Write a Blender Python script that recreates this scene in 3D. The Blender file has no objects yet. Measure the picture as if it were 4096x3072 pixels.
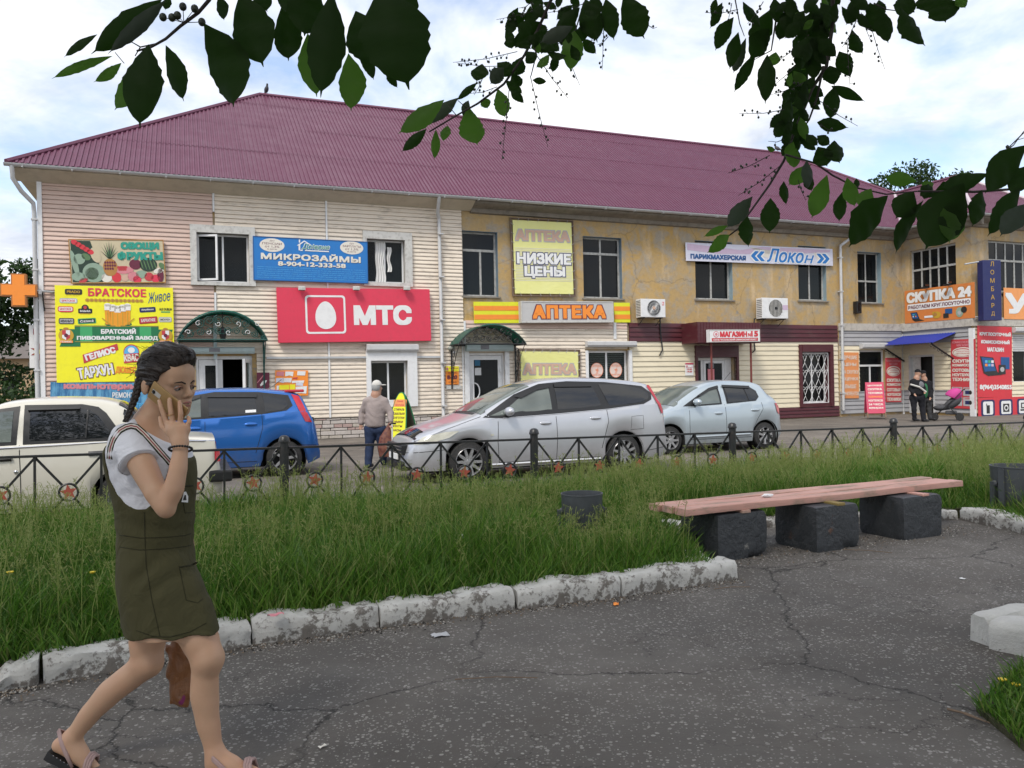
import bpy, bmesh, math, random
import numpy as np
from mathutils import Vector, Matrix, Euler
R = math.radians
rnd = random.Random(7)
SC = bpy.context.scene
COL = SC.collection
CH, FPX, ROLL = 1.5, 3196.0, R(1.12)      # eye height, focal length in photo pixels (4096 wide), roll
cr, sr = math.cos(ROLL), math.sin(ROLL)
cam = bpy.data.cameras.new('camera'); camo = bpy.data.objects.new('camera', cam); COL.objects.link(camo)
cam.sensor_width = 36; cam.lens = 36 * FPX / 4096; cam.clip_start = .05; cam.clip_end = 2000
camo.matrix_world = Matrix(((cr, sr, 0, 0), (0, 0, -1, 0), (-sr, cr, 0, CH), (0, 0, 0, 1)))
SC.camera = camo
SUN_EL, SUN_AZ = R(52), R(205)            # azimuth from +Y clockwise
wd = bpy.data.worlds.new('World'); SC.world = wd; wd.use_nodes = True
nt = wd.node_tree; nt.nodes.clear()
def _n(t, **k):
    n = nt.nodes.new(t)
    for a, b in k.items(): setattr(n, a, b)
    return n
sky = _n('ShaderNodeTexSky', sky_type='NISHITA', sun_disc=False, sun_elevation=SUN_EL, sun_rotation=SUN_AZ, air_density=1.0, dust_density=.6)
tc = _n('ShaderNodeTexCoord'); sep = _n('ShaderNodeSeparateXYZ'); nt.links.new(tc.outputs['Generated'], sep.inputs[0])
def _m(op, a, b=None):
    n = _n('ShaderNodeMath', operation=op)
    for i, v in enumerate((a, b)):
        if v is None: continue
        if isinstance(v, (int, float)): n.inputs[i].default_value = v
        else: nt.links.new(v, n.inputs[i])
    return n.outputs[0]
den = _m('ADD', _m('MAXIMUM', sep.outputs[2], 0.0), .22)
cmb = _n('ShaderNodeCombineXYZ')
nt.links.new(_m('DIVIDE', sep.outputs[0], den), cmb.inputs[0]); nt.links.new(_m('DIVIDE', sep.outputs[1], den), cmb.inputs[1])
def _noise(scale, det, rough, off, dist=0.0):
    mp = _n('ShaderNodeMapping'); mp.inputs['Location'].default_value = off; nt.links.new(cmb.outputs[0], mp.inputs[0])
    t = _n('ShaderNodeTexNoise'); nt.links.new(mp.outputs[0], t.inputs['Vector'])
    t.inputs['Scale'].default_value = scale; t.inputs['Detail'].default_value = det; t.inputs['Roughness'].default_value = rough; t.inputs['Distortion'].default_value = dist
    return t.outputs['Fac']
def _ramp(f, p):
    r_ = _n('ShaderNodeValToRGB'); nt.links.new(f, r_.inputs[0]); e = r_.color_ramp.elements
    for i, (a, c) in enumerate(p):
        el = e[i] if i < 2 else e.new(a)
        el.position = a; el.color = (*c, 1) if len(c) == 3 else c
    return r_.outputs[0]
cover = _ramp(_noise(1.55, 7, .58, (3.1, 1.7, 0), .25), [(.37, (.20, .20, .20)), (.55, (1, 1, 1))])
ccol = _ramp(_noise(2.3, 6, .6, (9.2, 4.4, 2.), .3), [(.32, (.56, .61, .71)), (.46, (.80, .83, .90)), (.60, (1.0, 1.0, 1.0))])
b_sky = _n('ShaderNodeBackground'); nt.links.new(sky.outputs[0], b_sky.inputs[0]); b_sky.inputs[1].default_value = .125
b_cl = _n('ShaderNodeBackground'); nt.links.new(ccol, b_cl.inputs[0]); b_cl.inputs[1].default_value = .68
mx = _n('ShaderNodeMixShader'); nt.links.new(cover, mx.inputs[0]); nt.links.new(b_sky.outputs[0], mx.inputs[1]); nt.links.new(b_cl.outputs[0], mx.inputs[2])
out = _n('ShaderNodeOutputWorld'); nt.links.new(mx.outputs[0], out.inputs[0])
sl = bpy.data.lights.new('sun', 'SUN'); sl.energy = 1.5; sl.angle = R(14); sl.color = (1, .95, .87)
so = bpy.data.objects.new('sun', sl); COL.objects.link(so)
so.rotation_euler = (math.pi / 2 - SUN_EL, 0, math.pi - SUN_AZ); so.location = (-6, -10, 20)
vs = SC.view_settings; vs.view_transform = 'Standard'; vs.look = 'None'; vs.gamma = 1; vs.use_curve_mapping = False; vs.exposure = 0.95
SC.cycles.max_bounces = 8; SC.cycles.transparent_max_bounces = 24
def ray(px, py):
    a, b = (px - 2048) / FPX, (1536 - py) / FPX
    return Vector((a * cr + b * sr, 1.0, -a * sr + b * cr))
def ground(px, py, z=0.0):
    d = ray(px, py); return Vector((0, 0, CH)) + d * ((z - CH) / d.z)
def at_y(px, py, y):
    return Vector((0, 0, CH)) + ray(px, py) * y
MATS = {}
class NB:
    def __init__(s, name):
        s.m = bpy.data.materials.new(name); s.m.use_nodes = True; s.t = s.m.node_tree; s.t.nodes.clear()
        s.o = s.n('ShaderNodeOutputMaterial'); s.b = s.n('ShaderNodeBsdfPrincipled'); s.l(s.b.outputs[0], s.o.inputs[0])
        s.co = s.n('ShaderNodeTexCoord').outputs['Object']
    def n(s, t, **k):
        q = s.t.nodes.new(t)
        for a, b in k.items(): setattr(q, a, b)
        return q
    def l(s, a, b): s.t.links.new(a, b)
    def val(s, x, inp):
        if isinstance(x, (int, float)): inp.default_value = x
        elif isinstance(x, tuple): inp.default_value = (*x, 1) if len(x) == 3 and len(inp.default_value) == 4 else x
        else: s.l(x, inp)
    def math(s, op, a, b=None, c=None):
        q = s.n('ShaderNodeMath', operation=op)
        for i, v in enumerate((a, b, c)):
            if v is not None: s.val(v, q.inputs[i])
        return q.outputs[0]
    def mapping(s, scale=(1, 1, 1), loc=(0, 0, 0), vec=None):
        q = s.n('ShaderNodeMapping'); q.inputs['Scale'].default_value = scale; q.inputs['Location'].default_value = loc; s.l(vec or s.co, q.inputs[0]); return q.outputs[0]
    def noise(s, scale, det=4, rough=.55, vec=None, dist=0., fac=True):
        q = s.n('ShaderNodeTexNoise'); s.l(vec or s.co, q.inputs['Vector']); q.inputs['Scale'].default_value = scale
        q.inputs['Detail'].default_value = det; q.inputs['Roughness'].default_value = rough; q.inputs['Distortion'].default_value = dist
        return q.outputs['Fac' if fac else 'Color']
    def voro(s, scale, feature='F1', vec=None, out='Distance', rand=1.):
        q = s.n('ShaderNodeTexVoronoi', feature=feature); s.l(vec or s.co, q.inputs['Vector']); q.inputs['Scale'].default_value = scale; q.inputs['Randomness'].default_value = rand
        return q.outputs[out]
    def ramp(s, f, pts, interp='LINEAR'):
        q = s.n('ShaderNodeValToRGB'); s.l(f, q.inputs[0]); q.color_ramp.interpolation = interp; e = q.color_ramp.elements
        for i, (a, c) in enumerate(pts):
            el = e[i] if i < 2 else e.new(a)
            c = (c, c, c) if isinstance(c, (int, float)) else c
            el.position = a; el.color = (*c, 1)
        return q.outputs[0]
    def mix(s, f, a, b, mode='MIX'):
        q = s.n('ShaderNodeMix', data_type='RGBA', blend_type=mode); s.val(f, q.inputs[0]); s.val(a, q.inputs[6]); s.val(b, q.inputs[7]); return q.outputs[2]
    def bump(s, h, strength=.3, dist=.01):
        q = s.n('ShaderNodeBump'); q.inputs['Strength'].default_value = strength; q.inputs['Distance'].default_value = dist; s.l(h, q.inputs['Height']); s.l(q.outputs[0], s.b.inputs['Normal'])
    def set(s, **k):
        for a, v in k.items(): s.val(v, s.b.inputs[a.replace('_', ' ')])
        return s.m
def sc(c, f): return tuple(max(0., x * f) for x in c)
def pm(name, col, rough=.6, var=.12, scale=3., bump=.12, bscale=60., metal=0., dirt=0., dirtcol=(.09, .075, .06), spec=.5, coat=0., streak=False):
    """plain procedural material: base colour with cloudy variation, optional dirt, fine bump"""
    if name in MATS: return MATS[name]
    n = NB(name)
    c = n.mix(n.noise(scale, 5), sc(col, 1 - var), sc(col, 1 + var))
    if dirt:
        v = n.mapping((1, 1, .12)) if streak else n.co
        c = n.mix(n.math('MULTIPLY', n.ramp(n.noise(scale * 2.3, 8, .65, vec=v), [(.48, 0), (.75, 1)]), dirt), c, dirtcol)
    n.set(Base_Color=c, Metallic=metal, Specular_IOR_Level=spec, Coat_Weight=coat, Coat_Roughness=.05)
    n.set(Roughness=n.ramp(n.noise(scale * 3, 4), [(.3, max(.02, rough - .08)), (.7, min(1, rough + .08))]))
    if bump: n.bump(n.noise(bscale, 4), bump, .004)
    MATS[name] = n.m
    return n.m
def glassmat(name, tint=(.02, .022, .024), trans=.0, rough=.03):
    """pane: dark or see-through by a share, mirror-like coat"""
    if name in MATS: return MATS[name]
    n = NB(name); n.set(Base_Color=tint, Roughness=n.ramp(n.noise(2, 3), [(.3, rough), (.8, rough + .05)]), Specular_IOR_Level=.28)
    n.bump(n.noise(1.3, 2), .05, .02)
    if trans:
        tr = n.n('ShaderNodeBsdfTransparent'); tr.inputs[0].default_value = (.75, .82, .8, 1)
        mxs = n.n('ShaderNodeMixShader'); mxs.inputs[0].default_value = trans
        n.l(n.b.outputs[0], mxs.inputs[1]); n.l(tr.outputs[0], mxs.inputs[2]); n.l(mxs.outputs[0], n.o.inputs[0])
    MATS[name] = n.m; return n.m
class MB:
    def __init__(s): s.v = []; s.f = []
    def add(s, v, f):
        o = len(s.v); s.v += [tuple(p) for p in v]; s.f += [tuple(i + o for i in q) for q in f]; return s
    def box(s, x0, y0, z0, x1, y1, z1, M=None):
        v = [(x, y, z) for z in (z0, z1) for y in (y0, y1) for x in (x0, x1)]
        if M is not None: v = [M @ Vector(p) for p in v]
        return s.add(v, [(0, 2, 3, 1), (4, 5, 7, 6), (0, 1, 5, 4), (2, 6, 7, 3), (0, 4, 6, 2), (1, 3, 7, 5)])
    def bbox(s, x0, y0, z0, x1, y1, z1, b=.01, M=None):
        """box with chamfered edges"""
        b = min(b, (x1 - x0) / 2.01, (y1 - y0) / 2.01, (z1 - z0) / 2.01)
        bm = bmesh.new(); bmesh.ops.create_cube(bm, size=1)
        for q in bm.verts: q.co = Vector(((x0 + x1) / 2 + q.co.x * (x1 - x0), (y0 + y1) / 2 + q.co.y * (y1 - y0), (z0 + z1) / 2 + q.co.z * (z1 - z0)))
        bmesh.ops.bevel(bm, geom=bm.edges[:], offset=b, segments=2, affect='EDGES', profile=.6)
        bm.verts.index_update(); v = [M @ q.co if M is not None else q.co.copy() for q in bm.verts]; f = [[q.index for q in fc.verts] for fc in bm.faces]; bm.free()
        return s.add(v, f)
    def prism(s, pts, axis, a, b):
        """polygon pts (2-D) extruded along axis 'x'/'y'/'z' from a to b"""
        n = len(pts)
        def P(p, t): return {'x': (t, p[0], p[1]), 'y': (p[0], t, p[1]), 'z': (p[0], p[1], t)}[axis]
        v = [P(p, a) for p in pts] + [P(p, b) for p in pts]
        f = [tuple(range(n))[::-1], tuple(range(n, 2 * n))] + [(i, (i + 1) % n, n + (i + 1) % n, n + i) for i in range(n)]
        return s.add(v, f)
    def poly(s, pts): return s.add(pts, [tuple(range(len(pts)))])
    def tube(s, path, r, n=8, caps=True):
        path = [Vector(p) for p in path]; m = len(path); rs = r if isinstance(r, (list, tuple)) else [r] * m
        up = None; v = []
        for i, p in enumerate(path):
            t = (path[min(i + 1, m - 1)] - path[max(i - 1, 0)])
            if t.length < 1e-9: t = Vector((0, 0, 1))
            t.normalize()
            if up is None: up = Vector((0, 0, 1)) if abs(t.z) < .9 else Vector((1, 0, 0))
            a = t.cross(up)
            if a.length < 1e-5: a = t.orthogonal()
            a.normalize(); b = a.cross(t).normalized(); up = b
            for k in range(n):
                th = 2 * math.pi * k / n; v.append(p + (a * math.cos(th) + b * math.sin(th)) * rs[i])
        f = [(i * n + k, i * n + (k + 1) % n, (i + 1) * n + (k + 1) % n, (i + 1) * n + k) for i in range(m - 1) for k in range(n)]
        if caps: f += [tuple(range(n))[::-1], tuple(range((m - 1) * n, m * n))]
        return s.add(v, f)
    def lathe(s, prof, n=16, c=(0, 0, 0), axis='z', caps=True):
        v = []
        for r_, h in prof:
            for k in range(n):
                th = 2 * math.pi * k / n; a, b = r_ * math.cos(th), r_ * math.sin(th)
                p = {'z': (a, b, h), 'y': (a, h, b), 'x': (h, a, b)}[axis]
                v.append((p[0] + c[0], p[1] + c[1], p[2] + c[2]))
        m = len(prof); f = [(i * n + k, i * n + (k + 1) % n, (i + 1) * n + (k + 1) % n, (i + 1) * n + k) for i in range(m - 1) for k in range(n)]
        if caps: f += [tuple(range(n))[::-1], tuple(range((m - 1) * n, m * n))]
        return s.add(v, f)
    def ico(s, c, r, sub=2, scl=(1, 1, 1), jit=0., M=None):
        bm = bmesh.new(); bmesh.ops.create_icosphere(bm, subdivisions=sub, radius=1)
        v = []
        for q in bm.verts:
            k = r * (1 + rnd.uniform(-jit, jit)); p = Vector((q.co.x * scl[0] * k, q.co.y * scl[1] * k, q.co.z * scl[2] * k))
            if M is not None: p = M @ p
            v.append(p + Vector(c))
        bm.verts.index_update(); f = [[q.index for q in fc.verts] for fc in bm.faces]; bm.free()
        return s.add(v, f)
    def mesh(s, name, smooth=None, recalc=True):
        me = bpy.data.meshes.new(name); me.from_pydata(s.v, [], s.f);
        if recalc:
            bm = bmesh.new(); bm.from_mesh(me); bmesh.ops.recalc_face_normals(bm, faces=bm.faces); bm.to_mesh(me); bm.free()
        shade(me, smooth); return me
    def build(s, name, mat, parent=None, loc=None, rz=0., smooth=None, recalc=True):
        return link(name, s.mesh(name, smooth, recalc), mat, parent, loc, rz)
def shade(me, smooth):
    if smooth is None: return
    me.polygons.foreach_set('use_smooth', [True] * len(me.polygons))
    if smooth is not True:
        me.set_sharp_from_angle(angle=R(smooth))
def link(name, me, mat, parent=None, loc=None, rz=0.):
    o = bpy.data.objects.new(name, me); COL.objects.link(o)
    if mat is not None and len(me.materials) == 0: me.materials.append(mat)
    if parent is not None: o.parent = parent
    if loc is not None: o.location = loc
    if rz: o.rotation_euler = (0, 0, rz)
    return o
def tag(o, label=None, cat=None, group=None, kind=None):
    if label: o['label'] = label
    if cat: o['category'] = cat
    if group: o['group'] = group
    if kind: o['kind'] = kind
    return o
def thing(name, label, cat, loc=(0, 0, 0), rz=0., group=None):
    o = bpy.data.objects.new(name, None); o.empty_display_size = .2; COL.objects.link(o)
    o.location = loc; o.rotation_euler = (0, 0, rz); return tag(o, label, cat, group)
def copy_tree(o, parent=None):
    c = o.copy(); COL.objects.link(c)
    if parent is not None: c.parent = parent; c.matrix_parent_inverse = o.matrix_parent_inverse
    for ch in [q for q in o.children]: copy_tree(ch, c)
    return c
_tcache = {}
def text_mesh(body, bold=0., shear=0., spacing=1., extrude=0.):
    key = (body, bold, shear, spacing, extrude)
    if key in _tcache: return _tcache[key]
    cu = bpy.data.curves.new('lettering', 'FONT'); cu.body = body; cu.size = 1; cu.offset = bold; cu.shear = shear; cu.space_character = spacing
    cu.resolution_u = 3; cu.align_x = 'CENTER'; cu.extrude = extrude; cu.space_line = .95
    ob = bpy.data.objects.new('lettering', cu); COL.objects.link(ob)
    bpy.context.view_layer.update()
    me = bpy.data.meshes.new_from_object(ob.evaluated_get(bpy.context.evaluated_depsgraph_get()))
    bpy.data.objects.remove(ob); bpy.data.curves.remove(cu)
    co = np.empty(len(me.vertices) * 3); me.vertices.foreach_get('co', co); co = co.reshape(-1, 3)
    fs = [tuple(p.vertices) for p in me.polygons]; bpy.data.meshes.remove(me)
    _tcache[key] = (co, fs); return co, fs
def text(parent, body, x0, z0, x1, z1, y, mat, bold=.025, shear=0., rot=0., spacing=1., name='lettering', keep=False):
    """flat lettering fitted to a rectangle in the parent's x-z plane, facing -y"""
    co, fs = text_mesh(body, 0., shear, spacing)
    lo, hi = co.min(0), co.max(0); w, h = max(hi[0] - lo[0], 1e-6), max(hi[1] - lo[1], 1e-6)
    sx, sz = (x1 - x0) / w, (z1 - z0) / h
    if keep: sx = sz = min(sx, sz)
    cx, cz = (x0 + x1) / 2, (z0 + z1) / 2; ca, sa = math.cos(rot), math.sin(rot)
    v = []
    for p in co:
        a, b = (p[0] - (lo[0] + hi[0]) / 2) * sx, (p[1] - (lo[1] + hi[1]) / 2) * sz
        v.append((cx + a * ca - b * sa, y, cz + a * sa + b * ca))
    m = MB()
    if bold > .012:                                   # heavier strokes: shifted copies a hair apart
        q_ = bold * min(sx, sz * 1.25); dx, dz = q_ * 1.1, q_ * .85
        for i, (ax, az) in enumerate(((-1, 0), (1, 0), (0, 1), (0, -1), (-1, 1), (1, -1), (1, 1), (-1, -1))):
            m.add([(p[0] + ax * dx, p[1] + .0002 * (i + 1), p[2] + az * dz) for p in v], fs)
    m.add(v, fs)
    return m.build(name, mat, parent, recalc=False)
def disc(parent, name, cx, cz, rx, rz, y, mat, n=28, dy=.0, rot=0.):
    pts = []
    for k in range(n):
        a, b = rx * math.cos(2 * math.pi * k / n), rz * math.sin(2 * math.pi * k / n)
        pts.append((cx + a * math.cos(rot) - b * math.sin(rot), cz + a * math.sin(rot) + b * math.cos(rot)))
    return MB().prism(pts, 'y', y - dy, y).build(name, mat, parent) if dy else MB().poly([(p[0], y, p[1]) for p in pts]).build(name, mat, parent, recalc=False)
def flat(parent, name, pts, y, mat, dy=0.):
    if dy: return MB().prism(pts, 'y', y - dy, y).build(name, mat, parent)
    a = sum(pts[i][0] * pts[(i + 1) % len(pts)][1] - pts[(i + 1) % len(pts)][0] * pts[i][1] for i in range(len(pts)))
    if a < 0: pts = pts[::-1]
    return MB().poly([(p[0], y, p[1]) for p in pts]).build(name, mat, parent, recalc=False)
def rectp(x0, z0, x1, z1): return [(x0, z0), (x1, z0), (x1, z1), (x0, z1)]
def rrect(x0, z0, x1, z1, r, n=5):
    pts = []
    for cx, cz, a0 in ((x1 - r, z0 + r, -90), (x1 - r, z1 - r, 0), (x0 + r, z1 - r, 90), (x0 + r, z0 + r, 180)):
        for k in range(n + 1):
            a = R(a0 + 90 * k / n); pts.append((cx + r * math.cos(a), cz + r * math.sin(a)))
    return pts
def ringpoly(outer, inner):
    n = len(outer); return outer + inner, [(i, (i + 1) % n, n + (i + 1) % n, n + i) for i in range(n)]
PHI = R(22.0)
class Frame:
    def __init__(s, org, ang):
        s.o = Vector((org[0], org[1], 0)); s.a = ang; s.M = Matrix.Translation(s.o) @ Matrix.Rotation(ang, 4, 'Z'); s.I = s.M.inverted()
    def at(s, px, py, y=0.):
        d = s.I.to_3x3() @ ray(px, py); o = s.I @ Vector((0, 0, CH)); t = (y - o.y) / d.y; p = o + d * t
        return p.x, p.z
    def rect(s, x0, y0, x1, y1, y=0.):
        ym, xm = (y0 + y1) / 2, (x0 + x1) / 2
        return s.at(x0, ym, y)[0], s.at(xm, y1, y)[1], s.at(x1, ym, y)[0], s.at(xm, y0, y)[1]
    def quad(s, tl, tr, br, bl, y=0.): return [s.at(*p, y) for p in (bl, br, tr, tl)]
    def w(s, x, y, z): return s.M @ Vector((x, y, z))
_b = ground(1368, 1753)
_f0 = Frame((_b.x, _b.y), PHI); _s0 = _f0.at(166, 1150)[0]
FAC = Frame(_f0.w(_s0, 0, 0), PHI)
S_IN = FAC.at(3612, 1450)[0]                # where the wing meets the main front
WS = Frame(FAC.w(S_IN, 0, 0), PHI - math.pi / 2)
PW = WS.at(3893, 1450)[0]                   # how far the wing projects
WF = Frame(FAC.w(S_IN, -PW, 0), PHI)
def stucco_mat():
    n = NB('ochre_stucco')
    big = n.noise(.55, 6, .6, dist=.6); mid = n.noise(1.7, 8, .68, dist=.4); fine = n.noise(9, 6, .7)
    st = n.noise(2.2, 6, .6, vec=n.mapping((1, 1, .25)))
    c = n.mix(n.ramp(big, [(.35, 0), (.6, 1)]), (.47, .30, .10), (.42, .30, .15))
    c = n.mix(n.ramp(mid, [(.46, 0), (.60, 1)]), c, (.35, .30, .23))
    c = n.mix(n.math('MULTIPLY', n.ramp(st, [(.55, 0), (.68, 1)]), .75), c, (.56, .42, .26))
    c = n.mix(n.ramp(n.noise(3.3, 8, .7, vec=n.mapping(loc=(7, 3, 1))), [(.60, 0), (.66, 1)]), c, (.29, .26, .22))
    c = n.mix(n.math('MULTIPLY', n.ramp(fine, [(.45, 0), (.75, 1)]), .35), c, (.20, .15, .09))
    cr_ = n.voro(.45, 'DISTANCE_TO_EDGE', vec=n.mix(.28, n.co, n.noise(2.5, 6, fac=False)))
    c = n.mix(n.ramp(cr_, [(.0, .45), (.006, 0)]), c, (.12, .09, .06))
    n.set(Base_Color=c, Roughness=.9)
    n.bump(n.mix(.5, n.ramp(mid, [(.48, 0), (.62, 1)]), fine), .5, .02)
    return n.m
def siding_mat(name, col, dirt=.5):
    n = NB(name)
    c = n.mix(n.noise(1.2, 5), sc(col, .92), sc(col, 1.06))
    g = n.noise(1.6, 8, .7, vec=n.mapping((1.0, 1, 5.)))
    c = n.mix(n.math('MULTIPLY', n.ramp(g, [(.52, 0), (.72, 1)]), dirt), c, (.16, .13, .10))
    g2 = n.noise(.5, 4, .5, vec=n.mapping((1, 1, .5)))
    c = n.mix(n.math('MULTIPLY', n.ramp(g2, [(.5, 0), (.7, 1)]), dirt * .5), c, sc(col, .62))
    n.set(Base_Color=c, Roughness=.45); n.bump(n.noise(8, 3), .06, .01)
    return n.m
M_stucco = stucco_mat()
M_pink = siding_mat('pink_siding', (.60, .44, .365), .5)
M_cream = siding_mat('cream_siding', (.73, .635, .52), .6)
M_pale = siding_mat('pale_siding', (.72, .64, .47), .22)
M_maroon = siding_mat('maroon_siding', (.075, .012, .018), .3)
M_grey = siding_mat('grey_siding', (.36, .36, .37), .4)
M_white = pm('white_plastic', (.72, .72, .72), .35, .05, 3, .05, dirt=.25, dirtcol=(.3, .28, .25))
M_whitep = pm('white_paint_old', (.55, .54, .51), .7, .12, 4, .3, 50, dirt=.6, dirtcol=(.17, .15, .13))
M_galv = pm('galvanised', (.50, .51, .52), .42, .10, 3, .1, metal=.35, dirt=.3, dirtcol=(.2, .19, .18))
M_soffit = pm('cream_soffit', (.52, .46, .36), .6, .12, 1.5, .1, dirt=.35, dirtcol=(.2, .17, .13))
M_conc = pm('cornice_concrete', (.23, .205, .17), .9, .3, 2.5, .6, 25, dirt=.6, dirtcol=(.09, .075, .06))
M_bandw = pm('white_band', (.48, .45, .40), .85, .2, 3, .4, 30, dirt=.75, dirtcol=(.16, .14, .12))
M_oldwood = pm('old_window_paint', (.40, .40, .38), .75, .2, 6, .4, 60, dirt=.8, dirtcol=(.12, .10, .085))
M_bluerev = pm('blue_reveal', (.13, .19, .24), .8, .25, 4, .4, 40, dirt=.7, dirtcol=(.28, .25, .22))
M_ltbluerev = pm('pale_blue_reveal', (.24, .33, .37), .8, .2, 4, .4, 40, dirt=.6, dirtcol=(.3, .27, .22))
M_dark = pm('dark_interior', (.03, .028, .026), .9, .3, 2, 0)
M_pane = glassmat('dark_pane', (.012, .013, .014), .25)
M_panec = glassmat('clear_pane', (.02, .022, .024), .55)
M_black = pm('black_paint', (.012, .012, .013), .45, .2, 8, .2)
M_alu = pm('shutter_aluminium', (.52, .52, .52), .4, .06, 3, .05, dirt=.3, dirtcol=(.25, .23, .2))
def roof_mat():
    n = NB('purple_metal_roof')
    c = n.mix(n.noise(.7, 5), (.108, .031, .060), (.134, .042, .076))
    c = n.mix(n.math('MULTIPLY', n.ramp(n.noise(3.5, 7, .7, vec=n.mapping((1, .3, .3))), [(.52, 0), (.8, 1)]), .4), c, (.18, .085, .12))
    c = n.mix(n.ramp(n.noise(14, 3, .6), [(.70, 0), (.74, 1)]), c, (.12, .05, .07))
    n.set(Base_Color=c, Roughness=n.ramp(n.noise(2, 4), [(.3, .38), (.7, .55)]), Specular_IOR_Level=.45)
    n.bump(n.noise(1.5, 3), .1, .03)
    return n.m
M_roof = roof_mat()
BLD = thing('commercial_building', 'long two storey shop building with purple metal roof and peeling ochre stucco', 'building', FAC.o, PHI)
BW, BD, ZT, ZE, OH, TAN = S_IN + 5.2, 12.0, 7.0, 7.24, .62, .712
MFW = FAC.I @ FAC.M
def holed(m, x0, z0, x1, z1, holes, ya, yb):
    """wall slab with rectangular holes, as boxes"""
    xs = sorted({x0, x1, *[min(max(h[i], x0), x1) for h in holes for i in (0, 2)]})
    for a, b in zip(xs, xs[1:]):
        if b - a < 1e-4: continue
        cut = sorted((max(h[1], z0), min(h[3], z1)) for h in holes if h[0] < (a + b) / 2 < h[2])
        z = z0
        for lo, hi in cut:
            if lo > z + 1e-4: m.box(a, ya, z, b, yb, lo)
            z = max(z, hi)
        if z < z1 - 1e-4: m.box(a, ya, z, b, yb, z1)
def siding(name, mat, frame, x0, z0, x1, z1, holes, pitch, y=-.03, parent=None, proud=.03):
    """weatherboard courses, each a bevelled strip with a shadow gap under it, cut round the openings"""
    m = MB(); k = 0; z = z0
    T = BMAT(frame)
    while z < z1 - .02:
        zt = min(z + pitch, z1); iv = [(x0, x1)]
        for h in holes:
            if h[1] < (z + zt) / 2 < h[3]:
                iv = [q for a, b in iv for q in ((a, min(b, h[0])), (max(a, h[2]), b)) if q[1] - q[0] > .01]
        for a, b in iv:
            j = rnd.uniform(-.004, .004)
            pr = [(y + .012, z + .006), (y - proud + j, z + .010), (y - proud + .002 + j, z + .04), (y - .006, zt - .004), (y + .012, zt - .004)]
            mm = MB().prism(pr, 'x', a, b); m.add([T @ Vector(p) for p in mm.v], mm.f)
        z = zt
    mm = MB(); holed(mm, x0, z0, x1, z1, holes, y + .012, y + .028); m.add([T @ Vector(p) for p in mm.v], mm.f)
    o = m.build(name, mat, parent or BLD); o['kind'] = 'stuff'; return o
def BMAT(frame): return FAC.I @ frame.M            # frame coordinates -> building coordinates
class Loc:
    """mesh collector that writes building coordinates from a wall frame"""
    def __init__(s, frame): s.T = BMAT(frame); s.m = MB()
    def box(s, *a): q = MB().box(*a); s.m.add([s.T @ Vector(p) for p in q.v], q.f); return s
    def bbox(s, *a, **k): q = MB().bbox(*a, **k); s.m.add([s.T @ Vector(p) for p in q.v], q.f); return s
    def prism(s, *a): q = MB().prism(*a); s.m.add([s.T @ Vector(p) for p in q.v], q.f); return s
    def tube(s, *a, **k): q = MB().tube(*a, **k); s.m.add([s.T @ Vector(p) for p in q.v], q.f); return s
    def build(s, name, mat, parent=None, smooth=None): return s.m.build(name, mat, parent or BLD, smooth=smooth)
H = {k: FAC.rect(*v) for k, v in dict(
    w1=(787, 936, 996, 1131), w2=(1465, 960, 1617, 1132), w3=(1481, 1443, 1628, 1608),
    w4=(1850, 925, 1992, 1186), w5=(2333, 948, 2488, 1194), w6=(2781, 965, 2930, 1199), w7=(3193, 985, 3305, 1203), w8=(3431, 1008, 3526, 1212),
    w11=(2350, 1402, 2512, 1580), g15=(3194, 1378, 3322, 1622), we=(3435, 1400, 3541, 1596)).items()}
d1 = FAC.rect(784, 1424, 1010, 1600); H['d1'] = (d1[0], .15, d1[2], d1[3])
d2 = FAC.rect(1874, 1411, 2018, 1600); H['d2'] = (d2[0], .35, d2[2], d2[3])
d3 = FAC.rect(2785, 1382, 2940, 1540); H['d3'] = (d3[0], .15, d3[2], d3[3])
hw = list(H.values())
HS = {'w9': WS.rect(3640, 970, 3824, 1190), 'd4': WS.rect(3640, 1420, 3742, 1600)}
HS['w9'] = (HS['w9'][0], 4.55, HS['w9'][2], 6.42); HS['d4'] = (HS['d4'][0], .05, HS['d4'][2], HS['d4'][3])
HF = {'w10': WF.rect(3955, 935, 4250, 1190), 'wl': WF.rect(4048, 1445, 4330, 1580)}
HF['w10'] = (HF['w10'][0], 4.55, HF['w10'][0] + 3.0, 6.45); HF['wl'] = (HF['wl'][0], 1.15, HF['wl'][0] + 2.6, 3.0)
m = MB(); holed(m, 0, 0, S_IN, ZT, hw, 0, .35)
m.build('wall', M_stucco, BLD)
m = MB(); m.box(0, .35, 0, .35, BD, ZT); m.box(.35, BD - .35, 0, BW, BD, ZT); m.box(BW - .35, -PW + .35, 0, BW, BD - .35, ZT)
m.build('wall', M_stucco, BLD)
q = MB(); holed(q, 0.0, 0, PW, ZT, list(HS.values()), 0, .35); l_ = Loc(WS); l_.m.add([l_.T @ Vector(p) for p in q.v], q.f); l_.build('wall', M_stucco)
q = MB(); holed(q, .352, 0, 5.2, ZT, list(HF.values()), 0.002, .35); l_ = Loc(WF); l_.m.add([l_.T @ Vector(p) for p in q.v], q.f); l_.build('wall', M_stucco)
MB().box(.36, .36, 6.6, BW - .36, BD - .36, 6.8).box(.36, .36, 3.2, BW - .36, BD - .36, 3.4).box(S_IN + .36, -PW + .36, 3.2, BW - .36, .36, 3.4).box(S_IN + .36, -PW + .36, 6.6, BW - .36, .36, 6.8).build('floor_slab', M_dark, BLD)
m = MB()
for x in (.36, 5.2, 12.0, 17.4, 26.5): m.box(x, .36, 0, x + .1, 4.0, 6.6)
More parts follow.
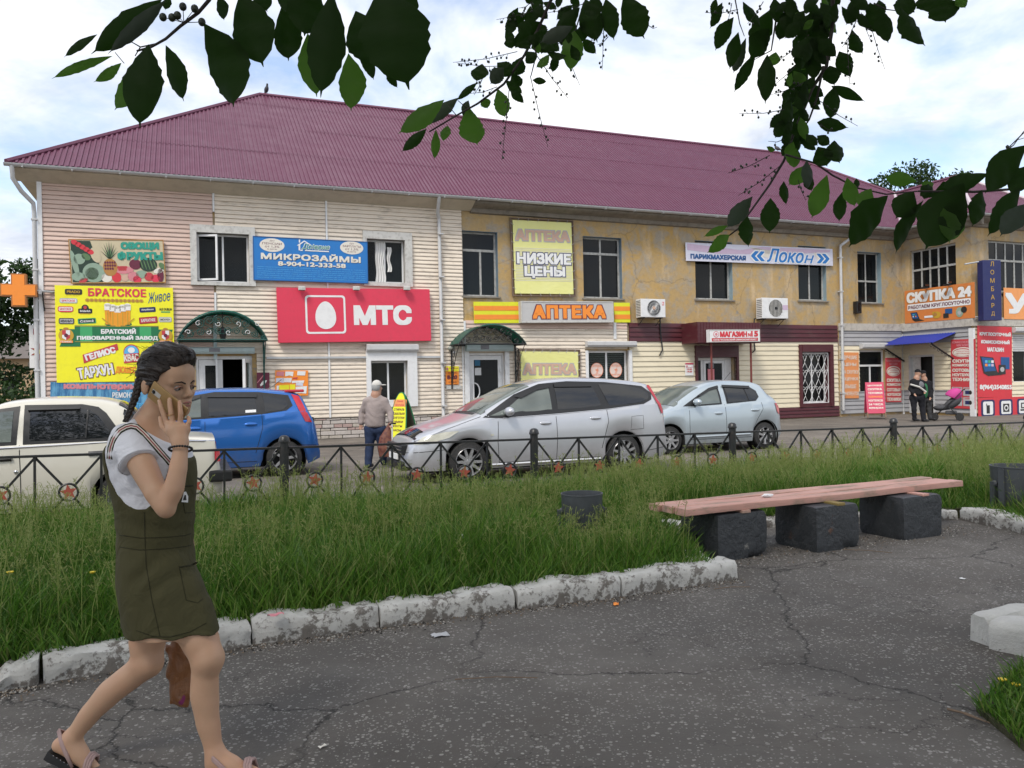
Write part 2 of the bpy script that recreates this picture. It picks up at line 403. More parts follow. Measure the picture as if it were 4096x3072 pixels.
m.box(.36, 4.0, 0, BW - .36, 4.1, 6.6); m.build('partition', M_dark, BLD)
sA, sB = FAC.at(857, 1000)[0], FAC.at(1846, 1000)[0]
sP, sM, sG = FAC.at(1858, 1400)[0], FAC.at(2512, 1400)[0], FAC.at(3352, 1400)[0]
seam1, seam2 = FAC.at(1305, 930)[0], 0
case = {'w1': (761, 906, 1020, 1144), 'w2': (1450, 930, 1645, 1147), 'w3': (1463, 1405, 1665, 1627)}
CS = {k: FAC.rect(*v) for k, v in case.items()}
box = {'d1': (757, 1390, 1016, 1419), 'w3': (1461, 1378, 1666, 1410), 'd2': (1857, 1378, 2043, 1408), 'w11': (2337, 1366, 2533, 1391), 'we': (3432, 1374, 3552, 1397)}
hs = [CS['w1'], CS['w2'], CS['w3'], (H['d1'][0] - .12, 0, H['d1'][2] + .12, H['d1'][3] + .1)]
zpl = .62
siding('pink_siding', M_pink, FAC, .05, zpl, sA - .03, ZT - .04, hs, .118)
siding('cream_siding', M_cream, FAC, sA + .03, zpl, seam1 - .03, ZT - .04, hs, .118)
siding('cream_siding', M_cream, FAC, seam1 + .03, zpl, sB, ZT - .04, hs, .118)
hp = [(H['d2'][0] - .14, 0, H['d2'][2] + .14, H['d2'][3] + .05), (H['w11'][0] - .1, H['w11'][1] - .1, H['w11'][2] + .1, H['w11'][3] + .05)]
siding('cream_siding', M_cream, FAC, sB + .07, zpl, sM - .05, 3.28, hp, .118)
siding('pink_siding', M_pink, FAC, sB + .07, 3.28, sM - .05, 3.52, [], .12)
h15 = [H['d3'], H['g15']]
siding('pale_siding', M_pale, FAC, sM + .03, .42, sG - .06, 2.86, h15, .176)
siding('maroon_siding', M_maroon, FAC, sM + .03, 2.86, sG - .06, 3.5, h15, .16, y=-.05)
siding('maroon_siding', M_maroon, FAC, sM + .03, .03, sG - .06, .42, [H['d3']], .13, y=-.06)
siding('grey_siding', M_grey, FAC, sG + .06, .1, S_IN - .1, .95, [], .16)
siding('grey_siding', M_grey, FAC, sG + .06, 2.72, S_IN - .1, 3.3, [], .16)
siding('pale_siding', M_pale, FAC, sG + .06, .95, S_IN - .1, 2.72, [H['we']], .16)
siding('grey_siding', M_grey, WS, .06, 2.75, PW - .06, 3.28, [], .16)
siding('pale_siding', M_pale, WS, .06, .95, PW - .06, 2.75, [HS['d4']], .16)
siding('grey_siding', M_grey, WS, .06, .1, PW - .06, .95, [HS['d4']], .16)
siding('pale_siding', M_pale, WF, .06, .1, 5.1, 3.28, [HF['wl']], .16)
m = MB();
for s_, a, b, w in ((0.0, 0, ZT, .11), (sA, 4.6 + 1.85, ZT, .05), (sA, .6, 4.2, .05), (seam1, .62, ZT, .05), (sB + .03, .0, 3.5, .06), (sP + .2 * 0 + H['d2'][0] - sP - .2, .4, 2.9, .05)):
    MB().box(s_ - w / 2, -.085, a, s_ + w / 2, -.02, b).build('cover_strip', M_white, BLD)
MB().box(FAC.at(2455, 1300)[0] - .05, -.085, 2.95, FAC.at(2455, 1300)[0] + .05, -.02, 3.5).build('cover_strip', M_white, BLD)
a, z = FAC.at(1065, 1432); b, z2 = FAC.at(1765, 1428); MB().box(a, -.12, z - .03, b, -.075, z + .03).build('cable_duct', M_galv, BLD)
Loc(FAC).box(sG + .02, -.09, 3.3, S_IN - .1, 0, 3.58).build('band', M_bandw)
Loc(WS).box(0, -.11, 3.28, PW + .1, 0, 3.6).build('band', M_bandw)
Loc(WF).box(-.001, -.10, 3.282, 5.2, 0, 3.598).build('band', M_bandw)
Loc(WS).box(PW - .09, -.10, 0, PW + .098, -.0, 3.2).build('corner_strip', M_white)
Loc(WS).box(-.05, -.06, 0, .05, -.012, 3.2).build('corner_strip', M_white)
Mst = [pm('plinth_stone_%s' % w_, c, .85, .2, 7, .6, 40, dirt=.3) for w_, c in zip(('pale', 'rose', 'tan'), ((.50, .45, .41), (.42, .30, .27), (.46, .41, .35)))]
Mj = pm('plinth_joint', (.13, .115, .10), .95, .2, 5, .5)
MB().box(.02, -.045, 0, sM - .02, -.0, zpl - .005).build('plinth', Mj, BLD)
pl = BLD.children[-1]
z = .012; row = 0
while z < zpl - .05:
    h = (.10, .13, .085, .11, .12)[row % 5]; h = min(h, zpl - .02 - z); x = 4.9 + (row * .17) % .3
    while x < 13.2:
        w = rnd.uniform(.2, .5); t_ = rnd.uniform(.055, .085)
        if not (H['d1'][0] - .1 < x + w / 2 < H['d1'][2] + .1):
            MB().bbox(x, -t_, z, x + w - .022, -.04, z + h - .018, b=.009).build('stone', Mst[rnd.choice((0, 0, 1, 2))], pl)
        x += w
    z += h; row += 1
def along(parent, name, mat, prof, x0, x1, frame=FAC):
    return Loc(frame).prism(prof, 'x', x0, x1).build(name, mat)
sof = [(-.0, ZT - .04), (-.05, ZT - .06), (-.56, ZE - .09), (-.56, ZE - .05), (-.0, ZE - .05)]
along(BLD, 'soffit', M_soffit, sof, -.56, sB + .3)
cor = [(0, ZT - .12), (-.10, ZT - .10), (-.14, ZT + .02), (-.42, ZT + .08), (-.52, ZT + .12), (-.54, ZE - .03), (0, ZE - .03)]
along(BLD, 'cornice', M_conc, cor, sB + .3, S_IN + .05)
l_ = Loc(WS).prism(cor, 'x', -.2, PW + .53); l_.build('cornice', M_conc)
along(BLD, 'cornice', M_conc, [(p[0], p[1] - .002) for p in cor], -.52, 5.7, WF)
MB().prism([(-.56, ZE - .09), (0.02, ZT - .04), (0.02, ZE - .05), (-.56, ZE - .05)], 'y', -.0, BD).build('soffit', M_soffit, BLD)
def gutter(frame, x0, x1, z=ZE):
    n_ = 9; r_ = .075; out_ = [(-OH - .02 + r_ * math.cos(a), z - .0 + r_ * math.sin(a)) for a in [math.pi + math.pi * k / n_ for k in range(n_ + 1)]]
    inn = [(-OH - .02 + (r_ - .012) * math.cos(a), z + (r_ - .012) * math.sin(a)) for a in [math.pi * 2 - math.pi * k / n_ for k in range(n_ + 1)]]
    l_ = Loc(frame).prism(out_ + inn, 'x', x0, x1)
    x = x0 + .4
    while x < x1: l_.box(x - .015, -OH - .1, z - .088, x + .015, -OH + .06, z - .07); x += 1.1
    return l_.build('gutter', M_galv, smooth=30)
gutter(FAC, -OH - .05, S_IN - OH + .1); gutter(WS, OH - .0, PW + OH + .05); gutter(WF, -OH - .03, 5.8)
def pipe(frame, pts, r_=.055, name='downpipe'):
    l_ = Loc(frame).tube(pts, r_, 10)
    z0_, z1_ = pts[-1][2], pts[2][2]
    for k in range(5):
        z = z0_ + (z1_ - z0_) * (k + .5) / 5; p = pts[-1]; l_.box(p[0] - .07, p[1] - .065, z - .02, p[0] + .07, p[1] + .1, z + .02)
    return l_.build(name, M_alu, smooth=40)
pipe(FAC, [(-.5, -OH - .02, ZE - .05), (-.5, -.55, ZE - .35), (-.35, -.35, ZE - .62), (-.13, -.12, ZE - .86), (-.12, -.08, ZE - 1.1), (-.12, -.08, .15)])
xa = FAC.at(1757, 1250)[0]
pipe(FAC, [(xa - .12, -OH - .02, ZE - .05), (xa - .12, -.55, ZE - .22), (xa - .08, -.3, ZE - .45), (xa, -.16, ZE - .62), (xa, -.16, ZE - .8), (xa + .02, -.16, .35), (xa + .02, -.26, .22)])
xb = FAC.at(3357, 1250)[0]
pipe(FAC, [(xb + .55, -OH - .02, ZE - .06), (xb + .5, -.45, ZE - .28), (xb + .25, -.25, ZE - .5), (xb, -.12, ZE - .7), (xb, -.12, ZE - .95), (xb, -.12, .25)])
RF = MB().box(-.3, -.3, ZE - .05, BW + .3, BD + .3, ZE - .02).build('roof', M_roof, BLD)
MB().box(S_IN - .3, -PW - .3, ZE - .055, BW + .3, -.3, ZE - .025).build('roof_deck', M_roof, RF)
WAVE = .125
def roof_plane(org, eu, ew, poly, prow=2.35):
    """corrugated sheets laid in a plane: org + u*eu + w*ew, clipped to the convex polygon poly in (u, w)"""
    eu, ew = Vector(eu).normalized(), Vector(ew).normalized(); en = eu.cross(ew)
    us = [p[0] for p in poly]; ws = [p[1] for p in poly]
    ar = sum(poly[i][0] * poly[(i + 1) % len(poly)][1] - poly[(i + 1) % len(poly)][0] * poly[i][1] for i in range(len(poly)))
    if ar < 0: poly = poly[::-1]
    PWD = WAVE * 9; w = min(ws); row = 0
    while w < max(ws) - .01:
        u = math.floor(min(us) / PWD) * PWD
        while u < max(us) - .01:
            bm = bmesh.new(); h0 = rnd.uniform(0, .004); prev = None; tilt = .02
            prof = []
            for k in range(9):
                b = u + k * WAVE; prof += [(b, 0), (b + WAVE * .42, 0), (b + WAVE * .52, .03), (b + WAVE * .9, .03)]
            prof.append((u + PWD + .01, 0))
            lo = [bm.verts.new((a, w - .04, h + h0 + .012)) for a, h in prof]; hi = [bm.verts.new((a, w + prow, h + h0 + .004)) for a, h in prof]
            for i in range(len(prof) - 1): bm.faces.new((lo[i], lo[i + 1], hi[i + 1], hi[i]))
            for i in range(len(poly)):
                a, b = poly[i], poly[(i + 1) % len(poly)]; nx, ny = b[1] - a[1], -(b[0] - a[0])
                bmesh.ops.bisect_plane(bm, geom=bm.verts[:] + bm.edges[:] + bm.faces[:], plane_co=(a[0], a[1], 0), plane_no=(nx, ny, 0), clear_outer=True)
                if not bm.faces: break
            if bm.faces:
                for v in bm.verts: v.co = Vector(org) + eu * v.co.x + ew * v.co.y + en * v.co.z
                me = bpy.data.meshes.new('roof_sheet'); bm.to_mesh(me); link('roof_sheet', me, M_roof, RF)
            bm.free(); u += PWD
        w += prow; row += 1
SL = math.hypot(1, TAN); HD = BD / 2 + OH; LW = HD * SL; EX = BW + 2 * OH
up_f = (0, 1, TAN)
roof_plane((-OH, -OH, ZE), (1, 0, 0), up_f, [(0, 0), (EX, 0), (EX - HD, LW), (HD, LW)])
roof_plane((-OH, BD + OH, ZE), (0, -1, 0), (1, 0, TAN), [(0, 0), (BD + 2 * OH, 0), (HD, LW)], 3)
roof_plane((BW + OH, -OH, ZE), (0, 1, 0), (-1, 0, TAN), [(0, 0), (BD + 2 * OH, 0), (HD, LW)], 3)
roof_plane((BW + OH, BD + OH, ZE), (-1, 0, 0), (0, -1, TAN), [(0, 0), (EX, 0), (EX - HD, LW), (HD, LW)], 6)
WH = 2.6 + OH; WL = WH * SL; ys = -PW - OH
roof_plane((S_IN - OH, WH - OH + 0.0, ZE), (0, -1, 0), (1, 0, TAN), [(WH - .02, 0), (PW + WH, 0), (PW, WL), (0.0, WL)])
roof_plane((S_IN - OH, ys, ZE), (1, 0, 0), (0, 1, TAN), [(0, 0), (2 * WH, 0), (WH, WL)])
roof_plane((S_IN + 5.2 + OH, ys, ZE), (0, 1, 0), (-1, 0, TAN), [(0, 0), (PW + 0.1, 0), (PW + WH, WL), (WH, WL)])
def cap(pts, r_=.075): return MB().tube(pts, r_, 6).build('ridge_cap', M_roof, RF)
zr = ZE + TAN * HD
cap([(-OH, -OH, ZE + .04), (BD / 2, BD / 2, zr + .04)]); cap([(BD / 2, BD / 2, zr + .04), (BW - BD / 2, BD / 2, zr + .04)]); cap([(BW + OH, -OH, ZE + .04), (BW - BD / 2, BD / 2, zr + .04)])
M_flash = pm('ridge_flashing', (.50, .42, .44), .5, .1, 2, .05)
def capw(pts, r_=.08): return MB().tube(pts, r_, 6).build('flashing', M_flash, RF)
capw([(S_IN - OH, ys, ZE + .04), (S_IN + 2.6, ys + WH, ZE + TAN * WH + .04)]); cap([(S_IN + 2.6, ys + WH, ZE + TAN * WH + .04), (S_IN + 2.6, WH - OH, ZE + TAN * WH + .04)]); capw([(S_IN + 5.2 + OH, ys, ZE + .04), (S_IN + 2.6, ys + WH, ZE + TAN * WH + .04)])
capw([(S_IN - OH, -OH, ZE + .03), (S_IN + 2.6, WH - OH, ZE + TAN * WH + .03)])
def window(frame, h, cols, transom=None, fr=.06, mat=M_white, pmat=M_pane, y=.12, th=.06, sill=None, reveal=None, wide=None, rev_right=True):
    """frame with mullions and (optional) transom at share transom from the top; panes are its sub-parts"""
    x0, z0, x1, z1 = h; l_ = Loc(frame)
    l_.box(x0, y, z0, x0 + fr, y + th, z1); l_.box(x1 - fr, y, z0, x1, y + th, z1); l_.box(x0 + fr, y, z0, x1 - fr, y + th, z0 + fr); l_.box(x0 + fr, y, z1 - fr, x1 - fr, y + th, z1)
    zt = z1 - fr - (z1 - z0) * transom if transom else None
    rows = [(z0 + fr, z1 - fr)] if zt is None else [(z0 + fr, zt), (zt + fr * 1.1, z1 - fr)]
    if zt is not None: l_.box(x0 + fr, y - .01, zt, x1 - fr, y + th - .005, zt + fr * 1.1)
    pan = []
    for ri, (a, b) in enumerate(rows):
        ws = (wide if wide and ri == 0 else None) or [1] * (cols if isinstance(cols, int) else cols[ri]); t = sum(ws); x = x0 + fr; W_ = x1 - x0 - 2 * fr
        for i, w in enumerate(ws):
            xe = x + W_ * w / t
            if i: l_.box(x - fr * .45, y + .005, a, x + fr * .45, y + th - .004, b)
            pan.append((x + (fr * .45 if i else 0), a, xe - (fr * .45 if i < len(ws) - 1 else 0), b)); x = xe
    o = l_.build('window', mat)
    for p in pan: Loc(frame).box(p[0], y + th * .45, p[1], p[2], y + th * .55, p[3]).build('pane', pmat, o)
    if sill: Loc(frame).box(x0 - .06, -.06, z0 - .05, x1 + .06, y, z0 + .002).build('sill', sill, o)
    if reveal:
        q = Loc(frame)
        if rev_right: q.box(x1 - .012, .005, z0 + .003, x1 - .001, y, z1)
        q.box(x0, .005, z1 - .012, x1 - .012, y, z1 - .001); q.build('reveal', reveal, o)
    return o
def casing(h, c, name='casing', y=-.14):
    q = MB(); x0, z0, x1, z1 = c; a0, b0, a1, b1 = h
    bars = [(x0, z0, a0, z1), (a1, z0, x1, z1), (a0, z0, a1, b0), (a0, b1, a1, z1)]
    for b in bars: q.box(b[0], y, b[1], b[2], .12, b[3])
    return q
o = window(FAC, H['w1'], 2, fr=.055, y=.1, pmat=M_panec); casing(H['w1'], CS['w1']).build('casing', M_whitep, o)
x0, z0, x1, z1 = H['w1']; hw_ = (x1 - x0) * .42
T = Matrix.Translation((x0 + .02, .08, z0 + .05)) @ Matrix.Rotation(R(-24), 4, 'Z')
s_ = MB(); hh = z1 - z0 - .1
for b in ((0, 0, .05, hh), (hw_ - .05, 0, hw_, hh), (.05, 0, hw_ - .05, .05), (.05, hh - .05, hw_ - .05, hh)): s_.box(b[0], -.05, b[1], b[2], 0, b[3], T)
so_ = s_.build('open_sash', M_white, o)
o = window(FAC, H['w2'], 2, fr=.05, y=.1, pmat=M_panec); casing(H['w2'], CS['w2']).build('casing', M_whitep, o)
def curtain(parent, x0, z0, x1, z1, y, mat, folds=5, tie=.0):
    nx, nz = 40, 14; v = []
    for j in range(nz):
        t = j / (nz - 1)
        for i in range(nx):
            u = i / (nx - 1); w = 1 - tie * math.sin(math.pi * min(1, t * 1.1)) ** 2
            v.append((x0 + (x1 - x0) * (.5 + (u - .5) * w) + .02 * math.sin(t * 9), y + .03 * math.sin(u * folds * 6.28 + t * 2), z0 + (z1 - z0) * t))
    f = [(j * nx + i, j * nx + i + 1, (j + 1) * nx + i + 1, (j + 1) * nx + i) for j in range(nz - 1) for i in range(nx - 1)]
    return MB().add(v, f).build('curtain', mat, parent, smooth=True)
M_curt = pm('white_curtain', (.75, .74, .72), .9, .1, 4, .2)
x0, z0, x1, z1 = H['w2']; w_ = x1 - x0
curtain(o, x0 + .24 * w_, z0 + .03, x0 + .52 * w_, z1 - .05, .085, M_curt, 4, .25); curtain(o, x0 + .56 * w_, z0 + .35, x0 + .68 * w_, z1 - .2, .09, M_curt, 2, .3)
o = window(FAC, H['w3'], 2, fr=.06, y=.08, pmat=M_panec); casing(H['w3'], CS['w3'], y=-.15).build('casing', M_white, o)
def shutter_box(k, frame=FAC, mat=M_alu, zlow=None):
    x0, z0, x1, z1 = FAC.rect(*box[k]) if frame is FAC else k
    l_ = Loc(frame); l_.prism([(-.06, z0 + .02), (-.22, z0 + .02), (-.26, z0 + .08), (-.26, z1 - .03), (-.2, z1), (-.06, z1)], 'x', x0, x1)
    return l_.build('shutter_box', mat)
M_teal = pm('pale_teal_metal', (.42, .52, .53), .45, .08, 3, .05, dirt=.3, dirtcol=(.25, .27, .26))
for k in ('w3', 'w11', 'we'): shutter_box(k)
for k in ('d1', 'd2'):
    o = shutter_box(k, mat=M_teal); x0, z0, x1, z1 = FAC.rect(*box[k]); xm = x0 + (x1 - x0) * .38
    MB().box(xm - .14, -.266, z0 + .07, xm + .14, -.262, z1 - .03).build('stuck_paper', pm('grey_paper', (.22, .22, .24), .8, .3, 9, 0), o)
Loc(FAC).box(CS['w3'][0], -.12, CS['w3'][3] - .02, CS['w3'][2], -.05, FAC.rect(*box['w3'])[1] + .03).build('shutter_guide', M_galv)
o = window(FAC, H['w4'], (2, 1), .27, .07, M_oldwood, y=.17, reveal=M_bluerev, sill=M_conc, wide=[1.25, 1])
o = window(FAC, H['w5'], (2, 2), .25, .07, M_oldwood, y=.17, reveal=M_bluerev, sill=M_conc)
o = window(FAC, H['w6'], 2, None, .075, M_oldwood, y=.2, reveal=M_ltbluerev, sill=M_conc)
o = window(FAC, H['w7'], 2, None, .07, M_oldwood, y=.17, reveal=M_ltbluerev, sill=M_conc)
o = window(FAC, H['w8'], (2, 2), .55, .06, M_oldwood, y=.2, reveal=M_ltbluerev, sill=M_conc)
x0, z0, x1, z1 = H['w6']; MB().box(x0 + (x1 - x0) * .56, .24, z0 + .12, x1 - .16, .26, z0 + 1.05).build('board_in_window', pm('dull_board', (.16, .155, .13), .8, .3, 5, .1), BLD)
window(WS, HS['w9'], (5, 5), .40, .07, M_oldwood, y=.1, sill=M_conc); window(WF, HF['w10'], (6, 6), .36, .07, M_oldwood, y=.1, sill=M_conc)
o = window(FAC, H['w11'], 2, None, .07, M_white, y=.1, pmat=M_panec)
x0, z0, x1, z1 = H['w11']; z = z0 + .45; q = MB()
while z < z1 - .08: q.box(x0 + .07, .15, z, x1 - .07, .165, z + .045); z += .075
q.build('blind', M_white, o); MB().box(x0 + .06, .128, z0 + .06, x1 - .08, .134, z0 + .42).build('yellow_sheet', pm('lime_sheet', (.62, .66, .03), .5), o)
Mor = pm('salmon_print', (.80, .30, .17), .6, .06); Mpk = pm('pale_pink_print', (.78, .62, .55), .6, .05)
for k in (.27, .74):
    cx = x0 + (x1 - x0) * k; cz = z0 + (z1 - z0) * .56; r_ = .24
    disc(o, 'round_sticker', cx, cz, r_, r_ * 1.05, .118, Mpk); pts, fc = ringpoly([(cx + r_ * math.cos(a * .2244), cz + r_ * 1.05 * math.sin(a * .2244)) for a in range(28)], [(cx + r_ * .93 * math.cos(a * .2244), cz + r_ * .98 * math.sin(a * .2244)) for a in range(28)])
    MB().add([(p[0], .116, p[1]) for p in pts], fc).build('sticker_rim', Mor, o)
    text(o, 'АПТЕКА', cx - .16, cz + .11, cx + .16, cz + .18, .115, Mor, .03); text(o, 'НИЗКИЕ ЦЕНЫ', cx - .17, cz - .19, cx + .17, cz - .13, .115, Mor, .03)
    q = MB(); q.poly([(cx - .07 + .14 * t / 8, .115, cz + .03 - .06 * math.sin(math.pi * t / 8)) for t in range(9)]); q.box(cx - .012, .114, cz - .1, cx + .012, .116, cz); q.box(cx - .05, .114, cz - .11, cx + .05, .116, cz - .095)
    q.tube([(cx + .01, .115, cz - .06), (cx + .06, .115, cz - .02), (cx + .0, .115, cz + .04), (cx + .05, .115, cz + .09)], .009, 5); q.build('cup_and_snake', Mor, o)
Loc(FAC).box(x0 - .1, -.1, z0 - .1, x0, .1, z1).build('casing', M_white, o); Loc(FAC).box(x1, -.1, z0 - .1, x1 + .12, .1, z1).build('casing', M_white, o)
window(FAC, H['we'], (2, 1), .3, .07, M_white, y=.1, pmat=M_panec); window(WF, HF['wl'], 3, None, .08, M_white, y=.1, pmat=M_panec)
shutter_box((HF['wl'][0] - .1, 3.02, HF['wl'][2], 3.24), WF)
q = Loc(WF); z = 2.35
while z < 3.02: q.box(HF['wl'][0], -.03, z, HF['wl'][2], .03, z + .07); z += .08
q.build('roller_shutter', M_alu)
def leaf(parent, x0, z0, x1, z1, y, T=None, frw=.11, name='door_leaf', pane=M_panec, kick=.0):
    q = MB()
    for b in ((x0, z0, x0 + frw, z1), (x1 - frw, z0, x1, z1), (x0 + frw, z0, x1 - frw, z0 + max(frw, kick)), (x0 + frw, z1 - frw, x1 - frw, z1)): q.box(b[0], y, b[1], b[2], y + .07, b[3], T)
    o = q.build(name, M_white, parent); MB().box(x0 + frw, y + .03, z0 + max(frw, kick), x1 - frw, y + .04, z1 - frw, T).build('pane', pane, o); return o
x0, z0, x1, z1 = H['d1']; w_ = x1 - x0
D1 = MB().box(x0, .05, z1 - .09, x1, .17, z1).box(x0, .05, z0, x0 + .07, .17, z1 - .09).box(x1 - .07, .05, z0, x1, .17, z1 - .09).build('door_frame', M_white, BLD)
leaf(D1, x0 + .08, z0, x0 + w_ * .47, z1 - .1, .07, frw=.16)
leaf(D1, 0, z0, w_ * .42, z1 - .1, -.035, Matrix.Translation((x1 - .07, .05, 0)) @ Matrix.Rotation(R(-108), 4, 'Z') @ Matrix.Scale(1, 4) , frw=.1)
q = MB();
for z in (z0 + 1.1, z1 - .35): q.box(x1 - .12, -.02, z - .05, x1 - .04, .05, z + .05)
q.build('hinge', M_white, D1)
x0, z0, x1, z1 = H['d2']
D2 = MB().box(x0, .03, z1 - .08, x1, .16, z1).box(x0, .03, z0, x0 + .06, .16, z1 - .08).box(x1 - .06, .03, z0, x1, .16, z1 - .08).build('door_frame', M_white, BLD)
lf = leaf(D2, x0 + .07, z0, x1 - .07, z1 - .09, .05, frw=.13, kick=.7)
q = MB(); th = [R(a) for a in range(-90, 91, 15)]; q.tube([(x0 + .18 + .17 * math.cos(a), -.03, z0 + .95 + .25 * math.sin(a)) for a in th], .02, 6); q.tube([(x0 + .16, -.01, z0 + .7), (x0 + .16, -.01, z0 + 1.2)], .02, 6); q.build('handle', M_white, lf)
for a, b, c, d, mm in ((.24, 1.75, .42, 2.1, (.02, .12, .22)), (.24, 1.45, .45, 1.68, (.6, .6, .6)), (.24, .62, .42, .74, (.72, .3, .12))):
    MB().box(x0 + a, .074, z0 + b, x0 + c, .078, z0 + d).build('notice', pm('notice_%d' % int(b * 100), mm, .7, .2, 8, 0), lf)
q = MB(); q.box(x0 - .14, -.1, z0, x0, .03, z1 + .05); q.box(x1, -.1, z0, x1 + .14, .03, z1 + .05); q.build('jamb', M_white, D2)
q = MB(); q.box(x1 - .14, -.012, z0 + .5, x1 - .1, .03, z0 + .62); q.box(x1 - .14, -.012, z1 - .62, x1 - .1, .03, z1 - .5); q.build('hinge', M_white, D2)
x0, z0, x1, z1 = H['d3']; w_ = x1 - x0
D3 = MB().box(x0 - .09, -.12, z0, x0, .05, z1).box(x1, -.12, z0, x1 + .09, .05, z1).box(x0, -.12, z1 - .42, x1, .2, z1).build('door_surround', M_maroon, BLD)
q = MB(); q.box(x0, .2, z0, x0 + .07, .27, z1 - .43); q.box(x0 + .33, .2, z0, x0 + .42, .27, z1 - .43); q.box(x1 - .3, .2, z0, x1 - .02, .27, z1 - .43); q.box(x0 + .07, .2, z1 - .52, x0 + .33, .27, z1 - .43); q.box(x0 + .42, .2, z1 - .52, x1 - .3, .27, z1 - .43)
fr_ = q.build('door_frame', M_white, D3); MB().box(x0 + .07, .23, z0, x0 + .33, .24, z1 - .52).build('pane', M_pane, fr_)
leaf(D3, x0 + .44, z0, x1 - .31, z1 - .53, .2, frw=.1, kick=.6)
MB().box(x0 + .62, .19, z0 + 1.3, x0 + .9, .197, z0 + 1.75).build('notice', pm('pink_notice', (.7, .25, .28), .7, .3, 12, 0), D3); MB().box(x0 + .66, .188, z0 + 1.78, x0 + .88, .195, z0 + 1.98).build('notice', pm('grey_paper', (.4, .4, .4), .8), D3)
x0, z0, x1, z1 = H['g15']; GW = window(FAC, (x0 + .12, z0 + .1, x1 - .12, z1 - .3), 2, None, .06, M_white, y=.15)
q = MB(); q.box(x0 - .02, -.12, z0 - .05, x0 + .1, .3, z1); q.box(x1 - .1, -.12, z0 - .05, x1 + .06, .3, z1); q.box(x0 + .1, -.14, z1 - .28, x1 - .1, .3, z1); q.box(x0 + .1, -.1, z0 - .05, x1 - .1, .3, z0 + .08); q.build('window_surround', M_maroon, GW)
q = MB(); gx0, gz0, gx1, gz1 = x0 + .12, z0 + .1, x1 - .14, z1 - .32; nn = 4; cw = (gx1 - gx0) / nn
q.tube([(gx0, -.03, gz0), (gx1, -.03, gz0)], .014, 5); q.tube([(gx0, -.03, gz1), (gx1, -.03, gz1)], .014, 5); q.tube([(gx0, -.03, gz0), (gx0, -.03, gz1)], .014, 5); q.tube([(gx1, -.03, gz0), (gx1, -.03, gz1)], .014, 5)
for i in range(nn):
    cx = gx0 + cw * (i + .5); rows = 3; rh = (gz1 - gz0) / rows
    for j in range(rows):
        b = gz0 + rh * j
        for sg in (-1, 1):
            q.tube([(cx + sg * cw * .46, -.03, b), (cx, -.03, b + rh * .42), (cx, -.03, b + rh * .5), (cx + sg * cw * .46, -.03, b + rh)], .009, 4)
            q.tube([(cx + sg * cw * (.25 + .2 * math.cos(t * .7)), -.035, b + rh * .88 + .06 * math.sin(t * .7)) for t in range(8)], .008, 4)
q.build('window_grille', M_white, GW)
x0, z0, x1, z1 = HS['d4']; q = Loc(WS); q.box(x0, -.06, z0, x0 + .07, .12, z1); q.box(x1 - .07, -.06, z0, x1, .12, z1); q.box(x0 + .07, -.06, z1 - .07, x1 - .07, .12, z1); D4 = q.build('door_frame', M_alu)
q = Loc(WS); q.box(x0 + .07, .08, z0, x0 + .42, .12, z1 - .07); q.build('door_leaf', M_whitep, D4)
MB().box(S_IN + .4, -2.6, 0, S_IN + .5, -.3, 3.2).build('inner_wall', M_dark, BLD)
def asphalt_mat(name, base=(.058, .054, .052), chips=1., scale=1.):
    n = NB(name)
    big = n.noise(.35, 5, .6); mid = n.noise(2.2, 6, .65)
    c = n.mix(n.ramp(big, [(.35, 0), (.65, 1)]), sc(base, .66), sc(base, 1.3))
    c = n.mix(n.math('MULTIPLY', n.ramp(n.noise(.9, 6, .65, vec=n.mapping(loc=(5, 2, 0))), [(.5, 0), (.7, 1)]), .55), c, sc(base, 1.7))
    c = n.mix(n.math('MULTIPLY', n.ramp(mid, [(.45, 0), (.7, 1)]), .6), c, (.095, .083, .072))
    vv = n.mix(.012, n.co, n.noise(25, 3, fac=False))
    for sca, th, col in ((58, .50, (.27, .255, .235)), (95, .46, (.20, .19, .175))):
        d = n.voro(sca * scale, vec=vv); rc = n.n('ShaderNodeSeparateColor'); n.l(n.voro(sca * scale, vec=vv, out='Color'), rc.inputs[0])
        on = n.math('MULTIPLY', n.math('LESS_THAN', d, n.math('MULTIPLY', rc.outputs[0], th)), n.math('GREATER_THAN', rc.outputs[1], n.ramp(n.noise(1.3, 5, .65), [(.35, .25), (.65, .85)])))
        chip = n.mix(rc.outputs[2], sc(col, .55), sc(col, 1.5))
        c = n.mix(n.math('MULTIPLY', on, chips), c, chip)
    wv = n.mix(.35, n.co, n.noise(1.1, 7, .7, fac=False))
    e = n.voro(.62, 'DISTANCE_TO_EDGE', vec=wv)
    crack = n.math('MULTIPLY', n.ramp(e, [(.0, 1), (.0045, 0)]), n.ramp(n.noise(.7, 3), [(.36, 0), (.50, 1)]))
    c = n.mix(n.math('MULTIPLY', crack, .85), c, (.012, .011, .010))
    e2 = n.voro(2.1, 'DISTANCE_TO_EDGE', vec=n.mix(.3, n.co, n.noise(2.5, 6, .7, fac=False)))
    c = n.mix(n.math('MULTIPLY', n.math('MULTIPLY', n.ramp(e2, [(.0, 1), (.010, 0)]), n.ramp(n.noise(.8, 3, vec=n.mapping(loc=(2, 8, 0))), [(.48, 0), (.58, 1)])), .7), c, (.015, .013, .012))
    n.set(Base_Color=c, Roughness=n.ramp(mid, [(.3, .78), (.7, .95)]), Specular_IOR_Level=.35)
    hgt = n.math('SUBTRACT', n.noise(70 * scale, 4, .7), n.math('MULTIPLY', crack, 1.5))
    n.bump(hgt, .55, .012)
    return n.m
M_yard = asphalt_mat('yard_asphalt', (.15, .131, .11), .35, .8)
M_path = asphalt_mat('path_asphalt', (.104, .094, .084), .8, .85)
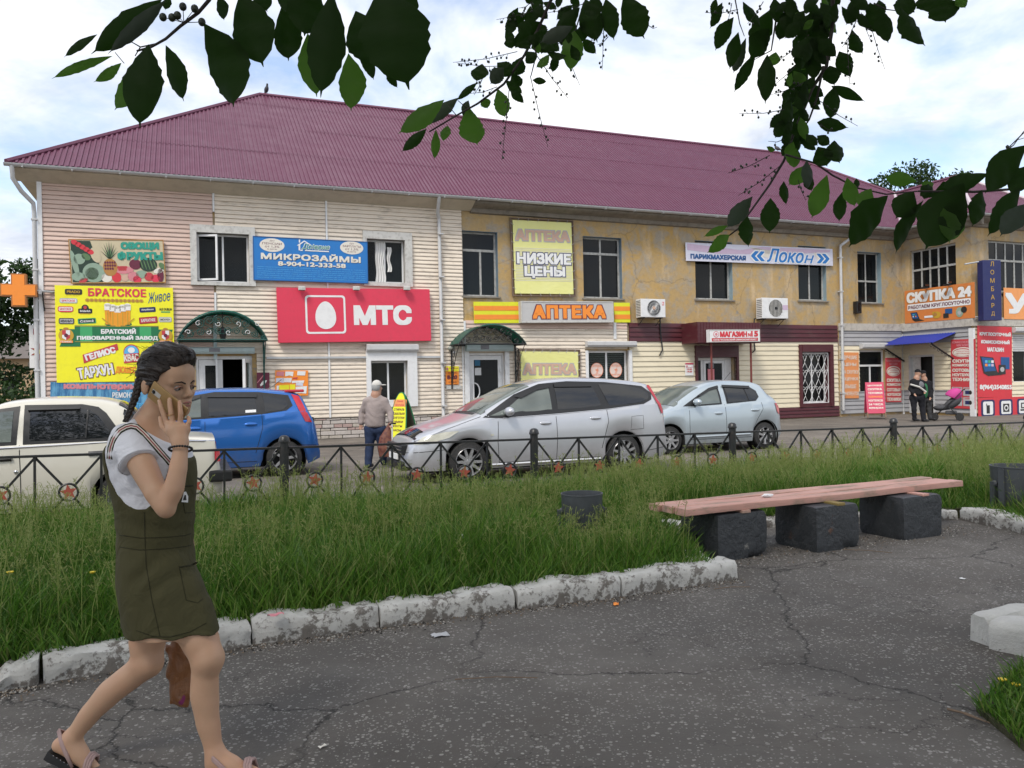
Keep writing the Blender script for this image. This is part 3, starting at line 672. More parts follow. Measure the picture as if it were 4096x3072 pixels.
def soilmat():
    n = NB('lawn_soil'); c = n.mix(n.noise(6, 6, .7), (.03, .035, .012), (.055, .05, .02)); n.set(Base_Color=c, Roughness=1.); n.bump(n.noise(20, 5), .8, .03); return n.m
M_soil = soilmat()
m = MB(); xs = [-400, -60, -20, 0, 20, 60, 400]; ys_ = [-60, -6, 5, 20, 60, 600]
v = [(x, y, 0) for y in ys_ for x in xs]; nx = len(xs)
m.add(v, [(j * nx + i, j * nx + i + 1, (j + 1) * nx + i + 1, (j + 1) * nx + i) for j in range(len(ys_) - 1) for i in range(nx - 1)])
tag(m.build('ground', M_yard, recalc=False), kind='structure')
kA, kB = ground(175, 2740), ground(2960, 2330)           # foot of the near kerb
KA = math.atan2(kB.y - kA.y, kB.x - kA.x)
KF = Frame((kB.x, kB.y), KA)
def kp(px, py, z=0.):
    p = KF.I @ ground(px, py, z); return p.x, p.y
fA, fB = ground(1128, 2010), None
F_DIR = Vector((.925, .380, 0)).normalized()
F_P0 = Vector((-.288 * 8.42, 8.42, 0)); F_SP = 2.88
def fence_pt(t): return F_P0 + F_DIR * (F_SP * t)
FI = math.atan2(F_DIR.y, F_DIR.x)
p0, p1 = fence_pt(-3.0), fence_pt(6.5)
off = Vector((-F_DIR.y, F_DIR.x, 0)) * .35
nk = [kp(*q) for q in ((2960, 2330), (2640, 2130), (3840, 2080), (4200, 2165))]
NX0 = nk[1]
cornerR = KF.w(*nk[0], 0); notchL = KF.w(*nk[1], 0); notchR = KF.w(*nk[2], 0); outR = KF.w(*nk[3], 0)
farR = KF.w(nk[3][0] + 6, nk[3][1] + .1, 0)
lk = KF.w(-16, -.0, 0)
edge = [ground(*q) for q in ((-620, 2880), (-30, 2775), (172, 2742), (1010, 2585), (1520, 2515), (2065, 2440), (2490, 2390), (2955, 2318))]
LAWN = [lk, cornerR, notchL, notchR, outR, farR, p1 + off, p0 + off + (p0 - p1) * .3]
LAWN = [Vector((p.x, p.y, 0)) for p in LAWN]
for i_, (dx_, dy_) in enumerate(((0, .1), (-.16, .1), (-.08, .1), (.05, .1), (0, .1), (0, .1))): LAWN[i_] += Vector((dx_, dy_, 0))
LAWN = [edge[0] + Vector((-14, -5.5, 0))] + [p + Vector((.0, .13, 0)) for p in edge[:-1]] + LAWN[1:]
m = MB(); n_ = len(LAWN); ZL = .10
m.add([(p.x, p.y, ZL) for p in LAWN] + [(p.x, p.y, 0.001) for p in LAWN], [tuple(range(n_))] + [(i, n_ + i, n_ + (i + 1) % n_, (i + 1) % n_) for i in range(n_)])
tag(m.build('lawn', M_soil), kind='structure')
bk = KF
PP = [edge[0] + Vector((-14, -5.3, 0))] + [p + Vector((.0, .12, 0)) for p in edge[:-1]] + [KF.w(-.06, .14, 0), notchL + Vector((-.05, .13, 0)), notchR + Vector((0, .13, 0)), outR + Vector((0, .13, 0)), farR + Vector((0, .1, 0)), KF.w(14, -12, 0), KF.w(-16, -12, 0)]
m = MB(); m.poly([(p.x, p.y, .004) for p in PP]); tag(m.build('path', M_path), kind='structure')
def in_poly(x, y, P):
    c = False; j = len(P) - 1
    for i in range(len(P)):
        if (P[i].y > y) != (P[j].y > y) and x < (P[j].x - P[i].x) * (y - P[i].y) / (P[j].y - P[i].y) + P[i].x: c = not c
        j = i
    return c
def limemat(name, bare):
    n = NB(name)
    g = n.noise(5, 8, .75); g2 = n.noise(28, 5, .7)
    z = n.n('ShaderNodeSeparateXYZ'); n.l(n.co, z.inputs[0])
    low = n.ramp(z.outputs[2], [(.0, .09), (.07, 0)])
    f = n.ramp(n.math('ADD', n.math('ADD', n.math('MULTIPLY', g, .6), n.math('MULTIPLY', g2, .4)), low), [(bare, 0), (bare + .06, 1)])
    c = n.mix(f, n.mix(n.noise(9, 4), (.42, .41, .385), (.58, .57, .54)), n.mix(g2, (.10, .09, .08), (.20, .18, .16)))
    n.set(Base_Color=c, Roughness=.95); n.bump(n.mix(.5, g, g2), .9, .02); return n.m
M_lime = limemat('worn_whitewash', .52); M_lime2 = limemat('fresh_whitewash', .60)
KERB = bpy.data.objects.new('kerb', None); COL.objects.link(KERB); tag(KERB, kind='structure')
def kerb_stone(a, b, mat, w=.2, h=.155, seed=0, rough=.012, sag=(0, 0)):
    """worn cast stone lying from a to b (ground points), uneven top and front"""
    rg = random.Random(seed); a, b = Vector((a.x, a.y, 0)), Vector((b.x, b.y, 0)); L = (b - a).length; ang = math.atan2(b.y - a.y, b.x - a.x)
    nx = max(6, int(L / .05)); sec = [(0, -.02), (.0, h * .35), (-.004, h * .7), (.012, h * .93), (.035, h), (w * .5, h * 1.01), (w - .03, h), (w, h * .9), (w, -.02)]
    v = []; w1 = [rg.uniform(-1, 1) for _ in range(6)]
    for i in range(nx + 1):
        t = i / nx; e = min(t, 1 - t) * L; rd = min(1, e / .035) ** .5 if e < .035 else 1
        for j, (y, z) in enumerate(sec):
            y2 = w / 2 + (y - w / 2) * (.88 + .12 * rd); z2 = z * (.93 + .07 * rd) if z > 0 else z
            wob = math.sin(t * 7 + w1[0] * 3) * .012 + math.sin(t * 17 + w1[1] * 3) * .006
            y2 += wob * (.8 if j < 5 else .3) + rg.uniform(-rough, rough) * .8; z2 += (math.sin(t * 9 + w1[2] * 3) * .008 + rg.uniform(-rough, rough) * .7 + sag[0] * (1 - t) + sag[1] * t) if z > .01 else 0
            v.append((t * L, y2, z2))
    n2 = len(sec); f = [(i * n2 + j, (i + 1) * n2 + j, (i + 1) * n2 + j + 1, i * n2 + j + 1) for i in range(nx) for j in range(n2 - 1)]
    f += [tuple(range(n2))[::-1], tuple(range(nx * n2, nx * n2 + n2))]
    o = MB().add(v, f).build('kerb_stone', mat, KERB, smooth=50); o.location = (a.x, a.y, .004); o.rotation_euler = (0, 0, ang); return o
for i in range(len(edge) - 1):
    d = (edge[i + 1] - edge[i]).normalized() * (.012, .02, .003, .002, .006, .014, .002)[i]
    kerb_stone(edge[i] + d, edge[i + 1] - d, M_lime, seed=i + 3, rough=.018 if i < 4 else .012, sag=((0, 0), (-.05, .0), (-.01, .0), (.005, -.01), (-.01, .0), (0, .01), (.01, 0))[i], h=.14)
bkA, bkB = notchL, notchR
for i in range(4):
    a, b = bkA.lerp(bkB, i / 4), bkA.lerp(bkB, (i + 1) / 4); kerb_stone(a, b - (b - a) * .02, M_lime, seed=20 + i, h=.10)
kerb_stone(cornerR + (notchL - cornerR) * .05 + Vector((-.1, .1, 0)), notchL, M_lime, seed=31, h=.10)
kerb_stone(notchR, outR, M_lime, seed=32, h=.14); kerb_stone(outR, farR, M_lime, seed=33, h=.14)
rc0, rc1, rc2 = ground(3905, 2520), ground(4130, 2640), ground(4320, 2450)
kerb_stone(ground(3955, 2598), ground(4460, 2720), M_lime2, seed=41, w=.22, h=.17, rough=.008)
kerb_stone(ground(3965, 2592), ground(4460, 2515), M_lime2, seed=42, w=.14, h=.17, rough=.008)
def col(name, c, rough=.5, var=.06): return pm(name, c, rough, var, 2.5, .04, dirt=.12)
C_ = lambda nm: MATS[nm]
for nm, c in dict(p_white=(.76, .76, .75), p_black=(.02, .02, .02), p_red=(.62, .035, .05), p_yellow=(.86, .80, .02), p_green=(.01, .16, .06), p_lgreen=(.05, .36, .13), p_blue=(.012, .17, .50), p_navy=(.015, .02, .10),
                  p_orange=(.88, .27, .03), p_gold=(.55, .33, .03), p_teal=(.02, .30, .22), p_pinkred=(.68, .04, .085), p_lime=(.72, .72, .02), p_paleyellow=(.74, .73, .26), p_crimson=(.52, .05, .06),
                  p_darkred=(.30, .02, .03), p_brown=(.42, .20, .05), p_grey=(.42, .42, .43), p_beige=(.55, .47, .31), p_tan=(.58, .38, .28), p_lavender=(.62, .62, .72), p_violet=(.55, .42, .55), p_darkblue=(.01, .08, .25),
                  p_skyblue=(.10, .42, .72), p_cream=(.72, .68, .60), p_foam=(.8, .78, .74), p_amber=(.80, .33, .02), p_plum=(.13, .015, .04), p_magenta=(.52, .035, .095), p_rose=(.62, .22, .25), p_leaf=(.10, .19, .08), p_cabbage=(.26, .36, .27), p_dkgreen=(.015, .04, .025)).items(): col(nm, c)
def sign(name, label, frame, pts, out_, thick, mat, cat='sign', group=None, rim=None, boardname='board', bv=.004):
    """board on a wall; pts = photo pixels TL, TR, BR, BL of its face. Returns thing, width, height (face at y = 0 of the thing)"""
    q = frame.quad(*pts, y=-out_)
    W_ = (math.dist(q[0], q[1]) + math.dist(q[3], q[2])) / 2; H_ = (math.dist(q[0], q[3]) + math.dist(q[1], q[2])) / 2
    tl = math.atan2(q[1][1] - q[0][1] + q[2][1] - q[3][1], q[1][0] - q[0][0] + q[2][0] - q[3][0])
    o = thing(name, label, cat, frame.w(q[0][0], -out_, q[0][1]), frame.a, group); o.rotation_euler = Euler((0, -tl, frame.a), 'XYZ')
    MB().bbox(0, 0, 0, W_, thick, H_, b=bv).build(boardname, mat, o)
    if rim:
        r_, rm = rim; m = MB()
        for b in ((0, 0, W_, r_), (0, H_ - r_, W_, H_), (0, r_, r_, H_ - r_), (W_ - r_, r_, W_, H_ - r_)): m.box(b[0], -.012, b[1], b[2], .0, b[3])
        m.build('rim', rm, o)
    return o, W_, H_
def R4(x0, y0, x1, y1): return ((x0, y0), (x1, y0), (x1, y1), (x0, y1))
class Face:
    """place print on a sign by shares of its width/height (0..1 from the left, 0..1 from the top)"""
    def __init__(s, o, W_, H_): s.o, s.W, s.H, s.k = o, W_, H_, 0
    def y(s, lay=1): return -.004 - .0025 * lay
    def t(s, body, x0, t0, x1, t1, mat, bold=.03, lay=2, **k): return text(s.o, body, x0 * s.W, (1 - t1) * s.H, x1 * s.W, (1 - t0) * s.H, s.y(lay), C_(mat), bold, **k)
    def outl(s, body, x0, t0, x1, t1, mat, omat, bold=.03, w=.03, lay=2, **k):
        dx, dz = w / (x1 - x0) * (x1 - x0) * .12, w * .12
        a = text(s.o, body, x0 * s.W - w * .25, (1 - t1) * s.H - w * .3, x1 * s.W + w * .25, (1 - t0) * s.H + w * .3, s.y(lay), C_(omat), bold + .035, name='lettering_edge', **k)
        return text(s.o, body, x0 * s.W, (1 - t1) * s.H, x1 * s.W, (1 - t0) * s.H, s.y(lay + 1), C_(mat), bold, **k)
    def r(s, x0, t0, x1, t1, mat, lay=1, name='printed_panel', rr=0.):
        a = (x0 * s.W, (1 - t1) * s.H, x1 * s.W, (1 - t0) * s.H); return flat(s.o, name, rrect(*a, rr) if rr else rectp(*a), s.y(lay), C_(mat))
    def e(s, cx, ct, rx, rt, mat, lay=1, name='printed_shape', rot=0.): return disc(s.o, name, cx * s.W, (1 - ct) * s.H, rx * s.W, rt * s.H, s.y(lay), C_(mat), rot=rot)
    def p(s, pts, mat, lay=1, name='printed_shape'): return flat(s.o, name, [(a * s.W, (1 - b) * s.H) for a, b in pts], s.y(lay), C_(mat))
o, W_, H_ = sign('greengrocer_sign', 'faded picture sign of vegetables and fruit on the pink siding', FAC, R4(284, 960, 664, 1134), .14, .05, C_('p_beige'), rim=(.02, C_('p_brown')))
F = Face(o, W_, H_)
F.p([(0.02, .04), (.22, .04), (.3, .55), (.33, .97), (.02, .97)], 'p_dkgreen', 1)
for cx, ct, rx, rt, mt, ro in ((.10, .45, .06, .12, 'p_cabbage', .5), (.05, .55, .03, .3, 'p_cabbage', .2), (.17, .4, .05, .07, 'p_leaf', -.6), (.08, .85, .07, .1, 'p_cabbage', 0.), (.27, .36, .05, .18, 'p_beige', .3), (.13, .93, .05, .05, 'p_crimson', .4),
                          (.24, .76, .115, .22, 'p_cabbage', 0), (.22, .78, .07, .14, 'p_leaf', 0.), (.235, .77, .058, .12, 'p_cabbage', 0), (.37, .88, .055, .10, 'p_cream', 0), (.475, .87, .05, .115, 'p_red', 0), (.56, .88, .04, .085, 'p_tan', 0), (.65, .85, .06, .11, 'p_rose', 0), (.69, .92, .045, .08, 'p_pinkred', 0),
                          (.55, .70, .11, .09, 'p_rose', 0), (.82, .58, .095, .16, 'p_dkgreen', 0), (.68, .57, .065, .12, 'p_plum', 0), (.74, .8, .06, .09, 'p_cabbage', 0), (.82, .86, .05, .10, 'p_crimson', 0), (.89, .9, .05, .09, 'p_pinkred', 0), (.945, .83, .035, .16, 'p_plum', 0), (.93, .72, .06, .06, 'p_cream', .3), (.40, .74, .05, .10, 'p_dkgreen', 0), (.97, .62, .03, .1, 'p_leaf', .6)):
    F.e(cx, ct, rx, rt, mt, 2, rot=ro)
for k in range(5): F.e(.06 + .04 * k, .07 + .055 * k, .035, .055, 'p_red', 3, rot=-.5)
for k in range(9): F.e(.50 + .02 * (k % 5) + .01 * (k // 5), .64 + .05 * (k // 5), .014, .03, 'p_crimson', 3)
for k in range(5): F.e(.75 + .035 * k, .58, .006, .14 - .02 * abs(k - 2), 'p_leaf', 3, rot=.25)
F.e(.415, .64, .075, .20, 'p_brown', 3)
for k in range(14): F.e(.365 + .025 * (k % 5), .52 + .07 * (k // 5) + .01, .011, .028, 'p_plum', 4)
for k in range(9):
    a = R(-62 + 15.5 * k); F.p([(.405, .45), (.425, .45), (.415 + .11 * math.sin(a), .44 - .40 * math.cos(a))], 'p_leaf' if k % 2 else 'p_dkgreen', 3)
F.t('ОВОЩИ', .545, .07, .94, .24, 'p_teal', .07, 4); F.t('ФРУКТЫ', .505, .29, .975, .47, 'p_teal', .07, 4)
o, W_, H_ = sign('beer_banner', 'bright yellow banner with green ribbon and beer glasses on pink siding', FAC, ((212, 1149), (687, 1151), (699, 1531), (227, 1531)), .13, .02, C_('p_yellow'))
F = Face(o, W_, H_)
F.t('БРАТСКОЕ', .275, .025, .76, .105, 'p_pinkred', .035, spacing=1.05); F.t('Живое', .77, .045, .975, .155, 'p_darkblue', .0, shear=.5, rot=R(9))
def badge(x0, t0, x1, t1, body, bg, fg, rr=.02, rot=0, shear=0., rim='p_white'):
    cx, ct = (x0 + x1) / 2, (t0 + t1) / 2; w, h = (x1 - x0) * W_, (t1 - t0) * H_
    for g, mt, ly in ((.022, rim, 1), (0, bg, 2)):
        pts = rrect(-w / 2 - g, -h / 2 - g, w / 2 + g, h / 2 + g, min(rr + g, h / 2)); ca, sa = math.cos(rot), math.sin(rot)
        flat(o, 'badge', [(cx * W_ + a * ca - b * sa, (1 - ct) * H_ + a * sa + b * ca) for a, b in pts], F.y(ly), C_(mt))
    text(o, body, cx * W_ - w * .42, (1 - ct) * H_ - h * .30, cx * W_ + w * .42, (1 - ct) * H_ + h * .30, F.y(3), C_(fg), .03, shear, rot)
badge(.09, .045, .215, .085, 'PRADO', 'p_black', 'p_gold', .01, rim='p_black'); F.t('ROYAL QUALITY', .095, .095, .205, .11, 'p_gold', .0)
badge(.045, .14, .175, .175, 'БРАТСКОЕ', 'p_white', 'p_pinkred', rim='p_grey'); badge(.03, .225, .14, .262, 'БРАТСКОЕ', 'p_white', 'p_red', rim='p_pinkred'); F.r(.04, .262, .13, .275, 'p_pinkred', 3)
badge(.035, .345, .145, .39, 'ИВАНЫЧ', 'p_grey', 'p_black', rim='p_black'); badge(.195, .245, .295, .278, 'Brüderlich', 'p_black', 'p_white', .005, rim='p_black'); F.e(.245, .23, .03, .035, 'p_dkgreen', 1); F.e(.245, .225, .014, .018, 'p_crimson', 2); F.r(.2, .285, .29, .292, 'p_gold', 1)
badge(.19, .345, .325, .385, 'ČESKÉ', 'p_dkgreen', 'p_white', .006, R(4), rim='p_lgreen')
badge(.71, .222, .835, .258, 'Жигулёвское', 'p_navy', 'p_white', .006, R(4), rim='p_navy'); F.t('ALE DUBLIN', .875, .22, .985, .245, 'p_dkgreen', .03); F.r(.89, .255, .97, .268, 'p_lgreen', 1)
badge(.705, .325, .85, .378, 'БАРХАТНОЕ', 'p_crimson', 'p_white', .004, R(5), rim='p_darkred'); badge(.875, .325, .975, .362, 'МЮНХЕН', 'p_cream', 'p_dkgreen', rim='p_grey')
for k in range(14): F.e(.265 + .035 * k, .148, .019, .019, 'p_gold', 1); F.e(.265 + .035 * k, .148, .010, .011, 'p_brown', 2)
F.e(.52, .395, .115, .028, 'p_green', 1)
for k in range(5):                                       # beer glasses, back row then front
    cx = .432 + .042 * k; dz = -.012 * (2 - abs(k - 2)); F.p([(cx - .026, .215 - dz), (cx + .026, .215 - dz), (cx + .021, .40 - dz), (cx - .021, .40 - dz)], 'p_amber', 2 + (k == 2)); F.p([(cx - .029, .19 - dz), (cx + .029, .19 - dz), (cx + .026, .25 - dz), (cx - .026, .25 - dz)], 'p_foam', 4)
    F.e(cx, .195 - dz, .028, .018, 'p_foam', 4); F.p([(cx - .004, .26 - dz), (cx + .003, .26 - dz), (cx + .003, .39 - dz), (cx - .004, .39 - dz)], 'p_gold', 4)
for sg in (-1, 1):
    for k in range(6): F.e(.52 + sg * (.07 + .012 * k), .40 - .012 * k, .010, .006, 'p_gold', 5, rot=sg * .7)
F.r(.155, .412, .865, .588, 'p_green', 2); F.r(.2, .42, .30, .58, 'p_lgreen', 3); F.r(.70, .42, .80, .58, 'p_lgreen', 3)
for t_ in (.418, .578): F.r(.155, t_, .865, t_ + .004, 'p_gold', 4)
for xa_, xb_ in ((.03, .2), (.82, .99)): F.p([(xa_, .45), (xb_, .45), (xb_, .63), (xa_, .63), (xa_ + .03, .54)] if xa_ < .5 else [(xa_, .45), (xb_, .45), (xb_ - .03, .54), (xb_, .63), (xa_, .63)], 'p_green', 1)
F.t('БРАТСКИЙ', .375, .438, .665, .497, 'p_white', .05, 5); F.t('ПИВОВАРЕННЫЙ ЗАВОД', .175, .513, .855, .566, 'p_white', .05, 5)
for cx in (.085, .925):                                  # coats of arms
    F.e(cx, .515, .062, .068, 'p_gold', 5); F.p([(cx - .032, .462), (cx + .032, .462), (cx + .032, .54), (cx, .565), (cx - .032, .54)], 'p_crimson', 6); F.p([(cx - .001, .462), (cx + .032, .462), (cx + .032, .51), (cx - .001, .51)], 'p_white', 7); F.p([(cx - .032, .51), (cx, .51), (cx, .565), (cx - .032, .54)], 'p_white', 7); F.e(cx, .515, .016, .02, 'p_plum', 8)
    F.e(cx, .447, .022, .014, 'p_brown', 6); F.r(cx - .055, .568, cx + .055, .592, 'p_orange', 7); F.t('ГЕЛИОС', cx - .045, .572, cx + .045, .588, 'p_white', .03, 8)
F.p([(.215, .715), (.505, .60), (.515, .665), (.225, .805)], 'p_crimson', 2); F.t('ГЕЛИОС', .235, .675, .49, .735, 'p_white', .06, 3, rot=R(17))
F.e(.625, .695, .062, .075, 'p_skyblue', 2); F.e(.625, .69, .068, .082, 'p_crimson', 1); F.p([(.56, .71), (.69, .70), (.69, .79), (.56, .81)], 'p_crimson', 3); F.t('КВАС', .562, .715, .685, .785, 'p_cream', .05, 4, rot=R(3)); F.e(.625, .67, .03, .03, 'p_white', 3)
F.outl('ТАРХУН', .175, .835, .465, .94, 'p_white', 'p_plum', .05, .05, 2, rot=R(9)); F.t('ДЮШЕС', .49, .845, .66, .92, 'p_orange', .05, 2, rot=R(-3))
Mw = NB('worn_blue_panel'); cc = Mw.mix(Mw.ramp(Mw.noise(3, 7, .7, vec=Mw.mapping((2.5, 1, .5))), [(.42, 0), (.6, 1)]), (.03, .14, .30), (.13, .36, .55)); Mw.set(Base_Color=cc, Roughness=.6); MATS['worn_blue'] = Mw.m
o, W_, H_ = sign('computer_centre_panel', 'worn blue panel of a computer centre below the yellow banner', FAC, ((196, 1532), (720, 1533), (726, 1690), (200, 1690)), .12, .02, Mw.m)
F = Face(o, W_, H_); F.t('компьютерный центр', .10, .01, .95, .20, 'p_rose', .05); F.t('РЕМОНТ:', .46, .25, .63, .38, 'p_white', .03); F.t('компьютеров', .52, .52, .74, .68, 'p_skyblue', .03); F.t('ноутбуков', .52, .75, .70, .88, 'p_skyblue', .03)
for i, w in enumerate(('КАРТРИДЖИ', 'СЕРВИС', 'ПРОКАТ')): F.t(w, .78, .42 + .18 * i, .97, .55 + .18 * i, 'p_white', .02)
o, W_, H_ = sign('microloan_sign', 'blue microloan board with two white ovals between the white windows', FAC, ((1009, 946), (1468, 967), (1473, 1137), (1014, 1120)), .17, .06, C_('p_blue'), rim=(.015, C_('p_darkblue')))
F = Face(o, W_, H_)
for cx, ct, tx in ((.16, .19, ('ДО', 'ПЕНСИИ', 'от 1,3%', 'В ДЕНЬ')), (.855, .165, ('ДО', 'ЗАРПЛАТЫ', 'от 1,5%', 'В ДЕНЬ'))):
    F.e(cx, ct, .105, .155, 'p_cream', 1); w_ = (.02, .082, .06, .04)
    for i, s_ in enumerate(tx): t_ = ct - .115 + (.0, .055, .125, .195)[i]; F.t(s_, cx - w_[i], t_, cx + w_[i], t_ + (.035, .05, .055, .03)[i], 'p_plum', .01)
F.p([(.37, .17), (.435, .045), (.495, .14), (.48, .14), (.435, .075), (.40, .15), (.40, .28), (.385, .28), (.385, .17)], 'p_white', 2); F.r(.388, .03, .40, .1, 'p_white', 2); F.r(.44, .265, .65, .29, 'p_white', 2); F.r(.40, .27, .42, .29, 'p_white', 2)
F.outl('До!ерие', .415, .125, .655, .265, 'p_teal', 'p_white', .0, .03, 3, shear=.3)
text(o, 'МИКРОЗАЙМЫ', .073 * W_, (1 - .517) * H_, .933 * W_, (1 - .358) * H_, F.y(1), C_('p_black'), .045, spacing=1.05, name='lettering_shadow'); F.t('МИКРОЗАЙМЫ', .068, .345, .93, .51, 'p_cream', .045, 2, spacing=1.05)
text(o, '8-904-12-333-58', .213 * W_, (1 - .655) * H_, .797 * W_, (1 - .565) * H_, F.y(1), C_('p_black'), .04, name='lettering_shadow'); F.t('8-904-12-333-58', .21, .555, .795, .648, 'p_cream', .04, 2)
for i, s_ in enumerate(('Займы предоставляются ООО МКК «Доверие», ОГРН 1123851002209, ФСФР 0003526 от 11.04.2013 г.', 'Займы выдаются гражданам РФ в возрасте от 21 года до 70 лет при наличии паспорта, пенсионного', 'удостоверения и СНИЛС. Займы предоставляются сроком от 1 дня до 30 дней. Сумма займа от 1000 рублей',
                        'до 30000 рублей. Процентная ставка: до зарплаты от 1,5% в день (547,5%-548% годовых) до 1% в день', '(365%-366% годовых), до пенсии от 1,3% в день (474,5% - 475,8% годовых) до 1% в день (365% - 366% год.)', 'Неустойка за просрочку платежа начисляется в размере не более 20% годовых от суммы займа.')):
    F.t(s_, .03, .675 + .048 * i, .975, .708 + .048 * i, 'p_skyblue', .01)
o, W_, H_ = sign('red_telecom_sign', 'big red sign with a white egg in a rounded square', FAC, ((1108, 1151), (1719, 1157), (1726, 1364), (1114, 1371)), .24, .14, C_('p_pinkred'))
F = Face(o, W_, H_)
x0, x1, z0, z1 = .172 * W_, .428 * W_, .155 * H_, .865 * H_; th = .035 * H_
pts, fc = ringpoly(rrect(x0, z0, x1, z1, .06 * W_ * .35), rrect(x0 + th, z0 + th, x1 - th, z1 - th, .06 * W_ * .25)); MB().add([(p[0], F.y(1), p[1]) for p in pts], fc).build('square_outline', C_('p_white'), o)
cx, cz = (x0 + x1) / 2, z0 + (z1 - z0) * .47; rx, rz = (x1 - x0) * .255, (z1 - z0) * .35
flat(o, 'egg', [(cx + rx * math.cos(a) * (1 - .16 * math.sin(a)), cz + rz * math.sin(a) + (rz * .06 if math.sin(a) > 0 else 0)) for a in [2 * math.pi * k / 40 for k in range(40)]], F.y(1), C_('p_white'))
F.t('МТС', .49, .335, .86, .67, 'p_white', .052, 1)
for px_ in (1207, 1425, 1627):
    s_, z_ = FAC.at(px_, 1152, -.35); lo = thing('sign_lamp', {1207: 'leftmost small floodlight over the red sign', 1425: 'middle small floodlight over the red sign', 1627: 'rightmost small floodlight over the red sign'}[px_], 'floodlight', FAC.w(s_, -.36, z_ - .05), PHI, 'floodlights over the red sign')
    MB().bbox(-.1, -.06, -.02, .1, .05, .1, b=.02).build('housing', M_whitep, lo); MB().tube([(0, .04, .06), (0, .12, .09)], .012, 6).build('bracket', M_black, lo); MB().box(-.08, -.065, -.026, .08, .04, -.0201).build('glass', M_panec, lo)
Mban = NB('yellow_banner_cloth'); zz = Mban.n('ShaderNodeSeparateXYZ'); Mban.l(Mban.co, zz.inputs[0])
cc = Mban.mix(Mban.noise(1.5, 4), (.72, .70, .22), (.78, .77, .34)); Mban.set(Base_Color=cc, Roughness=.55); Mban.bump(Mban.noise(2.2, 3, dist=1.), .35, .05); MATS['ban'] = Mban.m
o, W_, H_ = sign('pharmacy_banner', 'tall pale yellow pharmacy banner laced to a frame on the ochre wall', FAC, ((2053, 880), (2288, 891), (2294, 1177), (2060, 1174)), .1, .015, Mban.m)
F = Face(o, W_, H_); F.outl('АПТЕКА', .05, .135, .95, .265, 'p_tan', 'p_grey', .05, .05, 2)
for k in range(22): F.r(.02, .375 + .021 * k, .98, .382 + .021 * k, 'p_cream', 1, name='pale_stripe')
F.outl('НИЗКИЕ', .06, .445, .96, .585, 'p_white', 'p_navy', .05, .04, 2); F.outl('ЦЕНЫ', .18, .63, .85, .775, 'p_white', 'p_navy', .05, .04, 2)
def lacing(o, W_, H_, n1, n2):
    m = MB()
    for k in range(n1):
        x = W_ * (k + .5) / n1
        for z0_, z1_ in ((H_ - .03, H_ + .07), (.03, -.07)): m.tube([(x, -.006, z0_), (x + .05, -.0, z1_)], .008, 4)
    for k in range(n2):
        z = H_ * (k + .5) / n2
        for x0_, x1_ in ((.03, -.07), (W_ - .03, W_ + .07)): m.tube([(x0_, -.006, z), (x1_, -.0, z + .05)], .008, 4)
    m.build('lacing', C_('p_grey'), o)['kind'] = 'stuff'
    m = MB(); g = .08
    for b in ((-g, -g, W_ + g, -g + .035), (-g, H_ + g - .035, W_ + g, H_ + g), (-g, -g + .035, -g + .035, H_ + g - .035), (W_ + g - .035, -g + .035, W_ + g, H_ + g - .035)): m.box(b[0], .0, b[1], b[2], .06, b[3])
    m.build('frame', pm('rusty_frame', (.16, .11, .08), .8, .3, 5, .2), o)
lacing(o, W_, H_, 6, 8)
for nm, lab, r4, in (('striped_panel', 'wide yellow and orange striped panel left of the pharmacy light box', R4(1897, 1208, 2078, 1293)), ('striped_panel', 'narrow yellow and orange striped panel right of the pharmacy light box', R4(2458, 1211, 2522, 1290))):
    o, W_, H_ = sign(nm, lab, FAC, r4, .08, .02, C_('p_lime'), group='striped pharmacy panels'); F = Face(o, W_, H_); F.r(0.005, .19, .995, .41, 'p_orange'); F.r(0.005, .60, .995, .83, 'p_orange')
o, W_, H_ = sign('pharmacy_light_box', 'grey pharmacy light box with orange letters above the glazed door', FAC, R4(2086, 1206, 2455, 1291), .3, .22, col('box_face', (.50, .49, .48)), rim=(.035, M_whitep)); F = Face(o, W_, H_)
F.outl('АПТЕКА', .13, .23, .90, .77, 'p_orange', 'p_plum', .06, .035, 2, spacing=1.15)
o, W_, H_ = sign('pharmacy_banner', 'low pale yellow pharmacy banner beside the glazed door', FAC, R4(2084, 1408, 2314, 1560), .13, .015, Mban.m); F = Face(o, W_, H_); F.outl('АПТЕКА', .05, .33, .95, .58, 'p_tan', 'p_grey', .05, .045, 2); lacing(o, W_, H_, 7, 5)
o, W_, H_ = sign('opening_hours_plate', 'orange and yellow opening hours plate beside the pharmacy door', FAC, R4(1783, 1465, 1836, 1538), .095, .012, C_('p_orange')); F = Face(o, W_, H_); F.r(0.002, 0.002, .998, .28, 'p_yellow'); F.e(.12, .15, .09, .09, 'p_rose', 2); F.t('АПТЕЧНЫЙ ПУНКТ', .27, .08, .95, .14, 'p_crimson'); F.t('ВРЕМЯ РАБОТЫ', .2, .34, .8, .39, 'p_plum'); F.t('8-20', .12, .5, .84, .70, 'p_plum', .04); F.t('без перерыва', .2, .84, .8, .89, 'p_plum')
MB().box(.02, .0, -.14, W_ * 1.2, .012, -.03).build('torn_paper', M_whitep, o)
o, W_, H_ = sign('notice_board', 'orange notice board pasted over with torn white papers', FAC, R4(1101, 1482, 1233, 1583), .1, .015, C_('p_orange')); F = Face(o, W_, H_)
rg = random.Random(5)
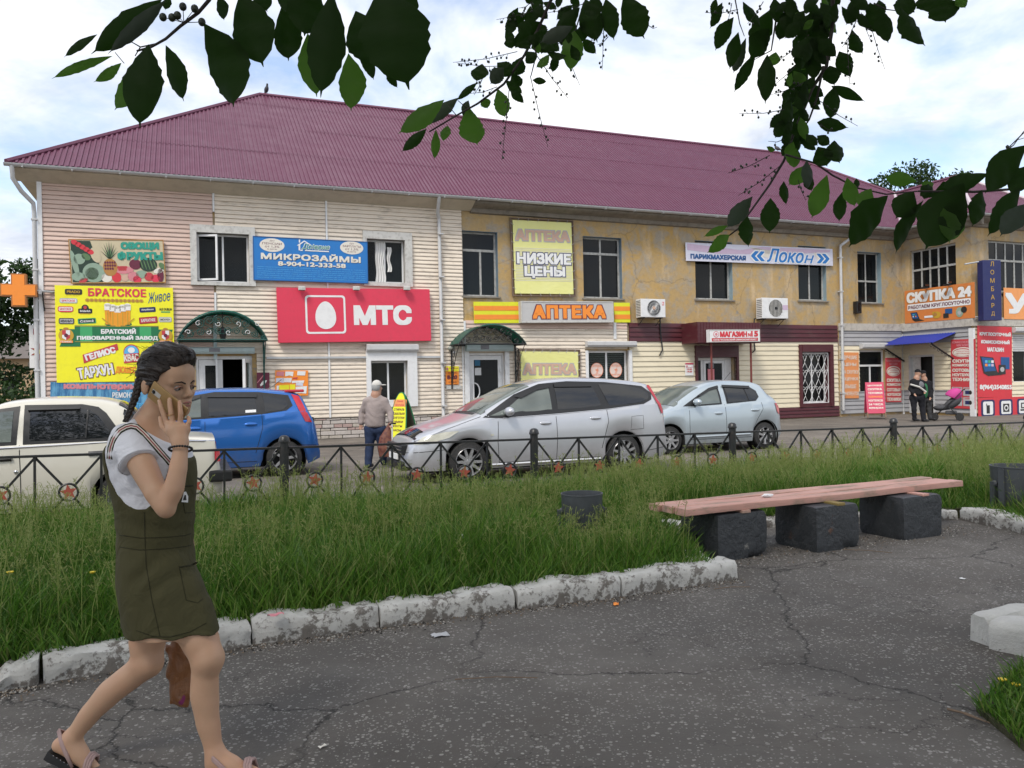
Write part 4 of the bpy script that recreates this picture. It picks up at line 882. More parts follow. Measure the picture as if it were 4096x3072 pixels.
for x0, t0, x1, t1, mt in ((.03, .03, .28, .25, 'p_rose'), (.3, .03, .55, .24, 'p_white'), (.66, .02, .92, .2, 'p_white'), (.02, .28, .25, .5, 'p_lavender'), (.22, .3, .5, .48, 'p_white'), (.52, .26, .68, .36, 'p_crimson'), (.5, .38, .88, .52, 'p_white'), (.62, .48, .84, .62, 'p_lavender'), (.12, .56, .42, .84, 'p_yellow'), (.43, .54, .60, .82, 'p_yellow'), (.6, .62, .96, .92, 'p_white'), (.04, .6, .12, .8, 'p_white')):
    F.p([(x0 + rg.uniform(0, .02), t0 + rg.uniform(0, .03)), (x1, t0 + rg.uniform(0, .02)), (x1 - rg.uniform(0, .03), t1), ((x0 + x1) / 2, t1 - rg.uniform(0, .05)), (x0, t1 - rg.uniform(0, .03))], mt, 1 + (mt != 'p_yellow'), 'paper')
o, W_, H_ = sign('maroon_plate', 'small dark maroon plate with torn sticker right of the open door', FAC, R4(1027, 1490, 1078, 1555), .1, .012, C_('p_plum')); F = Face(o, W_, H_); F.p([(.25, .75), (.5, .5), (.8, .48), (.7, .65), (.3, .85)], 'p_white', 1); F.p([(.02, .62), (.3, .35), (.55, .1), (.6, .14), (.34, .4), (.06, .66)], 'p_rose', 1)
o, W_, H_ = sign('shop_hours_plate', 'small pink and white opening hours plate left of the shop door', FAC, R4(2741, 1452, 2774, 1502), .09, .01, C_('p_white')); F = Face(o, W_, H_); F.r(.002, .002, .998, .12, 'p_magenta'); F.t('10.00', .2, .44, .8, .56, 'p_crimson'); F.t('19.00', .2, .63, .8, .75, 'p_crimson'); F.e(.2, .25, .1, .07, 'p_rose', 2); F.t('режим работы', .1, .32, .9, .39, 'p_rose')
o, W_, H_ = sign('hairdresser_banner', 'long lavender hairdresser banner with blue script over two windows', FAC, ((2744, 968), (3332, 996), (3332, 1062), (2744, 1043)), .09, .012, C_('p_lavender')); F = Face(o, W_, H_)
F.p([(.01, .05), (.35, .3), (.5, .06), (.98, .08), (.98, .2), (.6, .45), (.2, .55), (.01, .4)], 'p_violet', 1); F.p([(.42, .1), (.55, .25), (.65, .5), (.60, .8), (.5, .6)], 'p_cream', 1); F.p([(.86, .25), (.97, .4), (.97, .9), (.9, .9)], 'p_cream', 1)
F.t('ПАРИКМАХЕРСКАЯ', .03, .62, .385, .86, 'p_darkblue', .05, 3); F.outl('«', .425, .34, .51, .86, 'p_blue', 'p_white', .02, .03, 3); F.outl('Локо', .53, .14, .785, .90, 'p_blue', 'p_white', .02, .04, 3, shear=.3); F.outl('Н', .79, .44, .86, .90, 'p_blue', 'p_white', .02, .04, 3, shear=.3); F.outl('»', .885, .34, .97, .86, 'p_blue', 'p_white', .02, .03, 3)
x0_, z0_, x1_, z1_ = FAC.rect(2782, 1290, 3035, 1372, -.9)
o = thing('porch_canopy', 'boxy maroon porch canopy on two thin posts over the shop door', 'canopy', FAC.w(x0_, 0, 0), PHI)
wp = x1_ - x0_; m = MB(); m.bbox(0, -1.0, z0_, wp, -.07, z1_, b=.01);
for k in range(int(wp / .12)): m.box(k * .12 + .02, -1.012, z0_ + .02, k * .12 + .055, -1.0, z1_ - .02)
m.build('roof_box', M_maroon, o)
for px_ in (2846, 3004): xx = FAC.at(px_, 1450, -.92)[0] - x0_; MB().tube([(xx, -.92, .004), (xx, -.92, z0_ + .01)], .035, 8).build('post', pm('red_brown_paint', (.16, .03, .025), .5, .2, 6, .2), o)
o, W_, H_ = sign('shop_light_box', 'white shop light box with red lettering on the maroon porch', FAC, ((2837, 1318), (3040, 1317), (3040, 1366), (2837, 1369)), 1.19, .16, C_('p_white'), rim=(.02, M_whitep)); F = Face(o, W_, H_)
F.e(.135, .38, .055, .25, 'p_rose', 1); F.e(.135, .38, .042, .19, 'p_white', 2); F.e(.135, .38, .025, .12, 'p_rose', 3); F.t('МАГАЗИН', .215, .18, .735, .58, 'p_red', .06); F.t('N', .765, .32, .81, .56, 'p_red', .05); F.t('15', .83, .16, .955, .56, 'p_red', .05); F.r(.05, .68, .96, .93, 'p_crimson', 1); F.t('СХПК "УСОЛЬСКИЙ СВИНОКОМПЛЕКС"', .08, .73, .93, .88, 'p_white', .03)
o, W_, H_ = sign('best_price_panel', 'orange best price banner right of the long downpipe', FAC, R4(3367, 1410, 3436, 1594), .09, .012, col('p_salmon', (.72, .28, .10))); F = Face(o, W_, H_)
for i, s_ in enumerate(('ЛУЧШИЕ', 'ЦЕНЫ', 'НА СКУПКУ', 'ОЦЕНКА', 'ВЫШЕ', 'КОНКУРЕНТОВ')): F.t(s_, (.06, .16, .02, .06, .2, .02)[i], .07 + .157 * i, (.9, .84, .98, .94, .84, .98)[i], .15 + .157 * i, 'p_cream', .02, shear=.12 if i > 2 else 0)
def red_panel(frame, r4, lab, rows4, out_=.09):
    o, W_, H_ = sign('resale_shop_panel', lab, frame, r4, out_, .012, C_('p_crimson'), group='red resale shop panels'); F = Face(o, W_, H_); k = .62 if rows4 else 1.
    F.t('КОМИССИОННЫЙ', .06, .03 * k, .94, .09 * k, 'p_rose', .04); F.t('МАГАЗИН', .25, .11 * k, .75, .165 * k, 'p_rose', .04)
    F.e(.5, .30 * k, .44, .115 * k, 'p_cream', 1); F.e(.5, .305 * k, .40, .095 * k, 'p_crimson', 2); F.e(.48, .31 * k, .36, .08 * k, 'p_cream', 3); F.t('ПОКУПКА', .25, .265 * k, .75, .30 * k, 'p_rose', .02, 4); F.t('ЦЕНТРОВОЙ', .22, .315 * k, .76, .35 * k, 'p_crimson', .03, 4)
    for i, s_ in enumerate(('СКУПКА', 'КОМИССИЯ', 'СОТОВЫХ', 'НОУТБУКОВ', 'ТЕХНИКИ')): t_ = (.47, .575, .685, .795, .90)[i] * k; F.t(s_, .08, t_, .94, t_ + (.07, .055, .07, .065, .07)[i] * k, 'p_cream', .045)
    if rows4:
        for i in range(4):
            x_, t_ = .05 + .47 * (i % 2), .69 + .145 * (i // 2); F.r(x_, t_, x_ + .43, t_ + .125, 'p_grey', 1, rr=.03); F.t(('ТЕХНИКА', 'ИНСТРУМЕНТ', 'ФОТО', 'ТЕЛЕФОНЫ')[i], x_ + .05, t_ + .008, x_ + .38, t_ + .028, 'p_crimson'); F.r(x_ + .08, t_ + .05, x_ + .25, t_ + .10, 'p_navy', 2); F.e(x_ + .29, t_ + .075, .06, .03, 'p_black', 3)
red_panel(FAC, R4(3543, 1432, 3606, 1609), 'narrow red resale panel between the right window and blue awning', False)
red_panel(WS, ((3801, 1358), (3899, 1355), (3902, 1636), (3803, 1632)), 'red resale panel with four pictures right of the dark doorway', True)
o, W_, H_ = sign('buying_banner', 'orange buying banner with tools and laptop on the wing wall', WS, ((3619, 1165), (3898, 1128), (3900, 1272), (3620, 1295)), .12, .015, col('p_dkorange', (.62, .20, .05))); F = Face(o, W_, H_)
F.outl('СКУПКА 24', .045, .09, .95, .37, 'p_white', 'p_brown', .06, .03, 2); F.r(.045, .43, .95, .62, 'p_white', 1, rr=.04); F.t('РАБОТАЕМ КРУГЛОСУТОЧНО', .06, .475, .935, .575, 'p_plum', .03, 3)
def laptop(F, x, t, s, lay=3):
    F.p([(x, t), (x + .10 * s, t), (x + .14 * s, t + .22 * s), (x + .03 * s, t + .22 * s)], 'p_black', lay); F.p([(x + .012 * s, t + .02 * s), (x + .092 * s, t + .02 * s), (x + .125 * s, t + .19 * s), (x + .035 * s, t + .19 * s)], 'p_darkblue', lay + 1); F.p([(x + .03 * s, t + .22 * s), (x + .14 * s, t + .22 * s), (x + .21 * s, t + .27 * s), (x + .07 * s, t + .28 * s)], 'p_black', lay)
    for k in range(4): F.r(x + (.035 + .02 * (k % 3)) * s, t + (.05 + .06 * (k // 2)) * s, x + (.05 + .02 * (k % 3)) * s, t + (.085 + .06 * (k // 2)) * s, ('p_skyblue', 'p_lgreen', 'p_orange', 'p_white')[k], lay + 2)
laptop(F, .09, .68, 1.); F.r(.3, .82, .43, .88, 'p_white', 3); F.e(.48, .82, .06, .10, 'p_gold', 3); F.e(.46, .80, .025, .05, 'p_brown', 4); F.r(.42, .72, .46, .86, 'p_gold', 3)
F.r(.60, .67, .70, .82, 'p_darkblue', 3); F.r(.575, .80, .65, .93, 'p_black', 4); F.e(.80, .80, .05, .14, 'p_cabbage', 3); F.e(.86, .74, .04, .09, 'p_black', 4); F.e(.80, .82, .025, .06, 'p_grey', 5)
for px_, lab in ((3700, 'rusty lamp over the left half of the orange banner'), (3790, 'rusty lamp over the right half of the orange banner')):
    s_, z_ = WS.at(px_, 1145 - (px_ - 3700) * .13, -.3); lo = thing('sign_lamp', lab, 'floodlight', WS.w(s_, -.25, z_), WS.a, 'rusty lamps over the orange banner'); MB().bbox(-.14, -.12, -.09, .14, .0, -.02, b=.02).build('housing', M_black, lo); MB().tube([(-.12, .2, .04), (-.05, .05, .05), (.12, .0, .03)], .018, 6).build('arm', pm('rust', (.20, .06, .025), .9, .3, 6, .3), lo)
o, W_, H_ = sign('shop_street_banner', 'tall red resale banner with laptop at the wing corner', WF, ((3906, 1302), (4043, 1308), (4049, 1590), (3911, 1590)), .13, .012, C_('p_red')); F = Face(o, W_, H_)
for i, s_ in enumerate(('КРУГЛОСУТОЧНЫЙ', 'КОМИССИОННЫЙ', 'МАГАЗИН')): F.t(s_, (.06, .10, .28)[i], .08 + .11 * i, (.96, .92, .75)[i], .135 + .11 * i, 'p_white', .05)
F.p([(.06, .425), (.44, .44), (.56, .64), (.16, .66)], 'p_black', 3); F.p([(.10, .44), (.41, .452), (.52, .625), (.19, .64)], 'p_darkblue', 4); F.p([(.16, .66), (.56, .64), (.72, .68), (.30, .70)], 'p_black', 3); [F.r(.2 + .09 * (k % 3), .48 + .05 * (k // 3), .27 + .09 * (k % 3), .515 + .05 * (k // 3), ('p_skyblue', 'p_lgreen', 'p_white', 'p_orange', 'p_skyblue', 'p_violet')[k], 5) for k in range(6)]; F.r(.66, .43, .92, .60, 'p_darkblue', 3); F.r(.60, .54, .80, .67, 'p_black', 5); F.e(.70, .605, .06, .035, 'p_grey', 6); F.t('8(964)3540855', .06, .825, .98, .90, 'p_white', .045)
o, W_, H_ = sign('icon_banner', 'low red banner with phone and camera icons at the wing corner', WF, ((3911, 1594), (4260, 1580), (4262, 1660), (3914, 1676)), .13, .012, C_('p_red')); F = Face(o, W_, H_)
for i in range(5):
    cx = .105 + .2 * i; pts = rrect((cx - .055) * W_, .18 * H_, (cx + .055) * W_, .82 * H_, .07); flat(o, 'icon_ring', rrect((cx - .075) * W_, .1 * H_, (cx + .075) * W_, .9 * H_, .1), F.y(1), C_('p_navy')); flat(o, 'icon_plate', pts, F.y(2), C_('p_white'))
    if i == 0: F.r(cx - .018, .36, cx + .018, .76, 'p_black', 3); F.r(cx - .02, .28, cx - .012, .4, 'p_black', 3)
    elif i == 1: F.r(cx - .035, .32, cx + .035, .72, 'p_black', 3); F.e(cx, .52, .024, .14, 'p_white', 4); F.e(cx, .52, .014, .08, 'p_black', 5)
    elif i == 2: F.r(cx - .032, .3, cx + .032, .58, 'p_black', 3); F.r(cx - .02, .36, cx + .02, .52, 'p_white', 4); F.r(cx - .04, .62, cx + .04, .7, 'p_black', 3)
    else: F.r(cx - .035, .35, cx + .03, .5, 'p_black', 3); F.r(cx - .01, .5, cx + .012, .72, 'p_black', 3)
o, W_, H_ = sign('buying_banner', 'orange banner with white letters on the wing front', WF, ((4017, 1154), (4420, 1170), (4420, 1290), (4017, 1276)), .12, .015, col('p_ltorange', (.80, .32, .10))); F = Face(o, W_, H_); F.t('УПКА', .02, .2, .95, .78, 'p_white', .05)
s_, z0_ = WF.at(3935, 1282, -.5); _, z1_ = WF.at(3930, 1040, -.5); o = thing('pawnshop_blade_sign', 'tall dark blue pawnshop sign hanging out from the wing corner', 'sign', WF.w(s_, -.5, z0_), PHI + R(-14))
hb, wb = z1_ - z0_, .72; MB().bbox(0, 0, 0, wb, .28, hb, b=.015).build('box', C_('p_navy'), o); MB().tube([(-.55, .2, hb - .12), (.1, .2, hb - .02)], .03, 6).build('bracket', M_galv, o); MB().tube([(-.1, .3, .15), (.3, .45, .15)], .03, 6).build('bracket', M_galv, o)
for i, ch in enumerate('ЛОМБАРД'): text(o, ch, .24, hb * (.90 - .138 * i), .50, hb * (.975 - .138 * i), -.004, C_('p_gold'), .0, keep=True)
m = MB()
for z in (.3, .78): m = MB().ico((wb + .02, .1, hb * z), .05, 1); m.build('bulb', C_('p_yellow'), o)
s_, z_ = FAC.at(75, 1160, -.35); a_ = FAC.at(0, 1160, -.35)[0]; b_ = FAC.at(147, 1160, -.35)[0]; hh_ = FAC.at(75, 1097, -.35)[1] - FAC.at(75, 1228, -.35)[1]
o = thing('pharmacy_cross', 'flat orange cross sign sticking out from the left corner', 'sign', FAC.w((a_ + b_) / 2, -.35, z_), PHI); w2, t2, h2 = (b_ - a_) / 2, hh_ * .19, hh_ / 2
def crossp(w, t, h): return [(-w, -t), (-t * 1.05, -t), (-t * 1.05, -h), (t * 1.05, -h), (t * 1.05, -t), (w, -t), (w, t), (t * 1.05, t), (t * 1.05, h), (-t * 1.05, h), (-t * 1.05, t), (-w, t)]
MB().prism(crossp(w2, t2, h2), 'y', 0, .22).build('box', col('p_crossside', (.42, .16, .04)), o); MB().prism(crossp(w2 - .03, t2 - .03, h2 - .03), 'y', -.012, .0).build('face', C_('p_orange'), o); MB().tube([(w2 - .02, .1, .0), (w2 + .35, .3, .0)], .03, 6).build('bracket', M_galv, o)
o = thing('corner_camera', 'small white security camera on the corner pipe', 'camera', FAC.w(-.05, -.16, z_), PHI); MB().tube([(0, 0, 0), (.06, -.12, -.05)], .045, 8).build('housing', M_white, o); MB().tube([(.02, .05, -.05), (.09, 0, .0), (.1, .05, -.25), (.12, .06, -.5)], .018, 5).build('cable', M_black, o)
a_, zt_ = FAC.at(114, 1300, .1); b_ = FAC.at(160, 1300, .1)[0] + .9; zb_ = FAC.at(120, 1472, .1)[1]
o = thing('corner_price_board', 'white board with a starburst sticking out behind the left corner', 'sign', FAC.w(a_, .15, zb_), PHI); Wb, Hb = .02 - a_, zt_ - zb_; MB().bbox(0, 0, 0, Wb, .03, Hb, b=.004).build('board', C_('p_white'), o); F = Face(o, Wb, Hb); F.t('КА', .28, .08, 1.0, .22, 'p_darkred', .0)
st = [(1.0 + (1.0 if k % 2 else .55) * math.cos(R(90 + 22.5 * k)), .62 - (.22 if k % 2 else .10) * math.sin(R(90 + 22.5 * k))) for k in range(17)]; st = [(min(a, 1.), b) for a, b in st]; F.p(st, 'p_darkred', 1); F.p([(min(1., 1 + (a - 1) * .8), .62 + (b - .62) * .7) for a, b in st], 'p_yellow', 2)
MB().box(.1, .04, -.4, .16, .08, Hb * .5).build('post', M_galv, o)
def aircon(r4, lab, grille, logo):
    x0, z0, x1, z1 = FAC.rect(*r4, -.45); o = thing('air_conditioner', lab, 'air conditioner', FAC.w(x0, -.12, z0), PHI, 'outdoor air conditioner units'); W_, H_ = x1 - x0, z1 - z0
    MB().bbox(0, -.36, 0, W_, -.02, H_, b=.015).build('housing', M_white, o); cx, cz, r_ = W_ * .52, H_ * .5, H_ * .42
    disc(o, 'fan_opening', cx, cz, r_, r_, -.364, pm('fan_dark', (.03, .03, .032), .6))
    m = MB()
    if grille:
        k = -r_ + .05
        while k < r_: hgt = math.sqrt(max(0, r_ * r_ - k * k)); m.box(cx + k - .008, -.38, cz - hgt, cx + k + .008, -.366, cz + hgt); k += .06
    else:
        for k in range(28): a = 2 * math.pi * k / 28; m.tube([(cx + .06 * math.cos(a), -.375, cz + .06 * math.sin(a)), (cx + r_ * math.cos(a + .35), -.375, cz + r_ * math.sin(a + .35))], .006, 4)
        for rr in (.33, .66, 1.): m.tube([(cx + r_ * rr * math.cos(k * .2618), -.375, cz + r_ * rr * math.sin(k * .2618)) for k in range(25)], .006, 4)
    m.build('fan_guard', M_whitep if grille else M_galv, o); MB().lathe([(.0001, -.39), (.055, -.388), (.06, -.366)], 14, (cx, 0, cz), 'y').build('hub', C_('p_tan') if not grille else M_black, o)
    m = MB();
    for k in range(10): z = H_ * (.08 + .088 * k); m.box(-.006, -.33, z, -.001, -.06, z + .02)
    m.build('side_louvre', M_black, o)['kind'] = 'stuff'
    for x in (.12, W_ - .15): m = MB(); m.box(x, -.38, -.035, x + .03, .12, -.005); m.tube([(x + .015, -.3, -.02), (x + .015, .1, -.28)], .012, 5); m.build('bracket', M_black, o)
    Face(o, W_, H_); flat(o, 'logo', rectp(W_ * .86, H_ * .66, W_ * .94, H_ * .85) if not grille else rectp(W_ * .78, H_ * .42, W_ * .985, H_ * .66), -.364, C_(logo));
    if not grille: text(o, 'R', W_ * .87, H_ * .69, W_ * .93, H_ * .82, -.367, C_('p_white'))
    return o
aircon((2562, 1196, 2660, 1269), 'white air conditioner with round wire fan guard and red badge', False, 'p_red'); aircon((3047, 1192, 3150, 1274), 'white air conditioner with barred fan above the barred shop window', True, 'p_violet')
for pts, lab in (([(2640, 1271), (2642, 1330), (2650, 1400), (2638, 1422)], 'black cable hanging below the air conditioner with red badge'), ([(3045, 1270), (3018, 1275), (3012, 1330), (3020, 1400), (3010, 1410)], 'black cable hanging below the air conditioner with barred fan')):
    P_ = [FAC.at(*p, -.1) for p in pts]; tag(MB().tube([FAC.w(p[0], -.1, p[1]) for p in P_], .025, 6).build('hanging_cable', M_black, smooth=40), lab, 'cable', 'cables below the air conditioners')
xx, z_ = FAC.at(3477, 1205, -.1); o = thing('wall_lamp', 'small black box lamp on ochre wall below the right window', 'lamp', FAC.w(FAC.at(3420, 1230)[0], -.02, FAC.at(3420, 1250)[1]), PHI); MB().bbox(-.12, -.2, -.05, .12, 0, .42, b=.02).build('housing', M_black, o); MB().box(-.07, -.206, .02, .07, -.201, .36).build('glass', M_pane, o)
s_, z_ = FAC.at(1805, 1393, -.1); o = thing('bulkhead_lamp', 'oval grey green bulkhead lamp beside the pharmacy canopy', 'lamp', FAC.w(s_, -.09, z_), PHI); M_ol = pm('grey_green', (.27, .28, .24), .5); MB().ico((0, -.03, 0), .12, 3, (1.05, .6, .62)).build('body', M_ol, o, smooth=True); MB().ico((.08, -.05, -.13), .05, 2).build('sensor', M_white, o, smooth=True)
M_gp = NB('green_polycarbonate'); M_gp.set(Base_Color=M_gp.mix(M_gp.noise(3, 5), (.012, .10, .075), (.03, .16, .12)), Roughness=.3); tr = M_gp.n('ShaderNodeBsdfTranslucent'); tr.inputs[0].default_value = (.02, .28, .20, 1); ms = M_gp.n('ShaderNodeMixShader'); ms.inputs[0].default_value = .45; M_gp.l(M_gp.b.outputs[0], ms.inputs[1]); M_gp.l(tr.outputs[0], ms.inputs[2]); M_gp.l(ms.outputs[0], M_gp.o.inputs[0]); M_gp = M_gp.m
M_giron = pm('green_iron', (.012, .07, .06), .5, .2, 6, .2); M_biron = pm('black_iron', (.014, .014, .016), .5, .2, 6, .2)
def scroll(m, cx, cz, r_, y, turns=1.6, sg=1, a0=0., w=.012):
    n_ = 22; m.tube([(cx + sg * r_ * (1 - .75 * k / n_) * math.cos(a0 + turns * 6.28 * k / n_), y, cz + r_ * (1 - .75 * k / n_) * math.sin(a0 + turns * 6.28 * k / n_)) for k in range(n_ + 1)], w, 4)
def arch_canopy(px, lab, depth, iron, dish):
    (xl, yl), (xr, yr), (xt, yt) = px; a, z0 = FAC.at(xl, yl, -depth); b, _ = FAC.at(xr, yr, -depth); _, z1 = FAC.at(xt, yt, -depth); W_, H_ = b - a, z1 - z0
    o = thing('arched_canopy', lab, 'canopy', FAC.w(a, 0, z0), PHI, 'green arched door canopies')
    Rr = (W_ * W_ / 4 + H_ * H_) / (2 * H_); cz = H_ - Rr; th = math.asin(min(1, W_ / 2 / Rr)); n_ = 24
    arc = [(W_ / 2 + Rr * math.sin(-th + 2 * th * k / n_), cz + Rr * math.cos(-th + 2 * th * k / n_)) for k in range(n_ + 1)]
    v = [(p[0], y, p[1]) for y in (-.06, -depth) for p in arc] + [(p[0], y, p[1] + .02) for y in (-.06, -depth) for p in arc]; k1 = n_ + 1
    MB().add(v, [(i, i + 1, k1 + i + 1, k1 + i) for i in range(n_)] + [(2 * k1 + i, 2 * k1 + i + 1, 3 * k1 + i + 1, 3 * k1 + i) for i in range(n_)]).build('roof_sheet', M_gp, o, smooth=True)
    for y in (-depth + .02, -.1):
        m = MB(); m.tube([(p[0], y, p[1] - .02) for p in arc], .022, 6); m.tube([(arc[0][0], y, 0), (arc[-1][0], y, 0)], .022, 6)
        if y < -.2:
            for i in range(10):
                u = (i + .5) / 10; x = W_ * u; zt = math.sqrt(max(0, Rr * Rr - (x - W_ / 2) ** 2)) + cz; scroll(m, x, zt * .32, min(.10, zt * .26), y, sg=1 if i % 2 else -1, a0=i)
                if 1 < i < 8: scroll(m, x, zt * .7, min(.12, zt * .2), y, sg=-1 if i % 2 else 1, a0=i * 2)
            m.tube([(W_ * .1, y, .05), (W_ * .3, y, H_ * .5), (W_ * .5, y, .15), (W_ * .7, y, H_ * .5), (W_ * .9, y, .05)], .008, 4)
        m.build('arch_frame', iron, o, smooth=40)
    for x in (.02, W_ - .02): MB().tube([(x, -.1, 0), (x, -depth + .02, 0)], .02, 6).build('side_rail', iron, o)
    for x in (.04, W_ - .04):
        m = MB(); m.box(x - .02, -.13, -1.35, x + .02, -.09, 0); zc = -.25
        for k, r_ in ((0, .17), (1, .13), (2, .10)):
            n2 = 20; cy = -.13 - r_; m.tube([(x, cy + r_ * (1 - .6 * j / n2) * math.cos(j * .5), zc + r_ * (1 - .6 * j / n2) * math.sin(j * .5)) for j in range(n2 + 1)], .011, 4); zc -= r_ * 2.1
        m.tube([(x, -depth + .05, -.02), (x, -.55, -.35), (x, -.3, -.75), (x, -.14, -1.2)], .012, 4); m.build('bracket', iron, o, smooth=40)
    return o, W_, H_
o, W_, H_ = arch_canopy(((708, 1358), (1070, 1353), (889, 1243)), 'green arched canopy with white scrolls over the open doorway', .95, M_giron, True)
m = MB()
for i in range(8): scroll(m, W_ * (.12 + .11 * i), H_ * (.25 + .3 * (i % 2)), .075, -.96, 1.0, 1 if i % 2 else -1, i, .008)
m.build('white_scrolls', M_white, o)['kind'] = 'stuff'
m = MB(); cx = W_ * .5; m.lathe([(.05, -.08), (.12, .18), (.13, .2), (.02, .3)], 6, (cx, -.8, .06)); m.tube([(cx, -.8, .36), (cx, -.8, H_ - .03)], .012, 5); m.build('lantern', M_biron, o)
MB().box(W_ * .42 - .04, -.1, -.5, W_ * .42 + .04, -.09, H_ - .05).build('back_strip', M_teal, o)
arch_canopy(((1834, 1376), (2106, 1368), (2003, 1299)), 'dark green arched canopy with black scrolls over the pharmacy door', .95, M_biron, False)
a, zt_ = WS.at(3590, 1395, -.0)[0], 3.06
o = thing('blue_awning', 'blue corrugated lean-to awning over the dark doorway', 'awning', WS.w(.05, 0, 0), WS.a); x0, x1 = -.02, WS.at(3800, 1360, -.3)[0]; n_ = 40; v = []
M_bl = pm('blue_corrugated', (.02, .035, .26), .4, .12, 3, .05)
for k in range(n_ + 1):
    x = x0 + (x1 - x0) * k / n_; w = .018 * (1 if k % 2 else -1); v += [(x, -.03, 3.1 + w), (x, -1.25, 2.72 + w)]
MB().add(v, [(2 * k, 2 * k + 2, 2 * k + 3, 2 * k + 1) for k in range(n_)]).build('sheet', M_bl, o)
for x in (x0 + .08, x1 - .1):
    m = MB(); m.tube([(x, -1.2, 2.68), (x, -.05, 2.1)], .03, 6); m.tube([(x, -1.2, 2.69), (x, -.04, 3.04)], .025, 6)
    for k in range(6): t_ = k / 6; m.tube([(x, -1.2 + 1.1 * t_ + .06 * math.cos(j), 2.62 - .5 * t_ + .06 * math.sin(j)) for j in range(7)], .01, 4)
    m.build('bracket', M_biron, o)
M_fence = pm('fence_black_paint', (.012, .013, .014), .38, .3, 8, .25, 60, dirt=.35, dirtcol=(.07, .05, .04))
M_star = pm('star_red_paint', (.36, .07, .045), .6, .25, 12, .25, dirt=.4, dirtcol=(.12, .06, .04))
FEN = thing('park_fence', 'low black iron fence with rings and red stars between lawn and parked cars', 'fence', F_P0, FI)
FEN.rotation_euler = Euler((0, R(.75), FI), 'XYZ')
RZ = .875                                       # rail height
me_post = MB().lathe([(.047, -.2), (.047, RZ + .055), (.058, RZ + .058), (.06, RZ + .075), (.055, RZ + .085), (.05, RZ + .11), (.03, RZ + .128), (.001, RZ + .133)], 16).mesh('post', 40)
PITCH = F_SP / 5.12; R0 = .08; zc = .52
me_up = MB().box(-.011, -.011, .08, .011, .011, RZ - .012).mesh('upright')
me_ring = MB().tube([(R0 * math.cos(k * .2618), 0, R0 * math.sin(k * .2618)) for k in range(25)], .012, 6).mesh('ring', 40)
pts = [(.078 * (1 if k % 2 == 0 else .45) * math.sin(k * math.pi / 5), .078 * (1 if k % 2 == 0 else .45) * math.cos(k * math.pi / 5)) for k in range(10)]
me_star = MB().prism([(a * 1.0, b) for a, b in pts], 'y', -.004, .004).mesh('star')
def bar(p, q, w=.011):
    p, q = Vector(p), Vector(q); d = (q - p); a = math.atan2(d.x, d.z); T = Matrix.Translation(p) @ Matrix.Rotation(a, 4, 'Y'); return MB().box(-w, -w * .6, 0, w, w * .6, d.length, T)
h2 = PITCH / 2
dv = Vector((h2, 0, RZ - .012 - zc)).normalized(); dw = Vector((h2, 0, zc - .16)).normalized()
me_dg = [bar((-h2, 0, RZ - .014), (-dv.x * R0, 0, zc + dv.z * R0)).mesh('brace'), bar((h2, 0, RZ - .014), (dv.x * R0, 0, zc + dv.z * R0)).mesh('brace'), bar((-h2, 0, .16), (-dw.x * R0, 0, zc - dw.z * R0)).mesh('brace'), bar((h2, 0, .16), (dw.x * R0, 0, zc - dw.z * R0)).mesh('brace')]
me_rail = MB().bbox(.045, -.02, RZ - .012, F_SP - .045, .02, RZ + .012, b=.003).mesh('rail'); me_low = MB().box(.045, -.012, .15, F_SP - .045, .012, .17).mesh('rail')
for t in range(-2, 7):
    x = t * F_SP; link('post', me_post, M_fence, FEN, (x, 0, 0))
    if t == 6: break
    link('top_rail', me_rail, M_fence, FEN, (x, 0, 0)); link('bottom_rail', me_low, M_fence, FEN, (x, 0, 0))
    for k in range(5):
        xc = x + F_SP / 2 + (k - 2) * PITCH; link('upright', me_up, M_fence, FEN, (xc - h2, 0, 0))
        if k == 4: link('upright', me_up, M_fence, FEN, (xc + h2, 0, 0))
        for d_ in me_dg: link('brace', d_, M_fence, FEN, (xc, .018, 0))
        link('ring', me_ring, M_fence, FEN, (xc, 0, zc))
        so_ = link('star', me_star, M_star, FEN, (xc, -.004, zc)); so_.rotation_euler = (0, rnd.uniform(-.3, .3), 0)
def benchmat():
    n = NB('pink_bench_paint'); g = n.noise(7, 7, .7, vec=n.mapping((.25, 1, 1)))
    c = n.mix(n.noise(2, 4), (.47, .23, .18), (.58, .35, .29)); c = n.mix(n.ramp(g, [(.50, 0), (.64, 1)]), c, (.27, .20, .15)); n.set(Base_Color=c, Roughness=.65); n.bump(n.noise(18, 5, vec=n.mapping((.08, 1, 1))), .35, .01); return n.m
M_bench = benchmat()
def blockmat():
    n = NB('flaking_grey_paint'); g = n.noise(5, 8, .7); g2 = n.noise(16, 6, .7)
    c = n.mix(g2, (.018, .021, .025), (.045, .049, .054)); c = n.mix(n.ramp(n.noise(3.2, 7, .7, vec=n.mapping(loc=(4, 2, 1))), [(.63, 0), (.68, 1)]), c, (.10, .05, .03)); c = n.mix(n.ramp(n.noise(2.6, 8, .72), [(.68, 0), (.71, 1)]), c, (.22, .21, .19))
    n.set(Base_Color=c, Roughness=n.ramp(g, [(.3, .3), (.7, .6)])); n.bump(n.mix(.5, n.ramp(g, [(.4, 0), (.55, 1)]), g2), .8, .02); return n.m
M_block = blockmat()
ZB = .46
b0, b1 = ground(2740, 2040, ZB), ground(3850, 1924, ZB); bang = math.atan2(b1.y - b0.y, b1.x - b0.x); BL = (b1 - b0).length
BEN = thing('park_bench', 'long pink plank bench on three dark grey concrete blocks', 'bench', (b0.x, b0.y, 0.004), bang)
